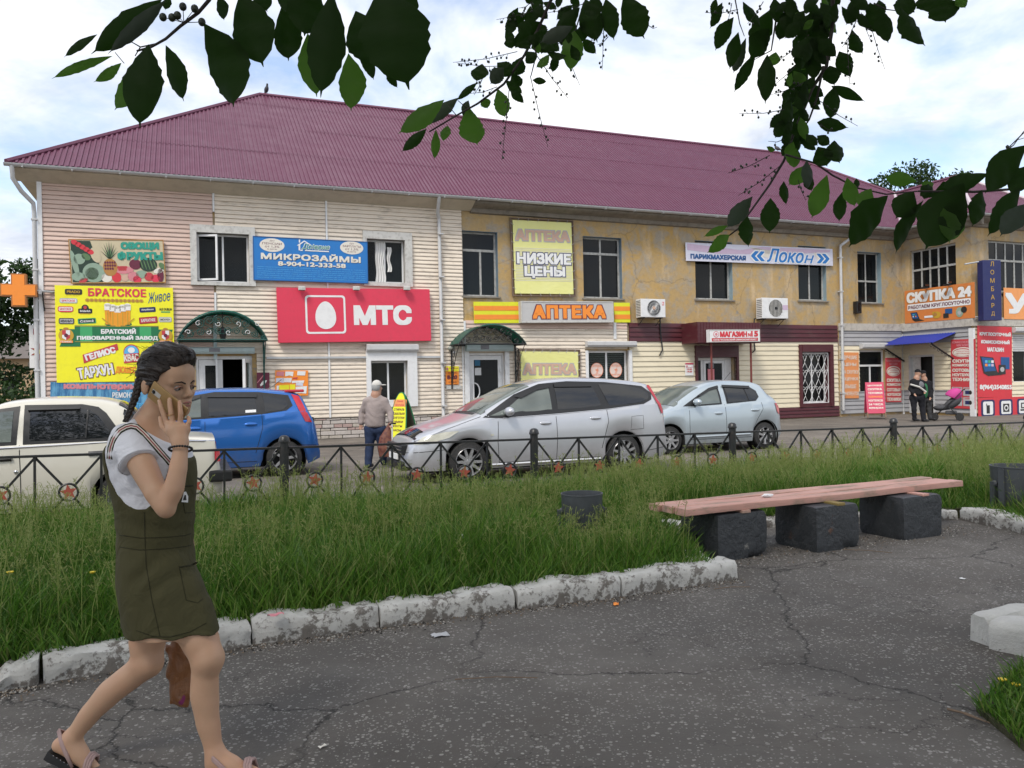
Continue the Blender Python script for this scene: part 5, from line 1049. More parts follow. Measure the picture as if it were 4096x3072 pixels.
for i in range(3):
    y0 = .002 + i * .148; nx = 26; v = []; rg = random.Random(i + 60); tw = rg.uniform(-.004, .004)
    sec = [(0, -.014), (.128, -.014), (.133, -.009), (.133, .037), (.127, .042), (.006, .042), (0, .036), (-.002, -.008)]
    for k in range(nx + 1):
        x = (-.02 * i + BL * k / nx) + (rg.uniform(-.006, .006) if k in (0, nx) else 0)
        for y, z in sec: v.append((x, y0 + y + .002 * math.sin(k * .7 + i), ZB - .042 + z + .004 * math.sin(k * .35 + i * 2) + tw + rg.uniform(-.0008, .0008)))
    n2 = len(sec); f = [(k * n2 + j, (k + 1) * n2 + j, (k + 1) * n2 + (j + 1) % n2, k * n2 + (j + 1) % n2) for k in range(nx) for j in range(n2)] + [tuple(range(n2))[::-1], tuple(range(nx * n2, nx * n2 + n2))]
    MB().add(v, f).build('plank', M_bench, BEN, smooth=35)
BI = Matrix.Translation((-b0.x * 0, 0, 0)); Binv = (Matrix.Translation((b0.x, b0.y, 0)) @ Matrix.Rotation(bang, 4, 'Z')).inverted()
for k, (l, r) in enumerate((((2855, 2247), (3090, 2230)), ((3258, 2212), (3450, 2192)), ((3606, 2163), (3782, 2145)))):
    a, b = Binv @ ground(*l), Binv @ ground(*r); w = b.x - a.x; y0 = (a.y + b.y) / 2; H_ = (.39, .392, .394)[k]
    bm = bmesh.new(); bmesh.ops.create_cube(bm, size=1); bmesh.ops.subdivide_edges(bm, edges=bm.edges[:], cuts=9, use_grid_fill=True); rg = random.Random(k + 80)
    ph = [rg.uniform(0, 6) for _ in range(9)]
    for v in bm.verts:
        c = v.co; x, y, z = c.x, c.y, c.z
        e = [max(0, abs(q) - .46) / .04 for q in (x, y, z)]; rr = 1 - .016 * (e[0] * e[1] + e[1] * e[2] + e[0] * e[2])
        n_ = .007 * (math.sin(x * 11 + ph[0] + z * 5) + math.sin(y * 9 + ph[1] + x * 4) + math.sin(z * 10 + ph[2] + y * 7)) + rg.uniform(-.01, .01)
        v.co = Vector(((x * rr) * w * (1 + n_ * .8), (y * rr) * .5 * (1 + n_ * .6), (z * rr) * H_ * (1 + n_ * .25)))
        if z < -.4 and x > .2 and y < -.3 and k < 2: v.co.y += .04 * rg.random(); v.co.x -= .04 * rg.random()
    bmesh.ops.translate(bm, verts=bm.verts, vec=(a.x + w / 2, y0 + .25, H_ / 2 - .004))
    me = bpy.data.meshes.new('concrete_block'); bm.to_mesh(me); bm.free(); shade(me, 45); link('concrete_block', me, M_block, BEN)
    MB().bbox(a.x + w * .5, y0 - .0, H_ - .012, a.x + w * .5 + .09, y0 + .42, ZB - .055, b=.005).build('spacer', M_bench if k != 1 else pm('spacer_wood', (.22, .16, .05), .8, .2, 6, .2), BEN)
t_ = ground(3070, 1990, ZB); rnd.seed(3)
tag(MB().ico((0, 0, .012), .03, 2, (1.9, .8, .55), .22).build('paper_tissue', pm('tissue', (.72, .72, .72), .9, .05), loc=(t_.x, t_.y, ZB + .006), rz=.4), 'crumpled white tissue lying on the bench planks', 'tissue')
M_bin = pm('bin_grey_paint', (.060, .066, .073), .5, .25, 5, .5, 35, dirt=.3, dirtcol=(.02, .02, .02))
def bin_(c, r_, h, lab, rz, ribs):
    o = thing('litter_bin', lab, 'litter bin', c, rz, 'round steel litter bins'); n_ = 36; z0 = .06
    prof = [(r_ * .88, z0), (r_ * .90, z0 + .01), (r_ * .96, h * .5), (r_, h - .012), (r_ * 1.02, h - .01), (r_ * 1.02, h), (r_ * .97, h), (r_ * .95, h - .03), (r_ * .86, z0 + .03), (.001, z0 + .02)]
    m = MB().lathe(prof, n_); m.build('drum', M_bin, o, smooth=35)
    for sg in (-1, 1):
        MB().lathe([(.03, 0), (.035, .012), (.02, .03), (.001, .032)], 12, (0, 0, 0), 'x').build('pivot', M_bin, o, (sg * r_ * .97 if sg > 0 else -r_ * .97, 0, h * .62)).scale = (sg, 1, 1)
        MB().box(sg * (r_ + .03) - .012, -.02, 0, sg * (r_ + .03) + .012, .02, h * .66).build('stand', M_bin, o)
    if ribs:
        for a in (R(200), R(262), R(300)): MB().box(r_ * .96, -.03, z0, r_ * 1.06, .03, h - .02, Matrix.Rotation(a, 4, 'Z')).build('rib', M_bin, o)
    return o
p = at_y(2327, 1972, 7.15); bin_((p.x, p.y, ZL), .185, p.z - ZL, 'round grey litter bin half hidden in grass left of the bench', R(10), False)
p = at_y(4070, 1862, 8.2); bin_((p.x, p.y, ZL), .25, p.z - ZL, 'dark grey litter bin with ribs at the right end of the lawn', R(5), True)
def pchip(pts):
    xs = np.array([p[0] for p in pts], float); ys = np.array([p[1] for p in pts], float); h = np.diff(xs); d = np.diff(ys) / h; m = np.zeros(len(xs)); m[0], m[-1] = d[0], d[-1]
    for i in range(1, len(xs) - 1): m[i] = 0 if d[i - 1] * d[i] <= 0 else 3 * (h[i - 1] + h[i]) / ((2 * h[i] + h[i - 1]) / d[i - 1] + (h[i] + 2 * h[i - 1]) / d[i])
    def f(x):
        x = min(max(x, xs[0]), xs[-1]); i = min(max(int(np.searchsorted(xs, x)) - 1, 0), len(h) - 1); t = (x - xs[i]) / h[i]
        return (2 * t**3 - 3 * t**2 + 1) * ys[i] + (t**3 - 2 * t**2 + t) * h[i] * m[i] + (-2 * t**3 + 3 * t**2) * ys[i + 1] + (t**3 - t**2) * h[i] * m[i + 1]
    return f
def carpaint(name, c, metal=.35, rough=.28):
    n = NB(name); cc = n.mix(n.noise(1.5, 4), sc(c, .95), sc(c, 1.04)); z = n.n('ShaderNodeSeparateXYZ'); n.l(n.co, z.inputs[0])
    dust = n.math('MULTIPLY', n.ramp(z.outputs[2], [(.15, 1), (.6, 0)]), n.ramp(n.noise(6, 6, .7), [(.35, .1), (.7, .55)]))
    cc = n.mix(dust, cc, (.17, .15, .125)); n.set(Base_Color=cc, Metallic=metal, Roughness=rough, Coat_Weight=.7, Coat_Roughness=.06); return n.m
M_tyre = pm('tyre_rubber', (.018, .018, .018), .8, .25, 12, .3, dirt=.4, dirtcol=(.08, .07, .06)); M_trim = pm('black_trim', (.014, .014, .015), .4, .15, 5, .05); M_under = pm('underbody', (.008, .008, .008), .95)
M_cg = NB('tinted_car_glass'); M_cg.set(Base_Color=(.010, .011, .013), Roughness=.02, Specular_IOR_Level=.75); M_cg.bump(M_cg.noise(2.5, 3, .6, vec=M_cg.mapping((.5, 1, 2.5))), .06, .05); M_cg = M_cg.m
M_cl = NB('pale_opaque_car_glass'); M_cl.set(Base_Color=M_cl.mix(M_cl.noise(2.2, 3, .5), (.05, .06, .055), (.22, .25, .23)), Roughness=.03, Specular_IOR_Level=.7); M_cl = M_cl.m  # opaque glass; paler cloudy tint stands in for light coming through
M_chrome = pm('chrome', (.65, .65, .66), .12, .05, 3, .0, metal=1.); M_alloy = pm('alloy', (.42, .42, .43), .3, .1, 6, .05, metal=.6, dirt=.3); M_head = NB('headlight'); M_head.set(Base_Color=M_head.mix(M_head.noise(7, 3), (.35, .34, .28), (.70, .69, .60)), Roughness=.08, Specular_IOR_Level=.8); M_head = M_head.m
M_tail = NB('tail_light'); M_tail.set(Base_Color=M_tail.mix(M_tail.noise(10, 3), (.35, .006, .012), (.60, .03, .05)), Roughness=.1, Specular_IOR_Level=.7); M_tail = M_tail.m
M_gap = pm('panel_gap', (.01, .01, .01), .9)
class Car:
    def __init__(s, name, label, paint, wheel_px, L, xf, xr, rad, top, belt, hw, rh, sill=.19, ang=PHI, ref='r', box=False):
        s.L, s.xf, s.xr, s.rad, s.sill, s.paint = L, xf, xr, rad, sill, paint
        s.top, s.belt, s.hw, s.rh = pchip(top), pchip(belt), pchip(hw), pchip(rh); s.box = box
        p = ground(*wheel_px) if len(wheel_px) == 2 else Vector(wheel_px); M = Matrix.Rotation(ang, 4, 'Z'); xw = xr if ref == 'r' else xf
        org = p - M @ Vector((xw, -s.hw(xw) + .03, 0)); s.o = thing(name, label, 'car', (org.x, org.y, 0.004), ang)
        s.ra = rad + .055; s.body()
    def section(s, x):
        zt = s.top(x); zb = min(s.belt(x), zt - .035); w = s.hw(x); r_ = min(s.rh(x), w * .97); zs = s.sill
        for xc in (s.xf, s.xr):
            d = s.ra**2 - (x - xc)**2
            if d > 0: zs = max(zs, min(s.rad + math.sqrt(d), zb - .06))
        e = min(x, s.L - x); zs += max(0, .08 - e * .4)
        lo = [(.955, 0.), (.985, .14), (.998, .38), (1.0, .62), (.99, .82), (.962 if not s.box else .975, 1.)]
        P_ = [(w * a, zs + (zb - zs) * b) for a, b in lo]; g = zt - zb; ze = zb + g * (.86 if g > .15 else .5); w0 = w * (.945 if not s.box else .955)
        if g < .15: w0 = w * .95; r_ = w * .90
        P_ += [(w0 + (r_ - w0) * t + .02 * math.sin(math.pi * t) * (g > .15), zb + (ze - zb) * t) for t in (.04, .35, .68, 1.)]
        P_ += [(r_ * math.cos(a) ** .75, ze + (zt - ze) * math.sin(a)) for a in (R(25), R(45), R(65))] + [(0, zt)]
        return P_
    def ys(s, x, z):
        P_ = s.section(x)[:10]; return float(np.interp(z, [p[1] for p in P_], [p[0] for p in P_]))
    def body(s):
        X = list(np.linspace(0, s.L, 56))
        for xc in (s.xf, s.xr): X += [xc + s.ra * math.cos(a) for a in np.linspace(0, math.pi, 15)]
        X = sorted({round(x, 4) for x in X if 0 <= x <= s.L}); X = [x for i, x in enumerate(X) if i == 0 or x - X[i - 1] > .004]
        v = []; n = 27; secs = [s.section(x) for x in X]
        for x, P_ in zip(X, secs):
            v += [(x, -y, z) for y, z in P_] + [(x, y, z) for y, z in P_[-2::-1]]
        f = [(i * n + j, i * n + j + 1, (i + 1) * n + j + 1, (i + 1) * n + j) for i in range(len(X) - 1) for j in range(n - 1)] + [tuple(range(n)), tuple(range((len(X) - 1) * n, len(X) * n))]
        s.b = MB().add(v, f).build('body', s.paint, s.o, smooth=38); w = s.hw(s.L / 2) - .25
        MB().box(.25, -w, .16, s.L - .25, w, .75).build('underbody', M_under, s.o)
        for xc in (s.xf, s.xr):
            for sg in (-1, 1): MB().lathe([(s.ra + .01, sg * w), (s.ra + .01, sg * (s.hw(xc) - .03))], 26, (xc, 0, s.rad), 'y', caps=False).build('wheel_arch_liner', M_under, s.o, recalc=False)
        s.X = X
    def patch(s, name, poly, mat, off=.006, sides=(-1, 1), parent=None, cuts=2):
        for sg in sides:
            bm = bmesh.new(); vs_ = [bm.verts.new((x, 0, z)) for x, z in poly]; bm.faces.new(vs_); bmesh.ops.triangulate(bm, faces=bm.faces[:])
            bmesh.ops.subdivide_edges(bm, edges=bm.edges[:], cuts=cuts, use_grid_fill=True)
            for q in bm.verts: q.co.y = sg * (s.ys(q.co.x, q.co.z) + off)
            me = bpy.data.meshes.new(name); bmesh.ops.recalc_face_normals(bm, faces=bm.faces)
            if sum(fc.normal.y * fc.calc_area() for fc in bm.faces) * sg < 0: bmesh.ops.reverse_faces(bm, faces=bm.faces)
            bm.to_mesh(me); bm.free(); shade(me, True); o = link(name, me, mat, parent or s.o)
        return o
    def line(s, pts, r_=.0045, mat=None, name='panel_gap', sides=(-1, 1), off=0.):
        P_ = []
        for a, b in zip(pts, pts[1:]):
            for k in range(6): t = k / 6; P_.append((a[0] + (b[0] - a[0]) * t, a[1] + (b[1] - a[1]) * t))
        P_.append(pts[-1])
        for sg in sides: MB().tube([(x, sg * (s.ys(x, z) + off), z) for x, z in P_], r_, 5).build(name, mat or M_gap, s.o)
    def top_glass(s, name, x0, x1, mat, inset=.05):
        """windscreen or rear window: strip of the upper surface between two stations"""
        xs = np.linspace(x0, x1, 9); v = []; n = 13
        for x in xs:
            P_ = s.section(x); q = [(-P_[9][0] + inset * .7, P_[9][1])] + [(-y, z) for y, z in P_[10:13]] + [(0, P_[13][1])]; q = q + [(-a, b) for a, b in q[-2::-1]]; n = len(q)
            v += [(x + (-.004 if x0 < s.L / 2 else .004), y, z + .008) for y, z in q]
        return MB().add(v, [(i * n + j, i * n + j + 1, (i + 1) * n + j + 1, (i + 1) * n + j) for i in range(8) for j in range(n - 1)]).build(name, mat, s.o, smooth=True)
    def wheels(s, style, rimr=.68, mat=None):
        r_ = s.rad; w = .195
        ty = MB().lathe([(r_ * rimr, -.02), (r_ * .80, -.0), (r_ * .93, .004), (r_ * .985, .03), (r_, .06), (r_, w - .06), (r_ * .985, w - .03), (r_ * .9, w), (r_ * rimr, w)], 36, (0, 0, 0), 'y', caps=False)
        m = MB(); rr = r_ * rimr; m.lathe([(rr, -.012), (rr * .96, -.02), (rr * .93, .0), (rr * .90, .09)], 36, (0, 0, 0), 'y', caps=False)
        if style == 'steel': m.lathe([(rr * .92, .03), (rr * .75, .02), (rr * .6, .05), (rr * .3, .02), (.001, .0)], 28, (0, 0, 0), 'y', caps=False)
        else:
            k_ = int(style); m.lathe([(rr * .22, .0), (rr * .2, -.012), (.001, -.014)], 14, (0, 0, 0), 'y', caps=False)
            for k in range(k_):
                a = 2 * math.pi * k / k_; T = Matrix.Rotation(a, 4, 'Y'); m.add([T @ Vector(p) for p in ((-.026, -.004, rr * .15), (.026, -.004, rr * .15), (.018, -.01, rr * .95), (-.018, -.01, rr * .95), (-.026, .03, rr * .15), (.026, .03, rr * .15), (.018, .02, rr * .95), (-.018, .02, rr * .95))], [(0, 1, 2, 3), (4, 7, 6, 5), (0, 3, 7, 4), (1, 5, 6, 2)])
        dk = MB().lathe([(rr * .95, .07), (.001, .07)], 24, (0, 0, 0), 'y', caps=False)
        mt, mr, md = ty.mesh('tyre', 40), m.mesh('rim', 35), dk.mesh('brake_disc')
        for xc in (s.xf, s.xr):
            for sg in (-1, 1):
                y = s.hw(xc) - .03; wo = link('wheel', mt, M_tyre, s.o, (xc, sg * y, r_)); wo.rotation_euler = (0, rnd.uniform(0, 1), 0 if sg < 0 else math.pi); link('rim', mr, mat or M_alloy, wo); link('brake_disc', md, M_under, wo)
    def mirror(s, x, z, mat):
        for sg in (-1, 1):
            y = s.ys(x, z) + .11; o = MB().ico((x, sg * y, z + .05), .1, 3, (.75, 1.15, .72)).build('mirror', mat, s.o, smooth=True); MB().tube([(x + .02, sg * (y - .13), z - .03), (x, sg * (y - .02), z)], .028, 6).build('stem', M_trim, o)
    def handle(s, x, z, mat, w=.2):
        for sg in (-1, 1):
            y = s.ys(x, z); o = MB().ico((x, sg * (y - .004), z), 1, 2, (w * .58, .012, .04)).build('handle_recess', M_gap if mat is M_trim else mat, s.o, smooth=True); MB().ico((x, sg * (y + .012), z + .004), 1, 2, (w * .5, .016, .018)).build('handle', mat, o, smooth=True)
P_sil = carpaint('silver_paint', (.50, .51, .54), .45, .3)
c = Car('silver_estate_car', 'silver estate car with red tail light strip parked facing left behind fence', P_sil, (2499, 1889), 4.58, .93, 3.65, .315,
        [(0, .46), (.03, .60), (.14, .72), (.5, .86), (.95, .985), (1.12, 1.04), (1.6, 1.29), (2.1, 1.505), (2.45, 1.575), (2.95, 1.595), (3.6, 1.565), (4.15, 1.50), (4.3, 1.45), (4.43, 1.2), (4.52, .98), (4.57, .7), (4.58, .45)],
        [(0, .45), (.14, .62), (.5, .79), (1.0, .92), (1.3, .955), (2, .985), (3, 1.03), (3.8, 1.08), (4.58, 1.12)],
        [(0, .50), (.05, .62), (.16, .72), (.4, .80), (.8, .84), (1.3, .85), (3.5, .85), (4.1, .83), (4.4, .77), (4.58, .66)],
        [(0, .45), (.5, .65), (1.1, .70), (1.7, .665), (2.2, .62), (3, .62), (4.1, .60), (4.58, .58)], .2)
c.top_glass('windscreen', 1.17, 2.05, M_cl); c.patch('window_surround', [(1.18, .985), (1.5, .965), (2.4, 1.005), (3.35, 1.055), (4.05, 1.115), (4.24, 1.19), (4.27, 1.30), (4.12, 1.42), (3.4, 1.50), (2.7, 1.525), (2.2, 1.49), (1.75, 1.33)], M_trim, .004, cuts=3)
c.patch('front_window', [(1.62, 1.01), (2.36, 1.045), (2.36, 1.46), (2.15, 1.42), (1.85, 1.29), (1.62, 1.13)], M_cl, .009); c.patch('quarter_light', [(1.30, 1.01), (1.57, 1.01), (1.57, 1.11)], M_cl, .009)
c.patch('rear_window', [(2.46, 1.05), (3.26, 1.085), (3.14, 1.465), (2.46, 1.475)], M_cg, .009); c.patch('rear_quarter_window', [(3.40, 1.10), (4.02, 1.15), (4.18, 1.21), (4.20, 1.29), (4.06, 1.38), (3.7, 1.45), (3.27, 1.465)], M_cg, .009)
c.patch('window_visor', [(1.75, 1.30), (2.15, 1.455), (2.38, 1.49), (2.38, 1.43), (2.15, 1.395), (1.85, 1.27)], M_trim, .03, sides=(-1,)); c.patch('window_visor', [(2.46, 1.495), (3.13, 1.49), (3.15, 1.43), (2.46, 1.435)], M_trim, .03, sides=(-1,))
c.patch('tail_light', [(4.26, 1.44), (4.30, 1.41), (4.40, 1.16), (4.47, .96), (4.42, .94), (4.33, 1.16), (4.22, 1.42)], M_tail, .012, cuts=3)
c.patch('headlight', [(.10, .60), (.30, .62), (.62, .70), (.78, .80), (.55, .785), (.24, .72)], M_head, .01, cuts=3); c.patch('turn_repeater', [(1.28, .70), (1.33, .70), (1.33, .73), (1.28, .73)], M_head, .008)
c.line([(2.41, 1.02), (2.42, .6), (2.40, .28)]); c.line([(1.42, .97), (1.40, .6), (1.42, .28)]); c.line([(3.33, 1.07), (3.35, .85), (3.28, .62), (3.22, .42)]); c.line([(1.42, .28), (3.18, .28)]); c.line([(4.1, .34), (4.5, .38)]); c.line([(.02, .48), (.55, .52)]); c.line([(.12, .65), (.6, .83), (1.15, 1.0)], .004)
c.line([(3.78, .70), (4.02, .71), (4.02, .93), (3.79, .92), (3.78, .70)], .003, name='fuel_flap'); c.line([(1.3, .25), (3.2, .25)], .02, M_chrome, 'sill_strip'); c.line([(1.5, .965), (2.4, 1.0), (3.35, 1.05), (4.05, 1.11)], .007, P_sil, 'belt_moulding')
c.handle(2.22, .86, P_sil); c.handle(3.12, .91, P_sil); c.mirror(1.58, 1.02, P_sil); c.wheels('10', .70)
MB().bbox(-.035, -.5, .44, .06, .5, .60, b=.02).build('grille', M_trim, c.o); m = MB(); [m.box(-.05, -.48, .46 + .05 * k, -.034, .48, .475 + .05 * k) for k in range(3)]; m.build('grille_bars', M_chrome, c.o)['kind'] = 'stuff'
MB().bbox(-.05, -.5, .20, .12, .5, .34, b=.03).build('lower_grille', M_trim, c.o); MB().bbox(-.06, -.26, .36, -.035, .26, .45, b=.005).build('number_plate', C_('p_white'), c.o)
v = [(x, y, c.section(x)[13][1] + .035 - .06 * (abs(y) / .6) ** 2) for x in (.12, .30) for y in np.linspace(-.62, .62, 13)]; MB().add(v, [(j, j + 1, 14 + j, 13 + j) for j in range(12)]).build('bonnet_deflector', M_cg, c.o, smooth=True)
v = [(x, y, c.section(x)[13][1] + .012 - .025 * (abs(y) / .6) ** 2) for x in (1.1, 1.13, 1.15) for y in np.linspace(-.5, .5, 9)]; MB().add(v, [(i * 9 + j, i * 9 + j + 1, (i + 1) * 9 + j + 1, (i + 1) * 9 + j) for i in range(2) for j in range(8)]).build('wiper', M_trim, c.o)
P_blu = carpaint('blue_paint', (.02, .135, .46), .45, .26)
c = Car('blue_hatchback', 'bright blue hatchback with tall red tail lights parked beside the white saloon', P_blu, (1140, 1905), 4.02, .80, 3.40, .305,
        [(0, .5), (.04, .66), (.15, .78), (.6, .94), (.95, 1.02), (1.35, 1.24), (1.8, 1.44), (2.25, 1.525), (2.7, 1.53), (3.3, 1.485), (3.62, 1.43), (3.72, 1.38), (3.84, 1.1), (3.95, .86), (4.0, .6), (4.02, .45)],
        [(0, .5), (.15, .68), (.6, .86), (1.0, .95), (1.6, .985), (2.6, 1.02), (3.4, 1.08), (4.02, 1.12)],
        [(0, .5), (.06, .64), (.2, .74), (.5, .82), (1, .845), (3.2, .845), (3.6, .82), (3.85, .76), (4.02, .64)],
        [(0, .45), (.6, .66), (1.0, .70), (1.6, .66), (2.2, .62), (3.0, .61), (4.02, .56)])
c.top_glass('windscreen', 1.0, 1.76, M_cl); c.patch('window_surround', [(1.2, 1.0), (2.1, 1.02), (3.05, 1.07), (3.45, 1.12), (3.56, 1.2), (3.5, 1.38), (3.0, 1.445), (2.3, 1.46), (1.85, 1.39)], M_trim, .004, cuts=3)
c.patch('front_window', [(1.45, 1.03), (2.08, 1.05), (2.08, 1.40), (1.88, 1.35)], M_cl, .009); c.patch('rear_window', [(2.2, 1.055), (2.98, 1.085), (2.93, 1.38), (2.2, 1.40)], M_cg, .009); c.patch('rear_quarter_window', [(3.10, 1.10), (3.38, 1.13), (3.48, 1.2), (3.44, 1.33), (3.07, 1.385)], M_cg, .009)
c.patch('window_visor', [(2.18, 1.44), (2.98, 1.42), (2.97, 1.355), (2.18, 1.375)], M_trim, .03, sides=(-1,)); c.patch('window_visor', [(1.75, 1.33), (2.08, 1.43), (2.08, 1.37), (1.85, 1.30)], M_trim, .03, sides=(-1,))
c.patch('tail_light', [(3.55, 1.40), (3.68, 1.36), (3.80, 1.06), (3.88, .90), (3.76, .92), (3.66, 1.12)], M_tail, .012, cuts=3); c.patch('headlight', [(.12, .68), (.4, .72), (.75, .86), (.5, .86), (.2, .78)], M_head, .01, cuts=3)
c.line([(2.14, 1.03), (2.14, .6), (2.12, .28)]); c.line([(3.04, 1.08), (3.05, .85), (3.0, .66), (2.93, .42)]); c.line([(1.2, .98), (1.2, .28), (2.95, .28)]); c.line([(3.45, .50), (3.7, .52), (3.95, .5)]); c.handle(1.98, .86, P_blu); c.handle(2.86, .90, P_blu); c.mirror(1.38, 1.03, P_blu); c.wheels('5', .7)
c.patch('window_sticker', [(2.78, 1.10), (2.95, 1.105), (2.95, 1.15), (2.78, 1.145)], C_('p_white'), .014, sides=(-1,))
MB().tube([(3.2, -.1, 1.48), (3.45, -.1, 1.66)], .008, 5).build('aerial', M_trim, c.o)
v = [];
MB().bbox(3.45, -.56, 1.425, 3.78, .56, 1.475, b=.02).build('roof_spoiler', M_tail, c.o)
m = MB().bbox(3.86, -.35, .80, 3.98, .35, .98, b=.04); m.build('tailgate_trim', M_trim, c.o)
P_pal = carpaint('pale_blue_paint', (.42, .48, .52), .4, .28)
c = Car('pale_blue_compact_car', 'small pale blue hatchback parked behind the silver estate', P_pal, (3062, 1796), 3.66, .70, 3.07, .285,
        [(0, .48), (.04, .62), (.14, .74), (.45, .87), (.78, .97), (1.1, 1.16), (1.5, 1.37), (1.9, 1.475), (2.35, 1.50), (2.9, 1.465), (3.15, 1.40), (3.3, 1.25), (3.45, 1.02), (3.58, .84), (3.64, .6), (3.66, .45)],
        [(0, .46), (.14, .64), (.45, .80), (.8, .89), (1.4, .935), (2.3, .965), (3.0, 1.0), (3.66, 1.02)],
        [(0, .48), (.06, .6), (.2, .70), (.5, .79), (1.0, .825), (2.9, .83), (3.3, .79), (3.5, .72), (3.66, .6)],
        [(0, .42), (.5, .62), (.9, .68), (1.5, .63), (2.1, .585), (2.8, .57), (3.66, .5)])
c.top_glass('windscreen', .84, 1.52, M_cl); c.patch('front_window', [(1.02, .97), (1.35, .965), (1.98, .99), (1.98, 1.37), (1.72, 1.31), (1.42, 1.18)], M_trim, .006); c.patch('front_window', [(1.30, .99), (1.93, 1.015), (1.93, 1.33), (1.74, 1.285), (1.48, 1.17), (1.30, 1.05)], M_cl, .011)
c.patch('rear_window', [(2.10, .995), (2.86, 1.04), (2.96, 1.12), (2.94, 1.25), (2.80, 1.34), (2.10, 1.38)], M_trim, .006); c.patch('rear_window', [(2.14, 1.02), (2.64, 1.045), (2.60, 1.335), (2.14, 1.345)], M_cg, .011); c.patch('rear_quarter_window', [(2.68, 1.05), (2.84, 1.06), (2.92, 1.13), (2.90, 1.23), (2.78, 1.31), (2.64, 1.33)], M_cg, .011)
c.patch('window_visor', [(1.42, 1.19), (1.73, 1.335), (1.98, 1.385), (1.98, 1.33), (1.74, 1.285), (1.46, 1.16)], M_trim, .03, sides=(-1,)); c.patch('window_visor', [(2.08, 1.395), (2.80, 1.36), (2.78, 1.305), (2.08, 1.345)], M_trim, .03, sides=(-1,))
c.patch('tail_light', [(3.36, .98), (3.48, .96), (3.55, .84), (3.50, .72), (3.42, .80)], M_tail, .012, cuts=3); c.patch('headlight', [(.10, .58), (.35, .64), (.58, .80), (.34, .78), (.14, .68)], M_head, .01, cuts=3)
c.line([(2.04, .98), (2.05, .6), (2.05, .28)]); c.line([(1.15, .93), (1.14, .6), (1.15, .28), (2.7, .28)]); c.line([(2.98, 1.0), (3.0, .86), (2.86, .66), (2.76, .45)]); c.line([(1.15, .33), (2.65, .34)], .022, P_pal, 'door_moulding'); c.handle(1.86, .80, P_pal); c.handle(2.80, .84, P_pal); c.mirror(1.30, 1.0, P_pal); c.wheels('7', .66)
MB().tube([(2.75, .2, 1.47), (2.95, .2, 1.66)], .006, 5).build('aerial', M_trim, c.o); MB().bbox(.92, -.35, .97, 1.05, .3, 1.03, b=.02).build('dashboard_cloth', M_trim, c.o)
P_lad = carpaint('cream_paint', (.60, .57, .49), .0, .3)
u_ = (495 - 2048) / FPX; Yl = 8.95
c = Car('cream_saloon_car', 'old boxy cream saloon car parked closest to the fence at the left', P_lad, (u_ * Yl, Yl, 0), 4.13, .70, 3.11, .30,
        [(0, .66), (.03, .80), (.1, .86), (1.1, .945), (1.3, .965), (1.55, 1.17), (1.78, 1.36), (1.95, 1.425), (2.4, 1.455), (2.8, 1.44), (3.0, 1.40), (3.12, 1.33), (3.38, 1.04), (3.46, .985), (3.7, .97), (4.05, .94), (4.1, .90), (4.12, .75), (4.13, .5)],
        [(0, .62), (.1, .82), (1.2, .89), (2.0, .925), (3.2, .935), (3.5, .94), (4.1, .88), (4.13, .7)],
        [(0, .72), (.05, .76), (.3, .79), (1, .81), (3.2, .81), (3.9, .79), (4.1, .76), (4.13, .72)],
        [(0, .66), (1.2, .72), (1.5, .68), (2.0, .61), (2.9, .60), (3.4, .68), (4.13, .66)], .22, box=True)
c.top_glass('windscreen', 1.36, 1.80, M_cl); c.top_glass('rear_screen', 3.04, 3.36, M_cg)
c.patch('window_frame', [(1.38, .935), (2.06, .945), (2.08, 1.36), (1.86, 1.33), (1.70, 1.22)], M_trim, .004); c.patch('front_window', [(1.48, .975), (2.01, .98), (2.02, 1.31), (1.90, 1.30), (1.72, 1.18)], M_cl, .009)
c.patch('window_frame', [(2.12, .945), (3.10, .955), (3.04, 1.08), (2.92, 1.26), (2.84, 1.33), (2.68, 1.365), (2.12, 1.37)], M_trim, .004); c.patch('rear_window', [(2.18, .985), (3.0, .99), (2.94, 1.09), (2.84, 1.23), (2.76, 1.295), (2.62, 1.325), (2.18, 1.33)], M_cg, .009); c.line([(2.72, .99), (2.74, 1.30)], .012, M_trim, 'window_bar', off=.01); c.line([(2.16, 1.315), (2.66, 1.315)], .02, M_trim, 'window_visor', off=.015, sides=(-1,))
c.patch('pillar_vent', [(3.10, 1.30), (3.17, 1.26), (3.36, 1.045), (3.30, 1.04), (3.22, 1.08), (3.09, 1.24)], M_cg, .012)
c.line([(1.3, .905), (3.3, .945), (4.05, .90)], .010, M_chrome, 'chrome_strip', off=.002); c.line([(2.09, .94), (2.10, .6), (2.10, .25)]); c.line([(3.08, .93), (3.0, .7), (2.86, .52)]); c.line([(1.25, .9), (1.25, .26), (2.85, .26)]); c.line([(2.75, .82), (3.02, .826)], .028, M_trim, 'door_handle', off=.004); c.line([(1.75, .80), (2.02, .805)], .028, M_trim, 'door_handle', off=.004)
c.patch('tail_light', [(4.05, .66), (4.11, .66), (4.11, .80), (4.05, .81)], M_tail, .01); MB().bbox(3.98, -.8, .42, 4.24, .8, .56, b=.03).build('rear_bumper', M_trim, c.o); MB().bbox(-.12, -.8, .42, .1, .8, .56, b=.03).build('front_bumper', M_trim, c.o); c.wheels('steel', .62, M_alloy); c.mirror(1.5, 1.0, M_trim)
o = MB().ico((2.06, -(c.ys(2.06, .66) + .006), .66), .022, 2, (1, .5, 1)).build('door_lock', M_chrome, c.o, smooth=True)
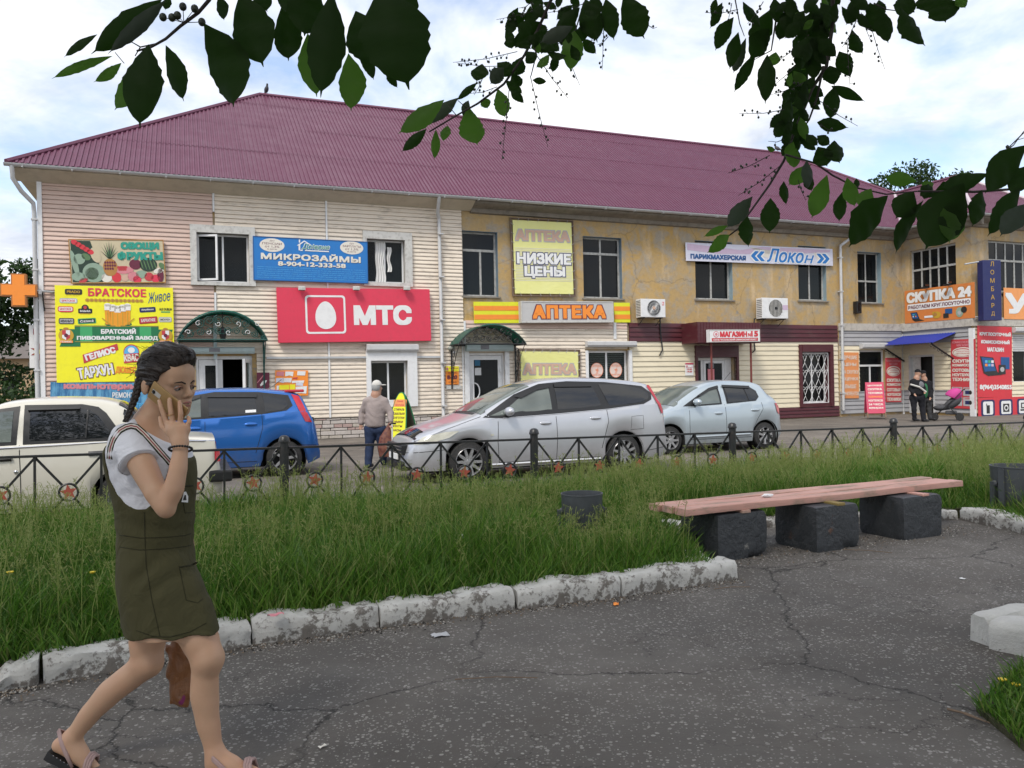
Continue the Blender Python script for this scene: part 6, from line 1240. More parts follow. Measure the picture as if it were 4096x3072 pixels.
def leafmat(name, a, b, trans, tcol, rough=.5, vein=False, spec=.3):
    n = NB(name); c = n.mix(n.noise(5, 3), a, b)
    n.set(Base_Color=c, Roughness=rough, Specular_IOR_Level=spec)
    tr = n.n('ShaderNodeBsdfTranslucent'); tr.inputs[0].default_value = (*tcol, 1); ms = n.n('ShaderNodeMixShader'); ms.inputs[0].default_value = trans
    n.l(n.b.outputs[0], ms.inputs[1]); n.l(tr.outputs[0], ms.inputs[2]); n.l(ms.outputs[0], n.o.inputs[0])
    if vein: n.bump(n.noise(60, 3), .3, .002)
    return n.m
def np_mesh(name, V, quads, tris=None, midx=None, smooth=True):
    """fast mesh from numpy arrays of vertices, quads and triangles"""
    me = bpy.data.meshes.new(name); nq = 0 if quads is None else len(quads); ntr = 0 if tris is None else len(tris)
    me.vertices.add(len(V)); me.vertices.foreach_set('co', np.ascontiguousarray(V, np.float32).ravel())
    li = np.concatenate([quads.ravel() if nq else np.empty(0, int), tris.ravel() if ntr else np.empty(0, int)]).astype(np.int32)
    me.loops.add(len(li)); me.loops.foreach_set('vertex_index', li); me.polygons.add(nq + ntr)
    st = np.concatenate([np.arange(nq) * 4, nq * 4 + np.arange(ntr) * 3]).astype(np.int32); me.polygons.foreach_set('loop_start', st)
    if midx is not None: me.polygons.foreach_set('material_index', midx.astype(np.int32))
    if smooth: me.polygons.foreach_set('use_smooth', np.ones(nq + ntr, bool))
    me.update(calc_edges=True); return me
G = np.random.default_rng(11)
M_g = [leafmat('grass_dark', (.040, .105, .012), (.072, .155, .018), .35, (.07, .19, .02)), leafmat('grass_mid', (.090, .185, .020), (.145, .245, .034), .35, (.11, .25, .03)), leafmat('grass_pale', (.16, .21, .05), (.23, .27, .08), .3, (.2, .26, .07)), leafmat('grass_seed', (.18, .22, .06), (.28, .30, .11), .25, (.28, .28, .12))]
def inpoly_np(x, y, P):
    c = np.zeros(len(x), bool); j = len(P) - 1
    for i in range(len(P)):
        xi, yi, xj, yj = P[i].x, P[i].y, P[j].x, P[j].y
        if abs(yj - yi) > 1e-9: c ^= ((yi > y) != (yj > y)) & (x < (xj - xi) * (y - yi) / (yj - yi) + xi)
        j = i
    return c
def lump(x, y, f, s): return np.sin(x * f + s) * np.cos(y * f * 1.3 + s * 2) + .6 * np.sin(x * f * 2.3 - y * f * 1.9 + s * 3)
def dist_edge(x, y, P):
    d = np.full(len(x), 9.)
    for i in range(len(P)):
        a, b = P[i], P[(i + 1) % len(P)]; ex, ey = b.x - a.x, b.y - a.y; L2 = ex * ex + ey * ey
        t = np.clip(((x - a.x) * ex + (y - a.y) * ey) / L2, 0, 1); d = np.minimum(d, np.hypot(x - a.x - t * ex, y - a.y - t * ey))
    return d
def low(x, y):
    f = np.ones(len(x))
    for px, py, Y in ((2327, 1972, 6.6), (4070, 1862, 7.5)): p = at_y(px, py, Y); f *= 1 - .55 * np.exp(-((x - p.x) / .32) ** 2 - ((y - p.y) / .75) ** 2)
    return f
def grass(name, P, n_try, hgt, box_, z0, clump=.5, margin=.68, pale=.12, wid=1.):
    x = G.uniform(box_[0], box_[2], n_try); y = G.uniform(box_[1], box_[3], n_try)
    k = inpoly_np(x, y, P) & (np.abs(x) < margin * y + .6); x, y = x[k], y[k]
    keep = G.random(len(x)) < np.clip(1.25 - y * .055, .45, 1.); x, y = x[keep], y[keep]; n = len(x)
    de = dist_edge(x, y, P); lm = lump(x, y, 2.1, 1.) * .5 + lump(x, y, 5.3, 4.) * .3
    h = hgt * (1 + .38 * lm) * G.uniform(.4, 1.2, n) * np.clip(.45 + de * 1.1, .45, 1.) * low(x, y)
    az = G.uniform(0, 6.283, n); lean = np.abs(G.normal(.22, .30, n)) + .05; bend = G.uniform(.1, .9, n); w = G.uniform(.0028, .0062, n) * wid
    dx, dy = np.cos(az), np.sin(az); fa = G.uniform(0, 6.283, n); sx, sy = np.cos(fa), np.sin(fa); V = np.zeros((n, 7, 3))
    for i, t in enumerate((0, .4, .75)):
        r_ = h * (lean * t + bend * t * t * .45); z = h * t * (1 - .18 * bend * t); ww = w * (1 - .45 * t)
        for s, sg in ((0, -1), (1, 1)): V[:, i * 2 + s, 0] = x + dx * r_ + sg * sx * ww; V[:, i * 2 + s, 1] = y + dy * r_ + sg * sy * ww; V[:, i * 2 + s, 2] = z0 - .02 + z
    r_ = h * (lean + bend * .45); V[:, 6, 0] = x + dx * r_; V[:, 6, 1] = y + dy * r_; V[:, 6, 2] = z0 - .02 + h * (1 - .18 * bend)
    b = np.arange(n)[:, None] * 7; q = np.concatenate([b + np.array([[0, 1, 3, 2]]), b + np.array([[2, 3, 5, 4]])]); t3 = b + np.array([[4, 5, 6]])
    mt = np.where(G.random(n) < pale + .1 * (lm > .5), 2, np.where(G.random(n) < .45 + .25 * lm, 1, 0))
    me = np_mesh(name, V.reshape(-1, 3), q, t3, np.concatenate([mt, mt, mt])); [me.materials.append(m_) for m_ in M_g]
    o = link(name, me, None); return o
LB = (-10, 3.0, 12.5, 16)
o = grass('broadleaf_weeds', LAWN, 26000, .20, LB, ZL, pale=.05, wid=4.5); tag(o, 'broad-leaved weeds scattered low through the tall grass', 'weeds', kind='stuff')
o = grass('dry_grass', LAWN, 30000, .34, LB, ZL, pale=1.); tag(o, 'dry straw-coloured blades mixed into the tall grass', 'grass', kind='stuff')
o = grass('tall_grass', LAWN, 1000000, .365, LB, ZL); tag(o, 'tall uncut green grass filling the strip behind the whitewashed kerb', 'grass', kind='stuff')
def stalks(P, n_try, box_, z0, hmul=1.):
    x = G.uniform(box_[0], box_[2], n_try); y = G.uniform(box_[1], box_[3], n_try); k = inpoly_np(x, y, P) & (np.abs(x) < .68 * y + .5) & (dist_edge(x, y, P) > .12) & (G.random(n_try) < np.clip(.3 + .12 * (y - 4), .25, 1.) * np.clip(.75 + .6 * lump(x, y, 1.3, 5.), .15, 1.)); x, y = x[k], y[k]; n = len(x)
    h = G.uniform(.32, .62, n) * (1 + .12 * lump(x, y, 1.7, 2.)) * hmul * low(x, y); az = G.uniform(0, 6.283, n); ln = G.uniform(.04, .3, n); dx, dy = np.cos(az), np.sin(az)
    Vs, Q, T, MI = [], [], [], []; off = 0
    ts = np.array([0, .45, .8, 1.]); px_ = x[:, None] + dx[:, None] * h[:, None] * ln[:, None] * ts**2; py_ = y[:, None] + dy[:, None] * h[:, None] * ln[:, None] * ts**2; pz = z0 + h[:, None] * ts * (1 - .06 * ts)
    w = .0021; V = np.zeros((n, 8, 3)); V[:, 0::2, 0] = px_ - w; V[:, 1::2, 0] = px_ + w; V[:, 0::2, 1] = py_; V[:, 1::2, 1] = py_; V[:, 0::2, 2] = pz; V[:, 1::2, 2] = pz
    b = np.arange(n)[:, None] * 8; Vs.append(V.reshape(-1, 3)); Q.append(np.concatenate([b + np.array([[0, 1, 3, 2]]), b + np.array([[2, 3, 5, 4]]), b + np.array([[4, 5, 7, 6]])])); MI.append(np.full(3 * n, 2)); off = n * 8
    ns = 15; t = G.uniform(.66, 1.02, (n, ns)); tt = np.clip(t, 0, 1)
    bx = x[:, None] + dx[:, None] * h[:, None] * ln[:, None] * tt**2; by = y[:, None] + dy[:, None] * h[:, None] * ln[:, None] * tt**2; bz = z0 + h[:, None] * tt * (1 - .06 * tt)
    a2 = G.uniform(0, 6.283, (n, ns)); sp = (1.06 - tt) * G.uniform(.06, .22, (n, ns)) + .008; cx, cy, cz = bx + np.cos(a2) * sp, by + np.sin(a2) * sp * .8, bz + sp * G.uniform(-.1, .7, (n, ns))
    ll = G.uniform(.010, .024, (n, ns)); wd_ = G.uniform(.0022, .0045, (n, ns)); ux, uz = np.cos(a2) * .6, G.uniform(-.5, .9, (n, ns)); S = np.zeros((n, ns, 4, 3))
    for i, (a, c_) in enumerate(((-1, 0), (0, -1), (1, 0), (0, 1))): S[:, :, i, 0] = cx + ux * ll * a + uz * wd_ * c_; S[:, :, i, 1] = cy + np.sin(a2) * ll * a * .5; S[:, :, i, 2] = cz + uz * ll * a - ux * wd_ * c_
    Vs.append(S.reshape(-1, 3)); Q.append(off + np.arange(n * ns * 4).reshape(-1, 4)); MI.append(np.full(n * ns, 3))
    off += n * ns * 4; W = np.zeros((n, ns, 3, 3)); W[:, :, 0] = np.stack([bx, by, bz], -1); W[:, :, 1] = np.stack([cx, cy, cz], -1); W[:, :, 2] = np.stack([bx, by, bz + .0022], -1)
    Vs.append(W.reshape(-1, 3)); T = off + np.arange(n * ns * 3).reshape(-1, 3); MI.append(np.full(n * ns, 2))
    me = np_mesh('seeding_grass', np.concatenate(Vs), np.concatenate(Q), T, np.concatenate(MI)); [me.materials.append(m_) for m_ in M_g]; return link('seeding_grass', me, None)
tag(stalks(LAWN, 42000, LB, ZL), 'feathery pale seed heads standing above the grass by the fence', 'grass', kind='stuff')
RB = [ground(3960, 2590), ground(4500, 2690), ground(4600, 2500), ground(4100, 2490)]; RBL = [Vector((p.x, p.y, 0)) for p in RB]
TUF = [ground(3905, 2850), ground(4096, 3010), ground(4400, 3080), ground(4500, 2640), ground(4060, 2700)]
TUF = [Vector((p.x, p.y, 0)) for p in TUF]; xs_ = [p.x for p in TUF]; ys2 = [p.y for p in TUF]
m = MB(); n_ = len(TUF); m.add([(p.x, p.y, .03) for p in TUF] + [(p.x, p.y, .0) for p in TUF], [tuple(range(n_))] + [(i, n_ + i, n_ + (i + 1) % n_, (i + 1) % n_) for i in range(n_)]); tag(m.build('verge_soil', M_soil), kind='structure')
o = grass('verge_grass', TUF, 9000, .22, (min(xs_), min(ys2), max(xs_), max(ys2)), .02, margin=.9); tag(o, 'weedy green grass tuft at the lower right of the path', 'grass', kind='stuff')
LABD = ('dandelion flower at the far left edge of the grass', 'dandelion right of the woman, topmost of a group of three', 'dandelion right of the woman, middle of a group of three', 'dandelion right of the woman, lowest of a group of three', 'lone dandelion below the fence, left of the silver car', 'lone dandelion below the fence, right of another dandelion', 'dandelion in the grass just left of the woman', 'white dandelion clock left of the bin, upper of two', 'white dandelion clock left of the bin, lower of two', 'yellow flower in the lower right weeds, left of two', 'yellow flower in the lower right weeds, right of two')
M_dy = pm('dandelion_yellow', (.75, .55, .02), .6); M_dw = pm('dandelion_clock', (.62, .62, .58), .9)
for i, (px_, py_, Y, clk) in enumerate(((40, 2290, 5.0, 0), (1080, 2205, 6.2, 0), (1045, 2225, 6.1, 0), (1000, 2290, 5.6, 0), (1565, 2062, 7.4, 0), (1635, 2095, 7.2, 0), (370, 2290, 5.2, 0), (1845, 2145, 6.7, 1), (1850, 2205, 6.4, 1), (4010, 2720, 4.0, 0), (4065, 2740, 3.95, 0))):
    p = at_y(px_, py_, Y - .25); o = thing('dandelion', LABD[i], 'flower', (p.x, p.y, ZL if Y > 4.5 else .02), 0, ('dandelion clocks left of the bin', 'dandelions in the tall grass')[1 - clk] if Y > 4.5 else 'flowers in the right weeds'); h = p.z - o.location.z
    MB().tube([(0, 0, 0), (.02, 0, h * .5), (0, 0, h)], .003, 5).build('stem', M_g[1], o); (MB().ico((0, 0, h), .022, 2, (1, 1, .9), .25) if clk else MB().lathe([(.004, h - .008), (.018, h), (.02, h + .006), (.001, h + .008)], 10)).build('flower_head', M_dw if clk else M_dy, o)
def leaf_cloud(name, blobs, n, size, mats, parent, seed, flat_=.6):
    g = np.random.default_rng(seed); bl = np.array(blobs, float); vol = bl[:, 3] * bl[:, 4] * bl[:, 5]; idx = g.choice(len(bl), n, p=vol / vol.sum()); d = g.normal(size=(n, 3)); d /= np.linalg.norm(d, axis=1)[:, None]; r_ = g.random(n) ** .42
    r_ *= 1 + .22 * np.sin(d[:, 0] * 9 + idx) * np.sin(d[:, 2] * 8 + idx * 2) ; C = bl[idx, :3] + d * r_[:, None] * bl[idx, 3:6]; a = g.normal(size=(n, 3)); a /= np.linalg.norm(a, axis=1)[:, None]; b = np.cross(a, g.normal(size=(n, 3))); b /= np.linalg.norm(b, axis=1)[:, None]; s = size * g.uniform(.5, 1.3, n)[:, None]
    V = np.stack([C - a * s, C - b * s * .5, C + a * s, C + b * s * .5], 1); me = np_mesh(name, V.reshape(-1, 3), np.arange(n * 4).reshape(-1, 4), None, g.integers(0, len(mats), n), False); [me.materials.append(q) for q in mats]
    o = link(name, me, None, parent); return o
M_tl = [leafmat('tree_leaf_dark', (.012, .030, .008), (.024, .050, .014), .2, (.03, .08, .015)), leafmat('tree_leaf_mid', (.028, .060, .014), (.045, .080, .022), .25, (.06, .13, .03))]
M_bark = pm('bark', (.075, .062, .05), .95, .3, 6, .8, 30)
def tree(name, lab, base, h, blobs, n, size, seed, r0=.22, group=None):
    o = thing(name, lab, 'tree', base, 0, group); g = random.Random(seed); top = max(b[2] for b in blobs)
    MB().tube([(0, 0, -.1), (.1, 0, h * .3), (-.05, .1, h * .6), (.1, 0, top)], [r0, r0 * .8, r0 * .5, r0 * .15], 9).build('trunk', M_bark, o, smooth=True)
    for b in blobs: MB().tube([(0, .05, h * .35), (b[0] * .5, b[1] * .5, (h * .35 + b[2]) / 2 + .2), (b[0], b[1], b[2])], [r0 * .4, r0 * .25, r0 * .06], 6).build('limb', M_bark, o, smooth=True)
    c_ = leaf_cloud('crown', blobs, n, size, M_tl, o, seed); c_['kind'] = 'stuff'; return o
def rb(g, n, cx, cz, rx, rz, s): return [(cx + g.uniform(-rx, rx), g.uniform(-rx, rx) * .7, cz + g.uniform(-rz, rz), g.uniform(.5, 1) * s, g.uniform(.5, 1) * s, g.uniform(.45, .8) * s) for _ in range(n)]
g = random.Random(3)
tree('leafy_tree', 'tall dark tree beyond the left corner behind the orange cross', (-25.4, 37, 0), 8, rb(g, 16, -.4, 5.0, 2.2, 3.2, 1.5), 9000, .16, 5)
tree('leafy_tree', 'thinner tree nearest the building edge behind the price board', (-23.2, 40, 0), 8, rb(g, 12, 0, 4.6, 1.3, 3.2, 1.2), 5000, .15, 6)
tree('leafy_tree', 'dark tree at the left edge of the picture behind the others', (-31, 42, 0), 9, rb(g, 14, 0, 5.0, 2.5, 3.0, 1.8), 6000, .2, 8)
tree('roof_tree', 'tree crown showing above the roof at the right', (28.3, 55, 0), 14, [(b[0], b[1], b[2], b[3], b[4], b[5]) for b in rb(g, 20, 0, 13.8, 2.9, 1.3, 1.15)] + [(0, 0, 15.2, 1.4, 1.2, 1.2), (-2.6, 0, 13.4, 1.1, 1, .9), (2.7, 0, 14.6, 1.0, 1, 1.)], 6500, .15, 9)
o = thing('clipped_hedge', 'low dense green hedge at the left edge below the trees', 'hedge', (-22, 33, 0)); leaf_cloud('foliage', [(x, rnd.uniform(-.5, .5), rnd.uniform(.6, 1.4), 1.3, 1.2, 1.0) for x in np.arange(-7, 3.5, .8)], 9000, .10, M_tl, o, 12)['kind'] = 'stuff'
for x in (-6, -4, -2, 0, 2): MB().tube([(x, 0, 0), (x + .1, 0, 1.2)], .04, 5).build('stem', M_bark, o)
o = thing('distant_house', 'pale ochre house glimpsed between the left trees', 'house', (-37, 66, 0), .2); MB().box(-7, -4, 0, 7, 4, 4.2).build('wall', pm('far_wall', (.42, .30, .18), .9), o); MB().prism([(-4.6, 4.2), (4.6, 4.2), (0, 6.6)], 'x', -7.4, 7.4).build('roof', pm('far_roof', (.14, .12, .11), .9), o)
for x in (-5, -2.5, 0, 2.5, 5): MB().box(x - .5, -4.05, 1.2, x + .5, -4.001, 2.8).build('window', M_pane, o)
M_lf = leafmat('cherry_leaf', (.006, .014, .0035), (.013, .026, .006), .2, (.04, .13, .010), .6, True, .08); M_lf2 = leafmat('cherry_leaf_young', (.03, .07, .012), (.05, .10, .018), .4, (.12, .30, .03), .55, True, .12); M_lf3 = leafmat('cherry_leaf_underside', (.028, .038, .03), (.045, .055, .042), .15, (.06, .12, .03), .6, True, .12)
M_berry = pm('green_berry', (.018, .026, .012), .4); M_twig = pm('dark_twig', (.028, .022, .018), .8, .2, 20, .3)
CT = thing('bird_cherry_tree', 'bird cherry branches with dark leaves and green berries hanging into the sky', 'tree', (2.6, -2.4, 0))
CTI = Vector((-2.6, 2.4, 0))
def leaf_obj(b, t, wpx, Y, mat, curl=None, dep=0.):
    """leaf blade from base pixel b to tip pixel t, width in pixels, about Y metres away"""
    rg = rnd; A = at_y(b[0], b[1], Y); B = at_y(t[0], t[1], Y + dep); L = (B - A).length; w = wpx * .88 / FPX * Y / 2; ax = (B - A).normalized(); view = Vector((0, -1, 0)); side = ax.cross(view).normalized()
    rot = rg.uniform(-.5, .5); side = (side * math.cos(rot) + view * math.sin(rot)).normalized(); nn = ax.cross(side).normalized(); w /= max(.5, math.cos(rot)); cu = curl if curl is not None else rg.uniform(-.18, .18)
    N = 17; v = []; k = 5; sh = rg.uniform(.42, .56)
    for i in range(N):
        t_ = i / (N - 1); r_ = (math.sin(math.pi * min(1, t_ / (2 * sh)) ) if t_ < sh else (math.cos((t_ - sh) / (1 - sh) * math.pi / 2) ** 1.05 if t_ < .93 else .045 * (1 - t_) / .07 + .02)) if 0 < t_ < 1 else 0.0
        r_ = max(r_, .015); se = 1 + .025 * (1 if i % 2 else -1) + rg.uniform(-.06, .06); c_ = A + ax * (L * t_) + nn * (cu * L * math.sin(t_ * 2.6))
        for j in range(k):
            s_ = (j - 2) / 2; ww = w * r_ * (se if abs(s_) > .9 else 1); v.append(c_ + side * (s_ * ww) + nn * (abs(s_) ** 1.3 * ww * .28 + .06 * ww * math.sin(i * 1.3 + s_ * 2)))
    f = [(i * k + j, i * k + j + 1, (i + 1) * k + j + 1, (i + 1) * k + j) for i in range(N - 1) for j in range(k - 1)]
    m = MB().add([q + CTI for q in v], f); m.build('leaf', mat, CT, smooth=True, recalc=False)
def tw(pts, Y, r0, r1, ox, oy, s, name='branch', back=None):
    P_ = [at_y(ox + s * a, oy + s * b, Y) + CTI for a, b in pts]; n = len(P_)
    if back is not None: P_ = [Vector(back) + CTI] + P_; n += 1
    MB().tube(P_, [r0 + (r1 - r0) * i / (n - 1) for i in range(n)], 6).build(name, M_twig, CT, smooth=True)
def raceme(a, b, Y, n, ox, oy, s):
    A, B = at_y(ox + s * a[0], oy + s * a[1], Y), at_y(ox + s * b[0], oy + s * b[1], Y); sag = Vector((0, 0, -.006)); mid = (A + B) / 2 + sag; ro = MB().tube([A + CTI, mid + CTI, B + CTI], [.0012, .001, .0006], 4).build('berry_stalk', M_twig, CT)
    for i in range(n):
        t_ = .15 + .85 * i / n; p = A.lerp(B, t_) + sag * math.sin(math.pi * t_); d = Vector((rnd.uniform(-1, 1), rnd.uniform(-1, 1), rnd.uniform(-1, .8))).normalized() * rnd.uniform(.008, .016); m = MB().tube([p + CTI, p + d + CTI], .0006, 4); m.ico(p + d + CTI, .0036, 1, (1, 1, 1.25)); m.build('berry', M_berry, CT, smooth=True)
ox, oy, s_ = 200, 0, .7233
for b, t, w, Y, mk in (((620, -5), (230, 300), 150, 1.35, 0), ((640, 0), (320, 300), 90, 1.33, 3), ((262, 190), (85, 325), 70, 1.4, 0), ((345, 310), (20, 440), 62, 1.42, 2), ((395, 348), (235, 452), 66, 1.42, 2), ((545, 245), (515, 722), 250, 1.28, 0), ((450, 370), (345, 602), 140, 1.36, 2), ((640, 250), (740, 562), 140, 1.33, 0), ((850, 128), (985, 585), 300, 1.3, 0), ((1050, -40), (1182, 372), 280, 1.32, 0), ((1280, 38), (1313, 332), 185, 1.36, 0), ((930, -20), (960, 112), 85, 1.3, 0),
                       ((1560, -40), (1500, 545), 240, 1.25, 1), ((1425, 185), (1475, 530), 170, 1.34, 2), ((1650, 295), (1660, 612), 180, 1.36, 2), ((1840, -80), (1990, 515), 440, 1.2, 1), ((1690, 60), (1800, 380), 260, 1.3, 1), ((1450, -90), (1410, 195), 230, 1.3, 1), ((1700, 265), (1782, 440), 80, 1.35, 0), ((1860, 390), (1922, 486), 56, 1.35, 0), ((1150, -60), (1205, 70), 130, 1.34, 0), ((1960, -60), (2020, 80), 120, 1.3, 1), ((1330, -80), (1290, 60), 150, 1.33, 0), ((660, -20), (640, 60), 60, 1.35, 0)):
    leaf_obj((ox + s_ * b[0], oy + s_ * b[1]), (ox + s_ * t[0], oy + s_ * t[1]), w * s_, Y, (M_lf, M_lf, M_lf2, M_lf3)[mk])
tw([(880, 0), (820, 70), (720, 145), (640, 215), (560, 260), (480, 282)], 1.34, .004, .0018, ox, oy, s_, back=(.3, .6, 3.0)); tw([(600, 240), (500, 260), (470, 310)], 1.34, .0014, .0008, ox, oy, s_); tw([(430, 220), (500, 260)], 1.35, .0007, .0012, ox, oy, s_, 'twig'); tw([(360, 290), (410, 350)], 1.38, .0007, .0007, ox, oy, s_, 'twig')
for px_ in ((625, 95), (705, 85), (735, 37), (840, 122), (675, 97), (800, 48)): p = at_y(ox + s_ * px_[0], s_ * px_[1], 1.33) + CTI; q = at_y(ox + s_ * 740, s_ * 125, 1.34) + CTI; m = MB().ico(p, .0062, 2, (1, 1, 1.15)); m.tube([p, q], .0007, 4); m.build('berry', M_berry, CT, smooth=True)
ox, oy, s_ = 1500, 0, .5425
for b, t, w, mk in (((510, 735), (172, 990), 190, 2), ((615, 720), (358, 920), 110, 3), ((690, 790), (762, 1065), 215, 2), ((380, 950), (195, 1122), 100, 0), ((448, 955), (438, 1178), 80, 2), ((535, 925), (508, 1048), 95, 2), ((755, 608), (602, 745), 60, 0), ((905, 655), (962, 872), 135, 2), ((1000, 665), (1100, 768), 80, 0), ((1140, 145), (1060, 300), 120, 0), ((1190, 165), (1245, 300), 130, 0), ((990, 265), (1012, 365), 110, 0), ((790, 470), (755, 610), 150, 0), ((900, 462), (1010, 560), 140, 0), ((1510, 55), (1322, 240), 130, 0), ((1460, 195), (1215, 320), 130, 3), ((1470, 225), (1438, 540), 190, 2), ((1550, -10), (1640, 320), 210, 0), ((1160, 590), (1268, 602), 52, 0), ((1700, -10), (1765, 302), 150, 0), ((1830, -30), (1990, 288), 215, 0), ((1665, 90), (1648, 285), 70, 0), ((1260, 375), (1420, 400), 95, 0), ((1285, 400), (1185, 495), 85, 2), ((1340, 395), (1308, 540), 75, 0), ((1200, 35), (1188, 165), 75, 0), ((1080, 420), (1030, 560), 130, 0), ((1120, 380), (1180, 470), 110, 0), ((950, 500), (850, 620), 120, 3), ((1010, 540), (1080, 640), 110, 0), ((1060, 250), (1150, 360), 120, 0), ((800, 720), (830, 800), 90, 2), ((690, 740), (640, 860), 70, 3), ((1560, 150), (1480, 320), 110, 0), ((1180, 290), (1210, 400), 70, 2), ((1100, -20), (1180, 15), 60, 0), ((1630, -40), (1580, 130), 160, 0), ((960, 590), (1090, 690), 90, 0)):
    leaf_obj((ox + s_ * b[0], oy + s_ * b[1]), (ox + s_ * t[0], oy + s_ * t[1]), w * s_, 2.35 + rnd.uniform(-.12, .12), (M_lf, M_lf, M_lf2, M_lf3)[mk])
tw([(1300, -5), (1200, 220), (1100, 410), (950, 620), (760, 762), (600, 852), (400, 972)], 2.35, .006, .0022, ox, oy, s_, back=(.4, 1.2, 3.4)); tw([(1540, 20), (1480, 220), (1330, 340)], 2.4, .003, .001, ox, oy, s_, 'twig'); tw([(1170, 330), (1190, 400), (1150, 560)], 2.35, .003, .0015, ox, oy, s_, 'twig'); tw([(600, 850), (540, 780)], 2.35, .0015, .001, ox, oy, s_, 'twig'); tw([(680, 800), (610, 740)], 2.35, .0015, .001, ox, oy, s_, 'twig')
for a, b, n in (((1145, 560), (1275, 1085), 9), ((990, 650), (935, 1180), 11), ((1180, 390), (1425, 728), 10), ((1050, 380), (575, 460), 15), ((1000, 485), (610, 465), 10), ((1290, 35), (895, 145), 12), ((1690, 100), (1675, 515), 9), ((1545, 25), (1260, 95), 8), ((1640, 180), (1575, 340), 5), ((1370, 270), (1510, 630), 6), ((800, 560), (730, 700), 4), ((1160, 10), (1060, 60), 4), ((1720, 270), (1640, 330), 3), ((2020, 190), (2080, 200), 1), ((900, 640), (690, 690), 5)): raceme(a, b, 2.35, n, ox, oy, s_)
ox, oy, s_ = 2700, 0, .631
for b, t, w, Y, mk in (((372, 108), (262, 318), 115, 2.4, 0), ((402, 203), (348, 438), 105, 2.4, 0), ((430, 10), (537, 185), 110, 2.4, 0), ((600, 180), (470, 370), 160, 2.4, 0), ((620, 50), (520, 300), 170, 2.4, 0), ((585, 345), (568, 670), 130, 2.3, 0), ((515, 330), (378, 580), 85, 2.4, 0), ((450, 240), (372, 455), 80, 2.5, 3), ((705, 80), (662, 250), 100, 2.4, 0), ((780, 60), (740, 190), 90, 2.4, 2), ((870, 320), (880, 515), 110, 2.4, 0), ((980, 415), (1010, 545), 120, 2.4, 0), ((1015, 545), (985, 760), 130, 2.4, 0), ((990, 545), (1212, 645), 70, 2.4, 0), ((820, 590), (645, 795), 105, 2.4, 0), ((900, 775), (1105, 810), 95, 2.4, 0), ((690, 780), (635, 875), 90, 2.4, 0), ((1040, 325), (1115, 495), 110, 2.4, 0), ((640, 330), (615, 425), 90, 2.4, 2), ((300, 15), (213, 185), 75, 2.4, 0), ((262, -10), (222, 105), 55, 2.4, 0), ((1120, 185), (1197, 338), 120, 2.4, 0), ((1235, 15), (1285, 210), 120, 2.3, 0), ((1305, 55), (1352, 275), 130, 2.3, 0), ((1430, 50), (1592, 290), 200, 2.0, 1), ((1500, -40), (1420, 110), 150, 2.0, 1), ((1600, -60), (1640, 90), 200, 2.0, 1), ((1690, -30), (1715, 142), 180, 1.9, 1), ((1800, -60), (1845, 50), 90, 1.9, 2),
                       ((965, 1108), (868, 1378), 135, 2.3, 2), ((1090, 1125), (1142, 1310), 105, 2.3, 2), ((1062, 1215), (1043, 1405), 95, 2.3, 0), ((1245, 1195), (1165, 1315), 110, 2.2, 2), ((605, 1255), (600, 1480), 130, 2.3, 0), ((492, 1245), (335, 1440), 120, 2.3, 3), ((460, 1370), (470, 1565), 120, 2.3, 0), ((335, 1430), (178, 1505), 55, 2.3, 2), ((345, 1488), (195, 1600), 100, 2.3, 2), ((860, 1045), (718, 1175), 110, 2.35, 2), ((690, 1148), (705, 1300), 80, 2.35, 0), ((1010, 890), (1045, 1035), 190, 2.3, 0), ((905, 930), (965, 1055), 130, 2.3, 0), ((835, 1015), (830, 1205), 100, 2.3, 3), ((770, 940), (760, 1065), 110, 2.3, 2), ((830, 850), (900, 930), 90, 2.3, 0), ((900, 860), (980, 920), 80, 2.3, 0), ((580, 930), (640, 950), 50, 2.4, 2), ((740, 700), (690, 790), 80, 2.4, 0), ((850, 650), (920, 700), 60, 2.4, 0), ((860, 590), (930, 660), 90, 2.4, 0), ((1150, 1130), (1160, 1190), 50, 2.3, 0), ((840, 1090), (870, 1210), 80, 2.3, 0),
                       ((1830, 1160), (1600, 1570), 330, 1.55, 1), ((1350, 1240), (1105, 1568), 240, 1.7, 0), ((1575, 1270), (1415, 1610), 130, 1.65, 1), ((1945, 1205), (1870, 1440), 150, 1.6, 1), ((1990, 1100), (1700, 1180), 140, 1.6, 0), ((2230, 920), (1975, 1225), 230, 1.4, 1), ((2190, 1190), (1975, 1500), 160, 1.45, 0), ((2230, 1290), (2055, 1510), 140, 1.4, 3), ((1535, 1150), (1325, 1125), 95, 1.7, 2), ((1515, 1215), (1395, 1390), 180, 1.7, 0), ((1560, 1180), (1640, 1250), 140, 1.65, 1), ((1820, 1240), (1740, 1540), 220, 1.6, 2), ((1640, 1160), (1540, 1230), 110, 1.65, 2), ((2100, 1060), (2050, 1200), 130, 1.45, 1), ((2240, 1050), (2130, 1230), 160, 1.42, 1), ((1700, 1150), (1760, 1300), 200, 1.6, 1)):
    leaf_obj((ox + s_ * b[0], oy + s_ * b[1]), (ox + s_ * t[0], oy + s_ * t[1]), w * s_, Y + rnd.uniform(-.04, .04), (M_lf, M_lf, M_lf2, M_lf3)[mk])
rg = random.Random(21)
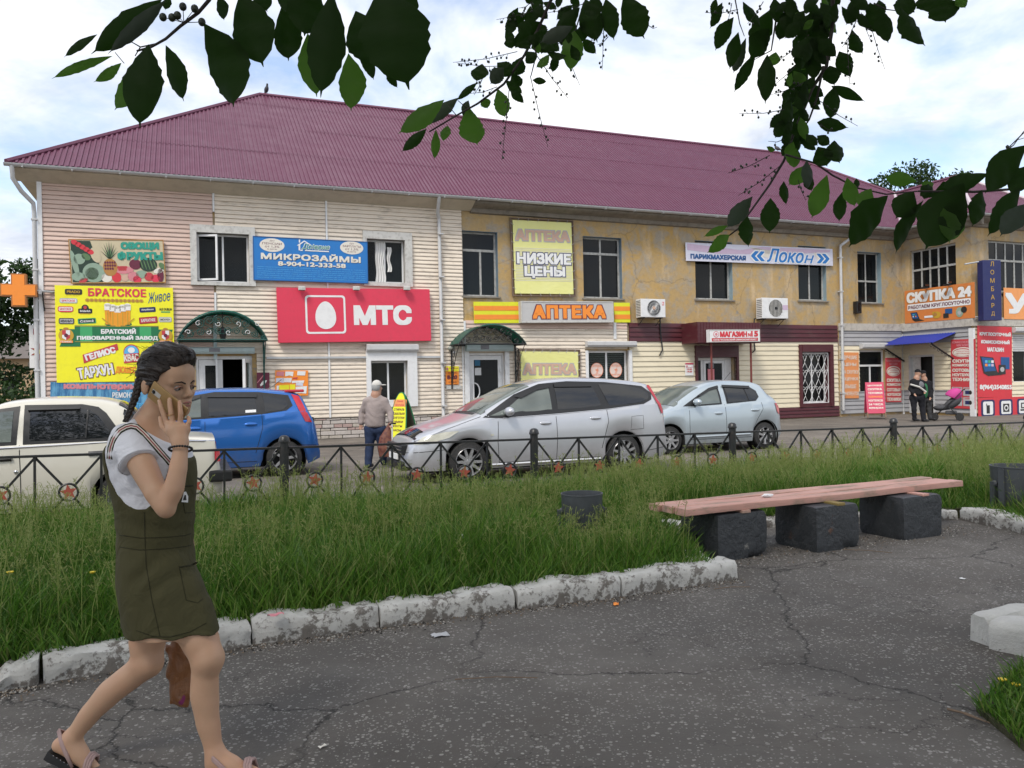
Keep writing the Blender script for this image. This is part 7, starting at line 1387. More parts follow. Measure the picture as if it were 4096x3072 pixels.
for k in range(95):                                      # dense leafy core of the right-hand bough
    t_ = k / 95; cx, cy = 940 - 200 * t_ + rg.uniform(-110, 110) * (1 - .4 * t_), -40 + 960 * t_ ** 1.25 + rg.uniform(-30, 30); a = rg.uniform(.6, 2.6); L = rg.uniform(90, 170); leaf_obj((ox + s_ * cx, oy + s_ * cy), (ox + s_ * (cx + L * math.cos(a)), oy + s_ * (cy + L * math.sin(a))), L * rg.uniform(.5, .7) * s_, 2.4 + rg.uniform(-.15, .15), M_lf2 if rg.random() < .14 else M_lf)
tw([(1000, -10), (1000, 150), (960, 420), (870, 560), (800, 730), (740, 880), (690, 1020), (600, 1170), (500, 1310), (400, 1450), (340, 1495)], 2.38, .007, .002, ox, oy, s_, back=(.9, 1.3, 3.5)); tw([(940, 420), (900, 620), (850, 760), (750, 900)], 2.4, .004, .002, ox, oy, s_); tw([(700, 980), (890, 1035), (1000, 1112), (1150, 1190), (1340, 1232), (1540, 1212)], 2.3, .003, .002, ox, oy, s_); tw([(2260, 1190), (1900, 1216), (1540, 1212)], 1.62, .004, .002, ox, oy, s_, back=(1.4, 1.0, 2.4)); tw([(380, -10), (410, 150), (440, 230)], 2.4, .002, .001, ox, oy, s_, 'twig'); tw([(640, 130), (610, 320), (500, 380)], 2.4, .003, .001, ox, oy, s_, 'twig'); tw([(1260, 20), (1340, 60), (1420, 70)], 2.2, .002, .001, ox, oy, s_, 'twig'); tw([(2212, 840), (2090, 960), (2060, 990)], 1.5, .0012, .0008, ox, oy, s_, 'twig')
for a, b, n in (((850, 220), (650, 390), 7), ((850, 330), (615, 550), 8), ((850, 505), (610, 600), 10), ((720, 690), (405, 720), 9), ((1240, 160), (1330, 440), 5), ((920, 640), (1160, 800), 5), ((600, 985), (335, 1098), 9), ((680, 1040), (400, 1240), 12), ((1090, 250), (1110, 560), 7), ((780, 1140), (830, 1270), 4), ((400, 60), (190, 80), 6), ((560, 10), (460, 150), 6), ((1150, 130), (1060, 300), 7), ((2080, 970), (2212, 830), 3), ((1000, 830), (920, 780), 3), ((1180, 80), (1240, 260), 6), ((700, 880), (590, 895), 2), ((360, 20), (340, 110), 4)): raceme(a, b, 2.35 if a[0] < 2000 else 1.5, n, ox, oy, s_)
for k in range(34): a = rg.uniform(.4, 2.7); L = rg.uniform(90, 190); cx, cy = rg.uniform(1000, 1640), rg.uniform(-60, 330); cx -= cy * .35; leaf_obj((1500 + .5425 * cx, .5425 * cy), (1500 + .5425 * (cx + L * math.cos(a)), .5425 * (cy + L * math.sin(a))), L * .6 * .5425, 2.4 + rg.uniform(-.15, .15), M_lf)
for k in range(22): a = rg.uniform(.5, 2.6); L = rg.uniform(100, 180); cx, cy = rg.uniform(560, 1320), rg.uniform(-70, 130); leaf_obj((ox + s_ * cx, s_ * cy), (ox + s_ * (cx + L * math.cos(a)), s_ * (cy + L * math.sin(a))), L * .58 * s_, 2.35 + rg.uniform(-.1, .1), M_lf)
MB().tube([Vector(p) for p in ((0, 0, 0), (.05, .1, 1.2), (-.1, .3, 2.4), (-.4, .6, 3.6), (-.9, 1.0, 5.0))], [.17, .14, .12, .09, .05], 10).build('trunk', M_bark, CT, smooth=True)
for e in ((.3, .6, 3.0), (.4, 1.2, 3.4), (.9, 1.3, 3.5), (1.4, 1.0, 2.4), (-2.2, .3, 4.6), (3.6, .6, 4.8), (1.2, -2.0, 5.0), (-.5, 2.2, 5.6), (2.6, 2.2, 5.4)):
    P_ = Vector((2.6 - .25, -2.4 + .45, 2.9)); E = Vector(e); MB().tube([P_ + CTI, (P_ + E) / 2 + Vector((0, 0, .35)) + CTI, E + CTI], [.06, .035, .008], 7).build('limb', M_bark, CT, smooth=True)
n = 130000; C = np.stack([G.uniform(-8, 8, n), G.uniform(-6.5, 6.5, n), G.uniform(2.4, 7.6, n)], 1); e = ((C[:, 0] - .3) / 8) ** 2 + (C[:, 1] / 6.5) ** 2 + ((C[:, 2] - 5.2) / 2.4) ** 2  # unseen overhead crown, made wider and denser to shade the foreground
lm = np.sin(C[:, 0] * 2.3) * np.sin(C[:, 1] * 2.7 + 1) * np.sin(C[:, 2] * 2.9); k = (e < 1) & (lm > -.22) & ((C[:, 2] - 1.5) > np.maximum(C[:, 1], 0) * .56 + .35); C = C[k]; n = len(C)
a = G.normal(size=(n, 3)); a[:, 2] -= .6; a /= np.linalg.norm(a, axis=1)[:, None]; b = np.cross(a, G.normal(size=(n, 3))); b /= np.linalg.norm(b, axis=1)[:, None]; s1 = G.uniform(.05, .085, n)[:, None]
V = np.stack([C - a * s1, C - b * s1 * .5, C + a * s1, C + b * s1 * .5], 1) + np.array(CTI)
me = np_mesh('crown', V.reshape(-1, 3), np.arange(n * 4).reshape(-1, 4), None, np.zeros(n, int), False); me.materials.append(M_lf); link('crown', me, None, CT)['kind'] = 'stuff'
class SDF:
    """distance field on a grid; blended capsules, ellipsoids and lofts -> one continuous surface"""
    def __init__(s, lo, hi, h):
        s.lo = np.array(lo, float); s.h = h; s.n = np.ceil((np.array(hi) - s.lo) / h).astype(int) + 1; s.F = np.full(s.n, .25, np.float32); s.kr = 1.
    def _sl(s, lo, hi):
        a = np.maximum(np.floor((np.array(lo) - s.lo) / s.h).astype(int), 0); b = np.minimum(np.ceil((np.array(hi) - s.lo) / s.h).astype(int) + 1, s.n); return a, b
    def _pts(s, a, b): return np.meshgrid(*[(s.lo[i] + s.h * np.arange(a[i], b[i])).astype(np.float32) for i in range(3)], indexing='ij', sparse=True)
    def _put(s, a, b, d, k, sub=False):
        if np.any(b <= a): return
        S = (slice(a[0], b[0]), slice(a[1], b[1]), slice(a[2], b[2])); A = s.F[S]
        if sub: s.F[S] = A2 = np.maximum(A, -d) + (np.maximum(k - np.abs(A + d), 0) ** 2 / (4 * k) if k else 0)
        else: s.F[S] = np.minimum(A, d) - (np.maximum(k - np.abs(A - d), 0) ** 2 / (4 * k) if k else 0)
    def cap(s, p, q, r1, r2=None, k=.02):
        p, q = np.array(p, float), np.array(q, float); r2 = r1 if r2 is None else r2; r1, r2 = r1 * s.kr, r2 * s.kr; m = max(r1, r2) + k + 2 * s.h; a, b = s._sl(np.minimum(p, q) - m, np.maximum(p, q) + m); X, Y, Z = s._pts(a, b); d = q - p; L = max(d @ d, 1e-12)
        t = np.clip(((X - p[0]) * d[0] + (Y - p[1]) * d[1] + (Z - p[2]) * d[2]) / L, 0, 1); s._put(a, b, np.sqrt((X - p[0] - t * d[0]) ** 2 + (Y - p[1] - t * d[1]) ** 2 + (Z - p[2] - t * d[2]) ** 2) - (r1 + (r2 - r1) * t), k); return s
    def chain(s, P, rs, k=.02):
        rs = [r_ * s.kr for r_ in rs]; P = [np.array(p, float) for p in P]; m = max(rs) + k + 2 * s.h; a, b = s._sl(np.minimum.reduce(P) - m, np.maximum.reduce(P) + m); X, Y, Z = s._pts(a, b); D = None
        for i in range(len(P) - 1):
            p, d = P[i], P[i + 1] - P[i]; L = max(d @ d, 1e-12); t = np.clip(((X - p[0]) * d[0] + (Y - p[1]) * d[1] + (Z - p[2]) * d[2]) / L, 0, 1); t2 = t * t * (3 - 2 * t)
            q = np.sqrt((X - p[0] - t * d[0]) ** 2 + (Y - p[1] - t * d[1]) ** 2 + (Z - p[2] - t * d[2]) ** 2) - (rs[i] + (rs[i + 1] - rs[i]) * t2); D = q if D is None else np.minimum(D, q)
        s._put(a, b, D, k); return s
    def val(s, p):
        u = (np.array(p) - s.lo) / s.h; i = np.floor(u).astype(int)
        if (i < 0).any() or (i >= s.n - 1).any(): return .25
        t = u - i; c = s.F[i[0]:i[0] + 2, i[1]:i[1] + 2, i[2]:i[2] + 2]; c = c[0] * (1 - t[0]) + c[1] * t[0]; c = c[0] * (1 - t[1]) + c[1] * t[1]; return float(c[0] * (1 - t[2]) + c[1] * t[2])
    def ell(s, c, rad, M=None, k=.02, sub=False):
        c = np.array(c, float); rad = np.array(rad, float); M = np.eye(3) if M is None else np.array(M, float); m = max(rad) + k + 2 * s.h; a, b = s._sl(c - m, c + m); X, Y, Z = s._pts(a, b); x, y, z = X - c[0], Y - c[1], Z - c[2]
        u = [(M[0, i] * x + M[1, i] * y + M[2, i] * z) / rad[i] for i in range(3)]; g = np.sqrt(u[0]**2 + u[1]**2 + u[2]**2) + 1e-6; g2 = np.sqrt((u[0] / rad[0])**2 + (u[1] / rad[1])**2 + (u[2] / rad[2])**2) + 1e-6
        s._put(a, b, g * (g - 1) / g2, k, sub); return s
    def loft(s, rows, k=.02, ang=0., off=0.):
        """rows of (z, cx, cy, rx, ry): stacked ellipses, z ascending"""
        R_ = np.array(sorted(rows)); m = R_[:, 3:].max() + k + .02; a, b = s._sl((R_[:, 1].min() - m, R_[:, 2].min() - m, R_[0, 0] - k - .02), (R_[:, 1].max() + m, R_[:, 2].max() + m, R_[-1, 0] + k + .02)); X, Y, Z = s._pts(a, b); zz = Z.ravel(); f = [np.interp(zz, R_[:, 0], R_[:, i])[None, None, :] for i in range(1, 5)]
        rx, ry = f[2] + off, f[3] + off; g = np.sqrt(((X - f[0]) / rx)**2 + ((Y - f[1]) / ry)**2); d = (g - 1) * np.minimum(rx, ry) * np.where(g < 1, 1, .8); d = np.maximum(d, np.maximum(R_[0, 0] - off * 0 - Z, Z - R_[-1, 0])); s._put(a, b, d.astype(np.float32), k); return s
    def cut(s, fn):
        """keep only where fn(X, Y, Z) < 0"""
        X, Y, Z = s._pts(np.zeros(3, int), s.n); s.F = np.maximum(s.F, fn(X, Y, Z).astype(np.float32)); return s
    def mesh(s, name, org=(0, 0, 0), smooth_it=1):
        F = s.F; I = F < 0; n = F.shape; c = np.zeros([q - 1 for q in n], np.uint8)
        for i in (0, 1):
            for j in (0, 1):
                for k in (0, 1): c += I[i:n[0] - 1 + i, j:n[1] - 1 + j, k:n[2] - 1 + k]
        act = np.argwhere((c > 0) & (c < 8)); idx = -np.ones(c.shape, np.int32); idx[tuple(act.T)] = np.arange(len(act)); acc = np.zeros((len(act), 3)); cnt = np.zeros(len(act))
        corners = [np.array(q) for q in ((0, 0, 0), (1, 0, 0), (0, 1, 0), (1, 1, 0), (0, 0, 1), (1, 0, 1), (0, 1, 1), (1, 1, 1))]; vals = [F[tuple((act + q).T)] for q in corners]
        for i in range(8):
            for j in range(i + 1, 8):
                if np.abs(corners[i] - corners[j]).sum() != 1: continue
                a, b = vals[i], vals[j]; m = (a < 0) != (b < 0); t = np.where(m, a / np.where(a - b == 0, 1, a - b), 0)[:, None]; p = corners[i] + t * (corners[j] - corners[i]); acc += np.where(m[:, None], p, 0); cnt += m
        V = (act + acc / np.maximum(cnt, 1)[:, None]) * s.h + s.lo; Q = []
        for ax in range(3):
            sl0 = [slice(0, n[i]) for i in range(3)]; sl1 = sl0.copy(); sl0[ax] = slice(0, n[ax] - 1); sl1[ax] = slice(1, n[ax]); ch = I[tuple(sl0)] != I[tuple(sl1)]; u, v = [(1, 2), (2, 0), (0, 1)][ax]; e = np.argwhere(ch); e = e[(e[:, u] > 0) & (e[:, v] > 0) & (e[:, u] < n[u] - 1) & (e[:, v] < n[v] - 1)]; st = I[tuple(e.T)]
            def cell(du, dv): q = e.copy(); q[:, u] -= du; q[:, v] -= dv; return idx[tuple(q.T)]
            q = np.stack([cell(1, 1), cell(0, 1), cell(0, 0), cell(1, 0)], 1); q[~st] = q[~st][:, ::-1]; Q.append(q)
        Q = np.concatenate(Q); Q = Q[(Q >= 0).all(1)]
        E = np.concatenate([Q[:, [0, 1]], Q[:, [1, 2]], Q[:, [2, 3]], Q[:, [3, 0]]]); i_, j_ = np.concatenate([E[:, 0], E[:, 1]]), np.concatenate([E[:, 1], E[:, 0]]); nv = len(V); C_n = np.maximum(np.bincount(i_, minlength=nv), 1)
        for _ in range(smooth_it): V = V * .5 + .5 * np.stack([np.bincount(i_, V[j_, q], nv) / C_n for q in range(3)], 1)
        return np_mesh(name, V - np.array(org), Q, None, None, True)
def skinmat(name, c):
    n = NB(name); cc = n.mix(n.noise(9, 5, .6), sc(c, .9), sc(c, 1.08)); cc = n.mix(n.math('MULTIPLY', n.ramp(n.noise(4, 3), [(.5, 0), (.7, 1)]), .35), cc, (c[0] * 1.02, c[1] * .82, c[2] * .78)); n.set(Base_Color=cc, Roughness=.52, Subsurface_Weight=.12, Subsurface_Scale=.02, Specular_IOR_Level=.4); n.b.inputs['Subsurface Radius'].default_value = (1, .35, .2); n.bump(n.noise(350, 3), .08, .001); return n.m
def cloth(name, c, var=.12, weave=.25, wr=.35, rough=.9):
    n = NB(name); cc = n.mix(n.noise(6, 5), sc(c, 1 - var), sc(c, 1 + var)); n.set(Base_Color=cc, Roughness=rough, Specular_IOR_Level=.25); w = n.noise(420, 2); f = n.noise(7, 4, .55, dist=1.2); q = n.n('ShaderNodeBump'); q.inputs['Strength'].default_value = wr; q.inputs['Distance'].default_value = .02; n.l(f, q.inputs['Height']); q2 = n.n('ShaderNodeBump'); q2.inputs['Strength'].default_value = weave; q2.inputs['Distance'].default_value = .001; n.l(w, q2.inputs['Height']); n.l(q.outputs[0], q2.inputs['Normal']); n.l(q2.outputs[0], n.b.inputs['Normal']); return n.m
M_skin = skinmat('skin', (.50, .305, .195)); M_skin2 = skinmat('weathered_skin', (.40, .23, .16))
def hairmat(name, c):
    n = NB(name); st = n.noise(1.0, 4, .6, vec=n.mapping((22, 160, 160))); cc = n.mix(st, sc(c, .5), sc(c, 1.7)); n.set(Base_Color=cc, Roughness=.42, Specular_IOR_Level=.4); n.bump(st, .7, .004); return n.m
M_hair = hairmat('dark_brown_hair', (.020, .013, .010))
GY = 3.11; gz = lambda py, px=640, dy=0.: at_y(px, py, GY + dy).z
def g3(px, py, dy=0.): return np.array(at_y(px, py, GY + dy))
base = ground(700, 3098); GIRL = thing('person', 'woman in white t-shirt and olive pinafore dress walking with phone at her ear', 'person', (base.x, base.y, .004)); GO = np.array((base.x, base.y, .004))
T_rows = ((1668, 545, 640, .060), (1690, 515, 668, .095), (1720, 480, 694, .130), (1760, 446, 728, .160), (1800, 431, 754, .172), (1850, 430, 776, .166), (1900, 437, 783, .155), (1960, 452, 781, .145), (2020, 465, 775, .138), (2100, 474, 773, .132), (2170, 476, 768, .136), (2240, 478, 772, .150), (2320, 486, 792, .162), (2400, 497, 812, .168), (2480, 512, 834, .172), (2520, 520, 844, .173))
def row(py, xl, xr, ry):
    k = 13 if py > 1700 else 6; a, b = g3(xl + k, py), g3(xr - k, py); return ((a[2] + b[2]) / 2, (a[0] + b[0]) / 2, GY, (b[0] - a[0]) / 2, ry)
TR = sorted(row(*r_) for r_ in T_rows); TA = np.array(TR)
def tor(px, py, out_=.0):
    """point on the near side of the torso seen at a pixel"""
    p = g3(px, py, -.14); z = p[2]; cx, rx, ry = (np.interp(z, TA[:, 0], TA[:, i]) for i in (1, 3, 4)); u = max(-.985, min(.985, (p[0] - cx) / rx)); y = GY - (ry + out_) * math.sqrt(1 - u * u); q = at_y(px, py, y); return Vector(q)
def march(fields, px, py, out_=.0):
    for k in range(900):
        y = GY - .45 + k * .001; p = at_y(px, py, y)
        if min(f.val(p) for f in fields) < 0: return Vector(at_y(px, py, y - out_))
    return tor(px, py, out_)
a_ = R(25); Fv = Vector((math.cos(a_), -math.sin(a_), 0)); pit = R(8); Fh = (Fv * math.cos(pit) - Vector((0, 0, math.sin(pit)))).normalized(); Uh0 = (Vector((0, 0, 1)) * math.cos(pit) + Fv * math.sin(pit)); Rh = Fh.cross(Uh0).normalized(); Uh = Rh.cross(Fh).normalized(); rl = R(4); Rh, Uh = (Rh * math.cos(rl) - Uh * math.sin(rl)), (Uh * math.cos(rl) + Rh * math.sin(rl))
HC = Vector(g3(677, 1502, -.01)); HM = np.array(((Fh.x, Rh.x, Uh.x), (Fh.y, Rh.y, Uh.y), (Fh.z, Rh.z, Uh.z)))
def hd(f, r_, u): return np.array(HC + Fh * f + Rh * r_ + Uh * u)
def head(S):
    S.ell(hd(-.008, 0, .012), (.098, .077, .098), HM, .01); S.ell(hd(.032, 0, -.062), (.062, .059, .082), HM, .03); S.ell(hd(.062, 0, .012), (.034, .055, .045), HM, .03)
    for sg in (-1, 1):
        S.cap(hd(.0, sg * .046, -.082), hd(.064, sg * .014, -.128), .023, .018, .03); S.ell(hd(.054, sg * .043, -.062), (.028, .023, .022), HM, .02); S.cap(hd(.086, sg * .012, -.018), hd(.072, sg * .048, -.016), .008, .009, .016); S.ell(hd(-.042, sg * .076, -.045), (.020, .008, .031), HM, .006)
    S.ell(hd(.075, 0, -.130), (.021, .022, .018), HM, .022); S.ell(hd(.070, 0, -.098), (.030, .034, .028), HM, .02)
    for sg in (-1, 1): S.ell(hd(.1015, sg * .0335, -.0365), (.020, .0175, .0100), HM, .014, True)
    S.cap(hd(.090, 0, -.022), hd(.1085, 0, -.060), .0075, .0115, .012); S.ell(hd(.108, 0, -.063), (.0115, .0115, .010), HM, .008)
    for sg in (-1, 1): S.ell(hd(.096, sg * .0125, -.068), (.011, .0075, .007), HM, .006)
    S.cap(hd(.0985, -.010, -.0925), hd(.0985, .010, -.0925), .0062, .0062, .006); S.cap(hd(.091, -.024, -.0965), hd(.091, .024, -.0965), .004, .004, .008); S.cap(hd(.0970, -.010, -.1045), hd(.0970, .010, -.1045), .0072, .0072, .006); S.cap(hd(.1035, -.014, -.0985), hd(.1035, .014, -.0985), .0018, .0018, .001) if False else None
    return S
lo, hi = np.minimum(g3(170, 3130, .35), g3(170, 3130, -.35)) - .03, np.maximum(g3(1110, 1370, .35), g3(1110, 1370, -.35)) + .03; lo[2] = -.01
S = SDF(lo, hi, .0048); head(S); S.kr = .93
S.cap(hd(-.022, 0, -.075), g3(592, 1700, .0), .052, .056, .03); S.cap(g3(600, 1690, -.0), g3(585, 1740, -.0), .060, .085, .03)
S.loft([r_ for r_ in TR], .02, off=-.006)
S.chain([g3(520, 1770, -.115), g3(570, 1860, -.185), g3(625, 1970, -.235), g3(660, 2026, -.25)], [.054, .052, .044, .037], .012); S.cap(g3(652, 2012, -.245), g3(667, 2040, -.25), .036, .031, .015)
S.chain([g3(668, 2018, -.25), g3(694, 1960, -.245), g3(712, 1880, -.23), g3(722, 1800, -.205), g3(720, 1770, -.195)], [.035, .038, .034, .0285, .027], .008)
S.chain([g3(722, 1770, -.192), g3(700, 1722, -.178)], [.030, .034], .015); S.cap(g3(716, 1760, -.186), g3(734, 1716, -.172), .026, .024, .015); S.cap(g3(676, 1700, -.172), g3(744, 1718, -.168), .0165, .0150, .012)
for P_, r0 in ((((672, 1702, -.172), (654, 1655, -.170), (643, 1625, -.166), (637, 1604, -.160)), .0105), (((694, 1700, -.174), (684, 1648, -.176), (679, 1616, -.170), (678, 1597, -.164)), .011), (((720, 1704, -.174), (723, 1655, -.178), (720, 1626, -.172), (718, 1608, -.166)), .0105), (((742, 1716, -.170), (757, 1690, -.170), (757, 1676, -.160), (752, 1668, -.150)), .0095)): S.chain([g3(*q) for q in P_], [r0 * 1.05, r0, r0 * .9, r0 * .78], .0035)
S.chain([g3(690, 1745, -.165), g3(650, 1705, -.145), g3(640, 1670, -.125)], [.016, .012, .009], .006)
S.chain([g3(660, 1770, .12), g3(705, 2000, .17), g3(722, 2060, .19), g3(742, 2170, .18), g3(756, 2255, .17)], [.055, .047, .044, .036, .028], .02); S.cap(g3(757, 2260, .17), g3(752, 2330, .17), .028, .026, .01)
for k in range(4): S.chain([g3(745 + 6 * k, 2335, .15 + .015 * k), g3(748 + 5 * k, 2380, .15 + .015 * k), g3(738 + 5 * k, 2400, .14 + .015 * k)], [.010, .009, .008], .004)
S.chain([g3(765, 2290, .14), g3(772, 2340, .135)], [.012, .010], .006)
S.chain([g3(672, 2330, -.05), g3(745, 2450, -.06), g3(800, 2560, -.075), g3(830, 2632, -.085)], [.090, .086, .074, .063], .03); S.ell(g3(840, 2625, -.1), (.033, .040, .042), None, .03)
S.chain([g3(830, 2640, -.085), g3(820, 2700, -.08), g3(818, 2775, -.075), g3(830, 2880, -.075), g3(853, 2985, -.075), g3(866, 3030, -.075)], [.057, .054, .056, .047, .037, .034], .025)
S.chain([g3(856, 3062, -.075), g3(920, 3062, -.08), g3(985, 3085, -.085), g3(1040, 3096, -.09)], [.034, .036, .030, .020], .025); S.cap(g3(866, 3025, -.075), g3(915, 3060, -.08), .036, .034, .03)
S.chain([g3(598, 2330, .07), g3(596, 2450, .075), g3(590, 2560, .075), g3(588, 2640, .075)], [.100, .090, .074, .063], .03); S.ell(g3(606, 2652, .05), (.036, .040, .042), None, .03)
S.chain([g3(586, 2655, .075), g3(530, 2700, .08), g3(445, 2765, .085), g3(365, 2850, .09), g3(300, 2935, .095), g3(282, 2962, .095)], [.060, .056, .054, .044, .035, .033], .025)
S.chain([g3(240, 2980, .095), g3(300, 3000, .095), g3(345, 3048, .09), g3(395, 3082, .09)], [.032, .036, .030, .018], .02); S.cap(g3(282, 2960, .095), g3(315, 3015, .095), .036, .033, .03)
link('body', S.mesh('body', GO), M_skin, GIRL)
M_eye = pm('eye_white', (.30, .27, .25), .15, .05); M_iris = pm('iris_dark', (.02, .014, .010), .1); M_brow = pm('eyebrow', (.022, .014, .010), .9); M_lip = pm('lips', (.33, .115, .095), .4, .1, 30)
M_lid = skinmat('eyelid_skin', (.30, .17, .115))
def loc(p): return Vector(p) - Vector(GO)
for sg in (-1, 1):
    e = MB().ico(loc(hd(.0795, sg * .0335, -.0365)), .0125, 3).build('eye', M_eye, GIRL, smooth=True); MB().ico(loc(hd(.0850, sg * .0335 - .002, -.0375)), .0086, 2).build('iris', M_iris, e, smooth=True)
    MB().tube([loc(hd(.0905, sg * (.0335 - .017), -.0365)), loc(hd(.0950, sg * .0315, -.0290)), loc(hd(.0875, sg * (.0335 + .017), -.0365))], .0034, 5).build('eyelid', M_lid, e, smooth=True); MB().tube([loc(hd(.0915, sg * (.0335 - .016), -.0372)), loc(hd(.0955, sg * .0325, -.0308)), loc(hd(.0880, sg * (.0335 + .018), -.0375))], .0014, 5).build('eyelash', M_brow, e)
    MB().tube([loc(hd(.100, sg * .012, -.0195)), loc(hd(.0975, sg * .028, -.0115)), loc(hd(.0835, sg * .050, -.0155))], [.0028, .0032, .0014], 6).build('eyebrow', M_brow, GIRL, smooth=True)
m = MB(); m.tube([loc(hd(.0945, -.023, -.0968)), loc(hd(.1028, -.009, -.0915)), loc(hd(.1035, 0, -.0925)), loc(hd(.1028, .009, -.0915)), loc(hd(.0945, .023, -.0968))], [.0015, .0042, .004, .0042, .0015], 8); m.tube([loc(hd(.0945, -.022, -.0975)), loc(hd(.1015, -.008, -.1045)), loc(hd(.1015, .008, -.1045)), loc(hd(.0945, .022, -.0975))], [.0015, .0048, .0048, .0015], 8); m.build('lips', M_lip, GIRL, smooth=True)
MB().tube([loc(hd(.0995, -.02, -.0975)), loc(hd(.1058, 0, -.0980)), loc(hd(.0995, .02, -.0975))], .0009, 5).build('mouth_line', M_brow, GIRL)
S = SDF(np.array(HC) - .17, np.array(HC) + .17, .0035); S.ell(hd(-.018, 0, .022), (.112, .090, .106), HM, .01); S.ell(hd(-.085, .01, -.02), (.05, .055, .06), HM, .03); S.ell(hd(.045, -.01, .075), (.055, .06, .040), HM, .03)
Fn, Rn, Un = np.array(Fh), np.array(Rh), np.array(Uh); Hn = np.array(HC)
def hairline(X, Y, Z):
    f = (X - Hn[0]) * Fn[0] + (Y - Hn[1]) * Fn[1] + (Z - Hn[2]) * Fn[2]; r_ = (X - Hn[0]) * Rn[0] + (Y - Hn[1]) * Rn[1] + (Z - Hn[2]) * Rn[2]; u = (X - Hn[0]) * Un[0] + (Y - Hn[1]) * Un[1] + (Z - Hn[2]) * Un[2]
    wob = .004 * np.sin(u * 160 + r_ * 90); a = f - (.80 * (u + .052) + .004 - 1.1 * r_ * r_ * 3) + wob; return np.maximum(a, np.where(u < -.045, f + .045, -1)) * .7
X, Y, Z = S._pts(np.zeros(3, int), S.n); fu = (X - Hn[0]) * Un[0] + (Y - Hn[1]) * Un[1] + (Z - Hn[2]) * Un[2]; fr_ = (X - Hn[0]) * Rn[0] + (Y - Hn[1]) * Rn[1] + (Z - Hn[2]) * Rn[2]; ff = (X - Hn[0]) * Fn[0] + (Y - Hn[1]) * Fn[1] + (Z - Hn[2]) * Fn[2]; th_ = np.arctan2(fr_, fu + .03); S.F += (.0022 * np.sin(th_ * 31 + ff * 25) + .0018 * np.sin(th_ * 57 - ff * 40 + 1) + .003 * np.sin(th_ * 11 + ff * 14)).astype(np.float32)
S.cut(hairline); HO = link('hair', S.mesh('hair', GO), M_hair, GIRL)
br = [(590, 1462), (575, 1485), (562, 1515), (553, 1545), (545, 1575), (535, 1605), (523, 1635), (512, 1660), (502, 1686)]; m = MB()
bp = [Vector(g3(a, b, -.025 - .006 * i)) for i, (a, b) in enumerate(br)]
for st_ in range(3):
    P_, rr = [], []
    for k in range(65):
        t = k / 64 * (len(bp) - 1); i = min(int(t), len(bp) - 2); q = bp[i].lerp(bp[i + 1], t - i); ph = k / 64 * 6.283 * 4.2 + st_ * 2.094; w = .0105 * (1 - .45 * k / 64); P_.append(loc(q + Vector((math.sin(ph) * w, math.sin(2 * ph) * w * .6, 0)))); rr.append(.0115 * (1 - .5 * k / 64))
    m.tube(P_, rr, 7)
m.build('braid', M_hair, GIRL, smooth=True)
m = MB(); rg = random.Random(4)
for k in range(230):                                     # loose strands along the combed-back hair
    th = rg.uniform(-1.5, 1.5); u0 = rg.uniform(-.02, .10); f0 = .80 * (u0 + .05) - .01; P_ = []
    for j in range(7):
        t = j / 6; f = f0 + (-.125 - f0) * t; u = u0 * (1 - t) + (-.01) * t + .035 * math.sin(math.pi * t); q = ((f + .018) / .114) ** 2; w = math.sqrt(max(.02, 1 - min(q, .97) - ((u - .022) / .13) ** 2 * .6)) * .091
        P_.append(loc(hd(f, w * math.sin(th), .022 + (u - .022) * 1.0 + w * .35 * abs(math.cos(th)) + rg.uniform(-.003, .004))))
    m.tube(P_, .0013, 3, caps=False)
for k in range(95):
    p = Vector(hd(rg.uniform(-.12, .03), rg.uniform(-.05, .085), rg.uniform(.0, .11))); d = (p - HC).normalized(); p = HC + d * .118; e = Vector((rg.uniform(-1, .3), rg.uniform(-.6, .2), rg.uniform(-.8, .5))); m.tube([loc(p - d * .02), loc(p + d * .006 + e * .01), loc(p + d * .012 + e * .035)], .0008, 3, caps=False)
o = m.build('loose_hair', M_hair, GIRL); o['kind'] = 'stuff'
M_shirt = cloth('white_jersey', (.66, .66, .70), .05, .15, .9); M_dress = cloth('olive_twill', (.062, .057, .026), .18, .35, .9); M_dseam = cloth('olive_seam', (.030, .028, .013))
lo2, hi2 = lo.copy(), hi.copy(); lo2[0], hi2[0], lo2[2], hi2[2] = g3(400, 2000)[0], g3(830, 2000)[0], gz(2075), gz(1630)
S = SS = SDF(lo2, hi2, .005); S.loft([r_ for r_ in TR if r_[0] > gz(2070)], .02, off=.003); S.chain([g3(660, 1765, .11), g3(690, 1860, .14)], [.060, .060], .03); S.chain([g3(512, 1758, -.10), g3(530, 1795, -.135)], [.060, .056], .03); X, Y, Z = S._pts(np.zeros(3, int), S.n); S.F += (.0022 * np.sin(X * 55 + Z * 42) * np.sin(Z * 31 - X * 22 + Y * 30) + .001 * np.sin(X * 60 - Z * 90)).astype(np.float32)
nA, nB = g3(520, 1640), g3(712, 1772); nk_ = (nB[2] - nA[2]) / (nB[0] - nA[0])
ax0, ax1 = g3(520, 1762, -.115), g3(560, 1862, -.18); axd = (ax1 - ax0) / np.linalg.norm(ax1 - ax0); ae = g3(555, 1854, -.178)
S.cut(lambda X, Y, Z: (Z - (nA[2] + (X - nA[0]) * nk_)) * .8 + 0 * Y)
TS = link('t_shirt', S.mesh('t_shirt', GO, 2), M_shirt, GIRL)
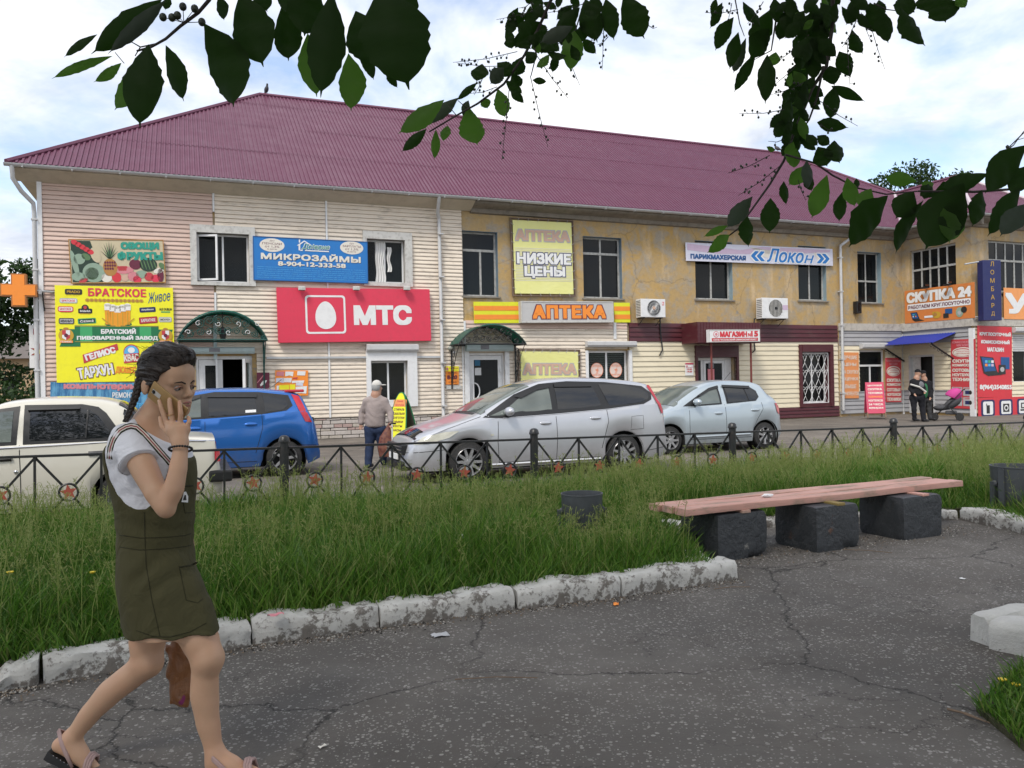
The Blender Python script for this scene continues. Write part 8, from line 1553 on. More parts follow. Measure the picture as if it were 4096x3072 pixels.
S = SL_ = SDF(lo2, hi2, .005); S.chain([g3(508, 1752, -.095), g3(540, 1816, -.152), g3(566, 1872, -.185)], [.059, .065, .071], .02); X, Y, Z = S._pts(np.zeros(3, int), S.n); S.F += (.0025 * np.sin(X * 50 + Z * 70) * np.sin(Z * 25 - X * 40)).astype(np.float32); S.cut(lambda X, Y, Z: (X - ae[0]) * axd[0] + (Y - ae[1]) * axd[1] + (Z - ae[2]) * axd[2]); link('sleeve', S.mesh('sleeve', GO, 2), M_shirt, TS)
m = MB(); u1 = np.cross(axd, (0, 0, 1)); u1 /= np.linalg.norm(u1); u2 = np.cross(axd, u1); m.tube([loc(ae - axd * .004 + (u1 * math.cos(k * .2618) + u2 * math.sin(k * .2618)) * .0695) for k in range(25)], .0022, 5, caps=False); m.build('sleeve_hem', M_shirt, GIRL, smooth=True)
lo2 = lo.copy(); lo2[0], lo2[2] = g3(400, 2000)[0], gz(2560); hi2 = hi.copy(); hi2[0], hi2[2] = g3(960, 2000)[0], gz(1770)
S = DS = SDF(lo2, hi2, .0055); S.kr = .93; S.loft([r_ for r_ in TR], .02, off=.008); S.chain([g3(672, 2330, -.05), g3(752, 2450, -.06), g3(800, 2580, -.075)], [.100, .098, .092], .05); S.chain([g3(598, 2330, .06), g3(596, 2450, .065), g3(590, 2580, .07)], [.106, .104, .098], .05)
ac = [(380, 1770), (428, 1800), (437, 1860), (458, 1930), (486, 1975), (520, 2008), (560, 2028), (600, 2030), (635, 2005), (660, 1950), (682, 1870), (700, 1835), (735, 1850), (800, 1846)]
AX = np.array([g3(a, b, -.1)[0] for a, b in ac]); AZ = np.array([g3(a, b, -.1)[2] for a, b in ac])
hz0 = gz(2505)
S.cut(lambda X, Y, Z: np.maximum((Z - np.interp(X[:, 0, 0], AX, AZ)[:, None, None]) * .75 + 0 * Y, hz0 - Z + 0 * X + 0 * Y))
X, Y, Z = S._pts(np.zeros(3, int), S.n); wv = np.clip((gz(2180) - Z) / .15, 0, 1); S.F += (.005 * np.sin((X + Y * .6) * 40 + Z * 9 + 2 * np.sin(Z * 7)) * wv + .0055 * np.sin(Z * 52 - X * 38 + np.sin(X * 30)) * np.clip(1 - np.abs(Z - gz(2270)) / .13, 0, 1) * (.5 + .5 * np.sin(X * 14 + 1)) + .0025 * np.sin(Z * 75 + X * 21) * np.clip(1 - np.abs(Z - gz(2100)) / .1, 0, 1)).astype(np.float32)
DR = link('pinafore_dress', S.mesh('pinafore_dress', GO, 1), M_dress, GIRL)
def seam(pts, r_=.0016, mat=None, out_=.014, name='seam', parent=None):
    P_ = []
    for a, b in zip(pts, pts[1:]):
        n2 = max(2, int(math.dist(a, b) / 12)); P_ += [(a[0] + (b[0] - a[0]) * k / n2, a[1] + (b[1] - a[1]) * k / n2) for k in range(n2)]
    P_.append(pts[-1]); return MB().tube([loc(march((DS,), *p, out_=.0005)) for p in P_], r_ * 1.25, 5).build(name, mat or M_dseam, parent or DR)
seam([(478, 2140), (560, 2152), (650, 2150), (740, 2142), (764, 2134)]); seam([(480, 2188), (560, 2200), (650, 2196), (745, 2186), (764, 2180)]); seam([(578, 2050), (580, 2150), (585, 2260), (608, 2400), (640, 2545)]); seam([(545, 2522), (610, 2545), (680, 2548), (760, 2528), (825, 2492)])
seam([(718, 2272), (745, 2400), (790, 2412), (812, 2395)]); seam([(716, 2268), (760, 2262), (788, 2250)], .003); seam([(722, 1945), (740, 2052), (772, 2050)]); seam([(722, 1945), (770, 1942)], .003)
q = [loc(march((DS,), *p, out_=.004)) for p in ((726, 2008), (752, 2010), (753, 1985), (744, 1966), (736, 1968))]; MB().poly(q).build('cloth_label', C_('p_white'), DR); mq = [loc(march((DS,), *p, out_=.006)) for p in ((732, 2000), (746, 2001), (744, 1980), (739, 1980))]; MB().poly(mq).build('label_print', C_('p_black'), DR)
st = [(429, 1835), (433, 1790), (446, 1752), (472, 1716), (500, 1700), (524, 1694), (552, 1700), (580, 1724), (610, 1757), (645, 1797), (690, 1848)]
ml = {}
for d_, mt, nm in ((0, M_dseam, 'strap_edge'), (4, C_('p_cream'), 'strap_stripe'), (8, C_('p_darkred'), 'strap_stripe'), (12, C_('p_cream'), 'strap_stripe'), (16, M_dseam, 'strap_edge')):
    P_ = []
    for i, (a, b) in enumerate(st):
        a0, b0 = st[max(0, i - 1)]; a1, b1 = st[min(len(st) - 1, i + 1)]; L = math.hypot(a1 - a0, b1 - b0); nx, ny = -(b1 - b0) / L, (a1 - a0) / L; P_.append(loc(march((SS, DS, SL_), a + nx * d_ * 1.15, b + ny * d_ * 1.15, .002)))
    MB().tube(P_, .0032, 5).build(nm, mt, DR, smooth=True)
M_bead = pm('black_beads', (.012, .012, .013), .3); w0, w1 = g3(722, 1800, -.205), g3(720, 1770, -.195); wd_ = (w1 - w0) / np.linalg.norm(w1 - w0); u1 = np.cross(wd_, (0, 1, 0)); u1 /= np.linalg.norm(u1); u2 = np.cross(wd_, u1); m = MB(); wc = g3(722, 1796, -.204)
for k in range(26): a = 2 * math.pi * k / 26; m.ico(loc(wc + (u1 * math.cos(a) + u2 * math.sin(a)) * .0385 + wd_ * .004 * math.cos(a)), .0052, 1)
m.build('bracelet', M_bead, GIRL, smooth=True)['kind'] = 'stuff'
rc = g3(683, 1660, -.176); m = MB(); m.tube([loc(rc + np.array((.0118 * math.cos(k * .4488), .0118 * math.sin(k * .4488), .001 * math.cos(k * .45)))) for k in range(15)], .0013, 5); m.build('ring', pm('gold', (.6, .38, .12), .25, metal=1.), GIRL)
M_sole = pm('black_sole', (.014, .013, .013), .6); M_strap = pm('dusty_pink_leather', (.36, .24, .22), .55, .1, 20, .1)
def sandal(heel, ball, toe, dy, ankle):
    o = None; hl, bl, te = (np.array(g3(*q, dy)) for q in (heel, ball, toe)); d = bl - hl; d /= np.linalg.norm(d); up = np.cross(d, (0, 1, 0)); up = up if up[2] > 0 else -up; up /= np.linalg.norm(up); sd = np.array((0, 1., 0)); v = []; f = []
    ring = [(-.02, .024), (.0, .03), (.06, .034), (.13, .038), (.19, .040), (.24, .034), (.262, .016)]; Lf = np.linalg.norm(bl - hl)
    def pt(t): return hl + d * t if t <= Lf else bl + (te - bl) / np.linalg.norm(te - bl) * (t - Lf)
    for zo in (-.040, -.018):
        for t, w in ring: th = zo - (.014 * max(0, 1 - t / .1) if zo < -.03 else 0); v += [pt(t) - sd * w + up * th, pt(t) + sd * w + up * th]
    n2 = len(ring) * 2
    for i in range(len(ring) - 1): a = 2 * i; f += [(a, a + 1, a + 3, a + 2), (n2 + a, n2 + a + 2, n2 + a + 3, n2 + a + 1), (a, a + 2, n2 + a + 2, n2 + a), (a + 1, n2 + a + 1, n2 + a + 3, a + 3)]
    f += [(0, n2, n2 + 1, 1), (n2 - 2, n2 - 1, 2 * n2 - 1, 2 * n2 - 2)]; o = MB().add([loc(p) for p in v], f).build('sandal', M_sole, GIRL, smooth=30)
    an = np.array(g3(*ankle, dy)); m = MB()
    for k in range(3):
        w = (k - 1) * .010; m.tube([loc(pt(.165 + w * .5) + sd * s_ * .043 + up * (-.02)) for s_ in (-1,)] + [loc(pt(.15 + w) - sd * .042 + up * .012), loc(pt(.14 + w) - sd * .028 + up * .034), loc(pt(.135 + w) + up * .041), loc(pt(.14 + w) + sd * .028 + up * .034), loc(pt(.16 + w * .5) + sd * .043 - up * .02)], .0065, 6)
        m.tube([loc(pt(.10) - sd * .042 - up * .015), loc(pt(.06) - sd * .042 + up * (.015 + w * .4)), loc(pt(.015) - sd * .036 + up * (.045 + w * .5)), loc(pt(-.03) + up * (.058 + w * .5)), loc(pt(.015) + sd * .036 + up * (.045 + w * .5)), loc(pt(.10) + sd * .042 - up * .015)], .0055, 6)
    m.build('strap', M_strap, o, smooth=True)
    m = MB()
    for k in range(14): m.ico(loc(pt(.01 + .017 * k) - sd * (.031 + .0007 * k) - up * .019), .0028, 1)
    m.build('studs', M_chrome, o)['kind'] = 'stuff'
sandal((232, 2988), (345, 3052), (400, 3088), .095, (282, 2962)); sandal((848, 3066), (985, 3080), (1040, 3090), -.08, (866, 3030))
pA, pB = Vector(g3(606, 1556, -.128)), Vector(g3(737, 1664, -.150)); ax = (pB - pA).normalized(); sv = Vector((.42, -.30, .60)); sv = (sv - ax * sv.dot(ax)).normalized(); nv = ax.cross(sv).normalized(); nv = nv if nv.y < 0 else -nv
PM = Matrix(((ax.x, sv.x, nv.x), (ax.y, sv.y, nv.y), (ax.z, sv.z, nv.z))); pc = (pA + pB) / 2; Lp = (pB - pA).length / 2 + .003
PH = thing('mobile_phone', 'gold mobile phone held to the walking woman\'s ear', 'phone', pc); PT = PM.to_4x4(); M_goldp = pm('phone_gold', (.36, .225, .09), .4, .08, 20, .03, metal=.3)
MB().bbox(-Lp, -.037, -.0045, Lp, .037, .0045, b=.0035, M=PT).build('shell', M_goldp, PH, smooth=40); MB().bbox(-Lp + .002, -.035, -.0056, Lp - .002, .035, -.0046, b=.0003, M=PT).build('screen', M_cg, PH); MB().bbox(-Lp + .012, -.008, .0046, -Lp + .052, .010, .0056, b=.0004, M=PT).build('camera_strip', pm('pale_strip', (.5, .48, .45), .3), PH)
m = MB(); m.lathe([(.0075, .005), (.0075, .0066), (.0045, .0066), (.001, .006)], 14, (-Lp + .020, .001, 0)); m.v = [PT @ Vector(p) for p in m.v]; m.build('camera_lens', M_cg, PH)
BP = [g3(*q) for q in ((756, 2385, .17), (700, 2500, .20), (668, 2590, .22), (676, 2700, .23), (682, 2790, .23), (720, 2830, .23), (758, 2800, .22), (775, 2700, .2), (772, 2590, .19), (770, 2490, .18))]; bc = np.mean(BP, 0)
BG = thing('carrier_bag', 'crumpled brown plastic carrier bag hanging behind the walking woman\'s legs', 'bag', bc); M_bagm = NB('brown_plastic'); gq = M_bagm.noise(14, 6, .7, dist=1.); cc = M_bagm.mix(gq, (.14, .055, .02), (.34, .15, .06)); cc = M_bagm.mix(M_bagm.ramp(M_bagm.noise(9, 2, vec=M_bagm.mapping(loc=(3, 1, 2))), [(.66, 0), (.68, 1)]), cc, (.22, .03, .12)); M_bagm.set(Base_Color=cc, Roughness=.28); M_bagm.bump(gq, .8, .012)
S = SDF(np.minimum.reduce(BP) - .1, np.maximum.reduce(BP) + .1, .006); S.loft([(g3(722, py, .21)[2], g3(cx, py, .21)[0], GY + .21, rx, ry) for py, cx, rx, ry in ((2400, 752, .012, .012), (2500, 735, .030, .018), (2580, 720, .050, .024), (2680, 722, .056, .028), (2770, 722, .052, .026), (2812, 726, .040, .020), (2830, 732, .022, .012))], .02)
X, Y, Z = S._pts(np.zeros(3, int), S.n); S.F += (.0025 * np.sin(X * 95 + Z * 23 + 2 * np.sin(Z * 31)) + .0022 * np.sin(X * 60 - Z * 47 + Y * 70 + 2 * np.sin(X * 43))).astype(np.float32); link('bag', S.mesh('bag', bc, 1), M_bagm.m, BG)
def fig(name, label, P, scale, Y, top_m, leg_m, shoe_m, skin, hair_m=None, cap_m=None, extra=None, h=.012, bulk=1., face=1, fy=-1):
    """P: photo pixels of joints (with dy metres); sizes in metres for a 1.75 m adult"""
    J = {k: np.array(at_y(v[0], v[1], Y + (v[2] if len(v) > 2 else 0))) for k, v in P.items()}; b = ground(P['foot_l'][0] * .5 + P['foot_r'][0] * .5, 0, 0) if False else None
    bx = (J['foot_l'] + J['foot_r']) / 2; B = np.array((bx[0], bx[1], .004)); o = thing(name, label, 'person', B); allp = np.array(list(J.values())); lo_, hi_ = allp.min(0) - .3, allp.max(0) + .3; lo_[2] = -.01; hd_ = J['head']; s = bulk
    S = SDF(lo_, hi_, h); S.ell(hd_, (.078, .088, .112), None, .02); S.ell(hd_ + np.array((.025 * face, .02 * fy, -.055)), (.055, .06, .06), None, .03); S.ell(hd_ + np.array((.085 * face, .03 * fy, -.03)), (.018, .014, .018), None, .015); S.cap(hd_ - np.array((0, 0, .06)), J['neck'], .055, .06, .03)
    for sg in (-1, 1): S.ell(hd_ + np.array((sg * .078, .02, -.02)), (.012, .022, .032), None, .008)
    for q in 'lr':
        S.cap(J['sh_' + q], J['el_' + q], .045, .04); S.cap(J['el_' + q], J['wr_' + q], .038, .028); hv = J['wr_' + q] - J['el_' + q]; hv /= np.linalg.norm(hv); hp = J['wr_' + q] + hv * .05; S.ell(hp, (.030, .022, .045), None, .015)
        for k in range(4): f0 = hp + np.array((-.021 + .014 * k, 0, 0)) + hv * .03; S.chain([f0, f0 + hv * .032, f0 + hv * .052 + np.array((0, -.012, 0))], [.011, .010, .008], .004)
        S.chain([hp + np.array((.025, -.01, 0)), hp + np.array((.036, -.02, -.025))], [.011, .009], .006)
        S.cap(J['hip_' + q], J['kn_' + q], .075, .05); S.cap(J['kn_' + q], J['foot_' + q] + np.array((0, 0, .08)), .05, .035)
    S.cap(J['neck'], (J['hip_l'] + J['hip_r']) / 2, .09, .10, .05); link('body', S.mesh('body', B), skin, o)
    S = SDF(lo_, hi_, h); w = np.linalg.norm(J['sh_l'] - J['sh_r']) / 2; c0, c1 = (J['sh_l'] + J['sh_r']) / 2, (J['hip_l'] + J['hip_r']) / 2; hem = J.get('hem', c1)
    rows = [(c0[2] + .07, J['neck'][0], c0[1], .075, .075), (c0[2] + .035, c0[0], c0[1], w * .6, .10 * s), (c0[2] - .06, c0[0], c0[1], w * .93, .13 * s), (c0[2] - .2, c0[0] * .6 + c1[0] * .4, c0[1], w * .98, .145 * s), (hem[2] + .12, c1[0], c1[1], w * .95 * s, .15 * s), (hem[2] + .03, c1[0], c1[1], w * .93 * s, .145 * s), (hem[2], c1[0], c1[1], w * .85 * s, .13 * s)]; S.loft(rows, .03)
    for q in 'lr': S.chain([J['sh_' + q] * .85 + c0 * .15 - np.array((0, 0, .02)), J['el_' + q], J['wr_' + q]], [.066, .060, .050], .05); S.chain([J['neck'] * .8 + c0 * .2, J['sh_' + q] * .9 + c0 * .1], [.05, .058], .06)
    X, Yg, Z = S._pts(np.zeros(3, int), S.n); S.F += (.004 * np.sin(X * 23 + Z * 9 + 2 * np.sin(Z * 13)) * np.sin(Z * 21 + Yg * 20 + 2 * np.sin(X * 17))).astype(np.float32); top = link('jacket', S.mesh('jacket', B, 1), top_m, o)
    S = SDF(lo_, hi_, h)
    for q in 'lr': S.chain([J['hip_' + q], J['kn_' + q], J['foot_' + q] + np.array((0, 0, .07))], [.105 * s, .080, .068], .02)
    S.cap(J['hip_l'], J['hip_r'], .11 * s, .11 * s, .03); X, Yg, Z = S._pts(np.zeros(3, int), S.n); S.F += (.005 * np.sin(Z * 45 + X * 20) * np.sin(X * 30 + 2)).astype(np.float32); link('trousers', S.mesh('trousers', B, 1), leg_m, o)
    for q, fd in (('l', P['toe_l']), ('r', P['toe_r'])):
        f = J['foot_' + q]; S = SDF(f - .25, f + .25, h * .8); t = np.array((fd[0], fd[1], 0)); S.cap(f + np.array((0, 0, .042)), f + t * .16 + np.array((0, 0, .036)), .044, .036, .02); S.cap(f + np.array((0, 0, .08)), f + np.array((0, 0, .05)), .05, .05, .02); S.cut(lambda X, Yg, Z: .004 - Z + 0 * X + 0 * Yg); link('shoe', S.mesh('shoe', B), shoe_m, o)
    if hair_m is not None: S = SDF(hd_ - .2, hd_ + .2, h * .8); S.ell(hd_ + np.array((-.006 * face, -.012 * fy, .005)), (.085, .093, .112), None, .01); S.cut(lambda X, Yg, Z: np.maximum(((X - hd_[0]) * face * .7 + (Yg - hd_[1]) * fy * .6) - .025 - (Z - hd_[2]) * .3, hd_[2] - .085 - Z)); link('hair', S.mesh('hair', B), hair_m, o)
    if cap_m is not None:
        S = SDF(hd_ - .25, hd_ + .25, h * .7); S.ell(hd_ + np.array((0, 0, .035)), (.092, .102, .095), None, .01); S.cut(lambda X, Yg, Z: hd_[2] + .025 - Z + 0 * X + 0 * Yg); c_ = hd_ + np.array((.10 * face, .05 * fy, .035)); S.ell(c_, (.075, .065, .012), None, .01); link('cap', S.mesh('cap', B), cap_m, o)
    return o, B, J, top
M_bj = cloth('beige_jacket', (.30, .25, .235), .1, .1, .7); M_jean = cloth('dark_jeans', (.022, .035, .075), .25, .3, .5); M_bshoe = pm('black_shoe', (.015, .015, .016), .5); M_capw = cloth('white_cap', (.55, .53, .49), .1); M_grey_h = hairmat('grey_hair', (.30, .30, .29)); M_blackc = cloth('black_tracksuit', (.012, .012, .014), .3, .2, .6); M_blackc2 = cloth('dark_trousers', (.014, .014, .018), .3, .2, .6); M_gvest = cloth('green_vest', (.03, .14, .06))
Y1 = ground(1500, 1874).y
o, B, J, top = fig('person', 'old man in beige jacket and white cap seen from behind with cane', dict(head=(1507, 1548), neck=(1503, 1580), sh_l=(1462, 1604), sh_r=(1543, 1604), el_l=(1447, 1650, .04), el_r=(1562, 1650, -.02), wr_l=(1444, 1690, .0), wr_r=(1563, 1684, -.1), hip_l=(1482, 1718), hip_r=(1522, 1718), kn_l=(1478, 1792, -.02), kn_r=(1528, 1792, .05), foot_l=(1473, 1872, -.1), foot_r=(1536, 1862, .15), hem=(1502, 1708), toe_l=(.25, .97), toe_r=(.3, .95)), 1, Y1, M_bj, M_jean, M_bshoe, M_skin2, M_grey_h, M_capw, bulk=1.05, fy=1)
wr = J['wr_r']; CN = thing('walking_cane', 'thin white walking cane in the old man\'s right hand', 'cane', (wr[0] + .03, wr[1] - .05, .004)); MB().tube([(0, 0, .0), (0, 0, wr[2] - .06)], .014, 8).build('shaft', M_white, CN); MB().tube([(-.05, 0, wr[2] - .07), (0, 0, wr[2] - .045), (.07, 0, wr[2] - .05)], .016, 8).build('handle', M_black, CN, smooth=True)
bq = at_y(1545, 1770, Y1 - .12); o = thing('shopping_bag', 'red and brown patterned shopping bag in the old man\'s right hand', 'bag', bq); M_pat = NB('patterned_bag'); pv = M_pat.voro(14, out='Color'); M_pat.set(Base_Color=M_pat.mix(.6, (.13, .04, .03), M_pat.ramp(M_pat.noise(16, 3), [(.4, (.10, .03, .03)), (.55, (.24, .10, .05)), (.7, (.10, .04, .08))])), Roughness=.5)
S = SDF((-.25, -.2, -.45), (.25, .2, .45), .012); S.loft([(-.26, 0, 0, .13, .06), (-.1, 0, 0, .16, .08), (.1, .0, 0, .12, .06), (.3, .05, 0, .03, .025), (.36, .06, 0, .015, .015)], .03); link('bag', S.mesh('bag', (0, 0, 0), 2), M_pat.m, o)
Y2 = ground(3670, 1688).y
o, B, J, top = fig('person', 'man in black tracksuit with white stripe and cap by the doorway', dict(head=(3671, 1491), neck=(3666, 1512), sh_l=(3645, 1526), sh_r=(3690, 1528), el_l=(3640, 1556, -.02), el_r=(3697, 1556, .0), wr_l=(3655, 1574, -.18), wr_r=(3698, 1566, -.12), hip_l=(3654, 1590), hip_r=(3684, 1590), kn_l=(3656, 1634, -.04), kn_r=(3688, 1634, .02), foot_l=(3658, 1684, .0), foot_r=(3694, 1686, -.05), hem=(3668, 1580), toe_l=(.4, -.9), toe_r=(.5, -.85)), 1, Y2, M_blackc, M_blackc2, M_bshoe, M_skin2, None, M_blackc, bulk=1.15)
p0_, p1_ = J['sh_l'] * .55 + J['el_l'] * .45, J['hip_r'] * .45 + J['sh_r'] * .55; m = MB()
m.tube([Vector(p0_ - B) + Vector((-.07, -.12, .02)), Vector((p0_ + p1_) / 2 - B) + Vector((.0, -.19, .0)), Vector(p1_ - B) + Vector((.05, -.17, -.1))], .030, 6); m.build('white_stripe', M_capw, top)
S = SDF(J['neck'] - .35, J['neck'] + .35, .014); c0 = (J['sh_l'] + J['sh_r']) / 2; S.ell(c0 + np.array((.05, -.085, -.11)), (.14, .075, .13), None, .02); link('grey_chest_panel', S.mesh('grey_chest_panel', B), cloth('grey_panel', (.16, .16, .17)), top)
Y3 = Y2 + .55
o, B, J, top = fig('person', 'man in dark cap and green vest standing behind the tracksuit man', dict(head=(3693, 1496), neck=(3697, 1516), sh_l=(3682, 1530), sh_r=(3722, 1532), el_l=(3684, 1562), el_r=(3728, 1562), wr_l=(3690, 1590, -.1), wr_r=(3722, 1588, -.15), hip_l=(3690, 1596), hip_r=(3716, 1596), kn_l=(3692, 1638), kn_r=(3716, 1638), foot_l=(3696, 1680), foot_r=(3720, 1680), hem=(3702, 1590), toe_l=(-.2, -.95), toe_r=(.5, -.85)), 1, Y3, M_blackc, cloth('grey_trousers', (.05, .05, .052)), M_bshoe, M_skin2, None, M_blackc, bulk=1.05, face=-1)
S = SDF(J['hip_l'] - .5, J['neck'] + .4, .014); S.ell((J['sh_l'] + J['hip_r']) / 2 + np.array((-.04, -.13, .0)), (.08, .06, .25), None, .02); link('green_vest', S.mesh('green_vest', B), M_gvest, top)
p = ground(3795, 1682); o = thing('push_chair', 'dark push-chair with pink hood parked by the red panel', 'push-chair', (p.x, p.y, .004), PHI - R(50)); M_pk = cloth('pink_hood', (.48, .06, .24)); M_gk = cloth('grey_pram_fabric', (.07, .07, .075)); m = MB()
for s_ in (-.22, .22): m.tube([(-.42, s_, .12), (-.1, s_, .45), (.2, s_, .75), (.42, s_, 1.0), (.46, s_, 1.02)], .014, 6); m.tube([(.32, s_, .12), (-.05, s_, .5)], .014, 6)
m.tube([(.46, -.22, 1.02), (.48, 0, 1.03), (.46, .22, 1.02)], .018, 6); m.build('frame', M_black, o, smooth=True)
for x in (-.42, .32):
    for s_ in (-.25, .25): w_ = MB().lathe([(.05, -.02), (.11, -.022), (.125, 0), (.11, .022), (.05, .02)], 18, (x, s_, .125), 'y'); w_.build('wheel', M_tyre, o, smooth=40)
S = SDF((-.6, -.4, .1), (.6, .4, 1.3), .016); S.ell((.12, 0, .58), (.32, .2, .16), [[.8, 0, -.6], [0, 1, 0], [.6, 0, .8]], .03); S.ell((-.25, 0, .42), (.2, .18, .10), None, .05); link('seat', S.mesh('seat'), M_gk, o); S = SDF((-.6, -.4, .3), (.8, .4, 1.4), .016); S.ell((.14, 0, .82), (.30, .23, .22), [[.8, 0, -.6], [0, 1, 0], [.6, 0, .8]], .02); S.cut(lambda X, Y, Z: .74 - Z - (X - .14) * .5 + 0 * Y); link('hood', S.mesh('hood'), M_pk, o); MB().bbox(-.1, -.18, .2, .25, .18, .32, b=.05).build('basket', M_gk, o)
def aframe(loc_, rz, lab, Hh, W0, facem, backm, pointed, spread=.42):
    o = thing('sandwich_board', lab, 'sandwich board', loc_, rz); prof = [(-W0 / 2, 0), (W0 / 2, 0)]
    if pointed: prof = [(W0 / 2 * math.cos(a) ** .9 if math.cos(a) > 0 else 0, Hh * (.04 + .96 * math.sin(a) ** 1.25)) for a in [R(90 * k / 12) for k in range(13)]]; prof = prof + [(-x, z) for x, z in prof[::-1][1:]]
    else: prof = [(-W0 / 2, .16), (W0 / 2, .16), (W0 / 2, Hh), (-W0 / 2, Hh)]
    an = math.atan(spread / 2 / Hh); boards = []
    for sg, mt in ((-1, facem), (1, backm)):
        T = Matrix.Translation((0, 0, Hh)) @ Matrix.Rotation(sg * an, 4, 'X') @ Matrix.Translation((0, 0, -Hh)); m = MB().prism(prof, 'y', -.012, .012); m.v = [T @ Vector(p) for p in m.v]; b = m.build('board', mt, o); boards.append((b, T))
        rim = MB().tube([T @ Vector((x, 0, z)) for x, z in prof + prof[:1]], .018, 5); rim.build('rim', C_('p_green') if pointed else C_('p_magenta'), b)
        if not pointed:
            for x in (-W0 / 2, W0 / 2): q = MB().box(x - .018, -.015, 0, x + .018, .015, .2); q.v = [T @ Vector(p) for p in q.v]; q.build('foot', pm('foot_wood', (.2, .13, .08), .8), b)
    return o, boards, prof
def on_board(b, T, body, x0, z0, x1, z1, mt, bold=.03):
    t = text(b, body, x0, z0, x1, z1, -.016, C_(mt), bold); t.data.transform(T); return t
p = ground(1610, 1762); o, bs, pr = aframe((p.x, p.y, .004), PHI - R(52), 'yellow pointed sandwich board with green rim beside the old man', 1.32, .62, C_('p_lime'), pm('dark_board', (.06, .06, .055), .7), True, .62)
b, T = bs[0]
for i, (s_, w) in enumerate((('Стрижка', .2), ('ПОСУДА', .3), ('СТИРАЛЬ', .36), ('КОШЕЛЬКИ', .40), ('КОЛГОТКИ', .42), ('СУМКИ', .36), ('ЗОНТЫ', .34), ('ЧАСЫ', .3))): z = 1.1 - .115 * i; on_board(b, T, s_, -w / 2, z - .06, w / 2, z, 'p_crimson' if i < 2 else 'p_plum')
q = flat(b, 'orange_patch', rrect(-.22, .92, .22, 1.12, .03), -.0145, C_('p_salmon')); q.data.transform(T)
p = ground(3500, 1676); o, bs, pr = aframe((p.x, p.y, .004), PHI - R(38), 'crimson sandwich board with price lettering right of the downpipe', 1.3, .58, C_('p_magenta'), C_('p_magenta'), False, .85)
for (b, T), sg in zip(bs, (1, -1)):
    if sg > 0:
        for i, s_ in enumerate(('ЦЕНТРОВОЙ', 'СКУПКА', 'ТЕХНИКИ', 'ТЕЛЕФОНОВ', 'НОУТБУКОВ', '24 ЧАСА', '8(964)354')): z = 1.22 - .14 * i; on_board(b, T, s_, -.23, z - .075, .23, z, 'p_cream' if i != 3 else 'p_orange')
M_pig = pm('pigeon_grey', (.05, .05, .058), .7);
for (px_, py_), lab in (((1087, 372), 'pigeon perched on the left end of the roof ridge'), ((3022, 595), 'pigeon perched on the right end of the roof ridge')):
    sX = BD / 2 + (.25 if px_ < 2000 else BW - BD - .1); w = FAC.w(sX, BD / 2, zr + .11); o = thing('pigeon', lab, 'pigeon', w, rnd.uniform(0, 6)); S = SDF((-.3, -.2, -.1), (.3, .2, .5), .012); S.ell((0, 0, .14), (.13, .075, .085), [[.82, 0, -.57], [0, 1, 0], [.57, 0, .82]], .03); S.cap((.07, 0, .2), (.1, 0, .29), .04, .035, .03); S.cap((.1, 0, .3), (.15, 0, .295), .034, .006, .01); S.cap((-.09, 0, .09), (-.24, 0, .02), .045, .02, .03)
    for s_ in (-.03, .03): S.cap((0, s_, .08), (.01, s_, 0), .012, .008, .01)
    link('body', S.mesh('body'), M_pig, o)

M_twg = pm('dry_twig', (.16, .11, .075), .9, .2, 20, .2)
def scrap(px, py, size, mat, lab, name='paper_scrap', cat='litter', z=.004):
    p = ground(px, py, z); rg = random.Random(px); n_ = 5; v = []
    for j in range(n_):
        for i in range(n_): v.append(((i - 2) / 2 * size * rg.uniform(.8, 1.1), (j - 2) / 2 * size * .6 * rg.uniform(.8, 1.1), .004 + rg.uniform(0, size * .35)))
    tag(MB().add(v, [(j * n_ + i, j * n_ + i + 1, (j + 1) * n_ + i + 1, (j + 1) * n_ + i) for j in range(n_ - 1) for i in range(n_ - 1)]).build(name, mat, loc=(p.x, p.y, z), rz=rg.uniform(0, 3)), lab, cat)
scrap(2465, 2420, .03, C_('p_orange'), 'small orange scrap at the kerb foot near its far end'); scrap(1105, 2465, .045, C_('p_rose'), 'pink wrapper lying in the grass behind the kerb', 'wrapper', z=.17); scrap(2612, 2266, .045, C_('p_crimson'), 'red and white carton scrap at the grass corner by the bench', 'carton_scrap', z=.12); scrap(1760, 2545, .05, C_('p_grey'), 'grey paper scrap at the foot of the kerb'); scrap(3850, 2318, .022, C_('p_white'), 'tiny white paper scrap on the path right of the bench'); scrap(1290, 2990, .018, C_('p_cream'), 'tiny pale scrap at the bottom edge of the path')
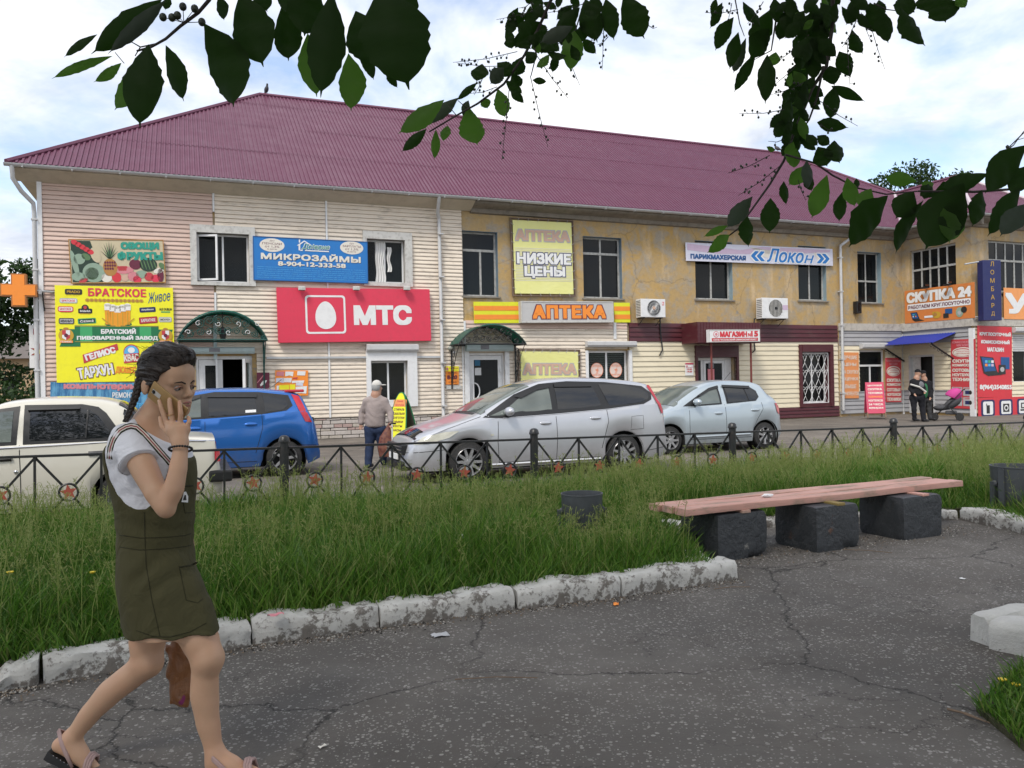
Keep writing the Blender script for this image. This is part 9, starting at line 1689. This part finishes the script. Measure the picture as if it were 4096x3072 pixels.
for k, (a, b, lab) in enumerate((((3790, 2850), (3960, 2905), 'forked dry twig on the path by the right weeds'), ((1820, 2730), (2150, 2722), 'long thin straw lying mid path'), ((3370, 2205), (3570, 2218), 'dry stalk on the path in front of the bench'), ((2855, 2365), (3000, 2355), 'short pale stick beyond the kerb end'))):
    p, q = ground(*a), ground(*b); m = MB().tube([(0, 0, .012), ((q - p).x * .5, (q - p).y * .5 + .01, .016), ((q - p).x, (q - p).y, .010)], [.006, .005, .003] if k == 0 else .003, 5)
    if k == 0: m.tube([((q - p).x * .4, (q - p).y * .4, .014), ((q - p).x * .9, (q - p).y * .4 - .08, .012)], .004, 5)
    tag(m.build('twig', M_twg, loc=(p.x, p.y, .004)), lab, 'twig', 'dry twigs and stalks on the path')
n = 1500; uv = G.random((n, 2)); eb = np.array([(p.x, p.y) for p in edge]); seg = G.integers(1, len(edge) - 1, n); P0 = eb[seg] + (eb[seg + 1] - eb[seg]) * uv[:, :1]; C = np.concatenate([P0 + np.stack([G.normal(0, .02, n), -np.abs(G.normal(0, .07, n)) - .01], 1), np.full((n, 1), .009)], 1)
n2_ = 900; bl0 = BEN.location; b_ = np.array([(bl0.x, bl0.y)]) + G.random((n2_, 1)) * BL * np.array([(math.cos(bang), math.sin(bang))]) + G.normal(0, .16, (n2_, 2)) + np.array([(.0, -.02)]); C = np.concatenate([C, np.concatenate([b_, np.full((n2_, 1), .009)], 1)]); n = len(C)
sz = G.uniform(.002, .009, n)[:, None, None]; tet = np.array([(-1, -.6, -.4), (1, -.5, -.4), (0, 1, -.4), (.1, 0, .7)]) * (1 + G.normal(0, .25, (n, 4, 3))); V = C[:, None, :] + tet * sz; b = np.arange(n)[:, None] * 4
me = np_mesh('path_grit', V.reshape(-1, 3), None, np.concatenate([b + np.array([q]) for q in ((0, 1, 3), (1, 2, 3), (2, 0, 3))]), np.tile(G.integers(0, 3, n), 3), False); [me.materials.append(q) for q in (pm('grit_dark', (.03, .027, .024), .95), pm('grit_tan', (.16, .12, .085), .95), pm('grit_pale', (.34, .32, .29), .95))]; tag(link('path_grit', me, None), 'grit and plant crumbs gathered along the kerb and bench', 'grit', kind='stuff')
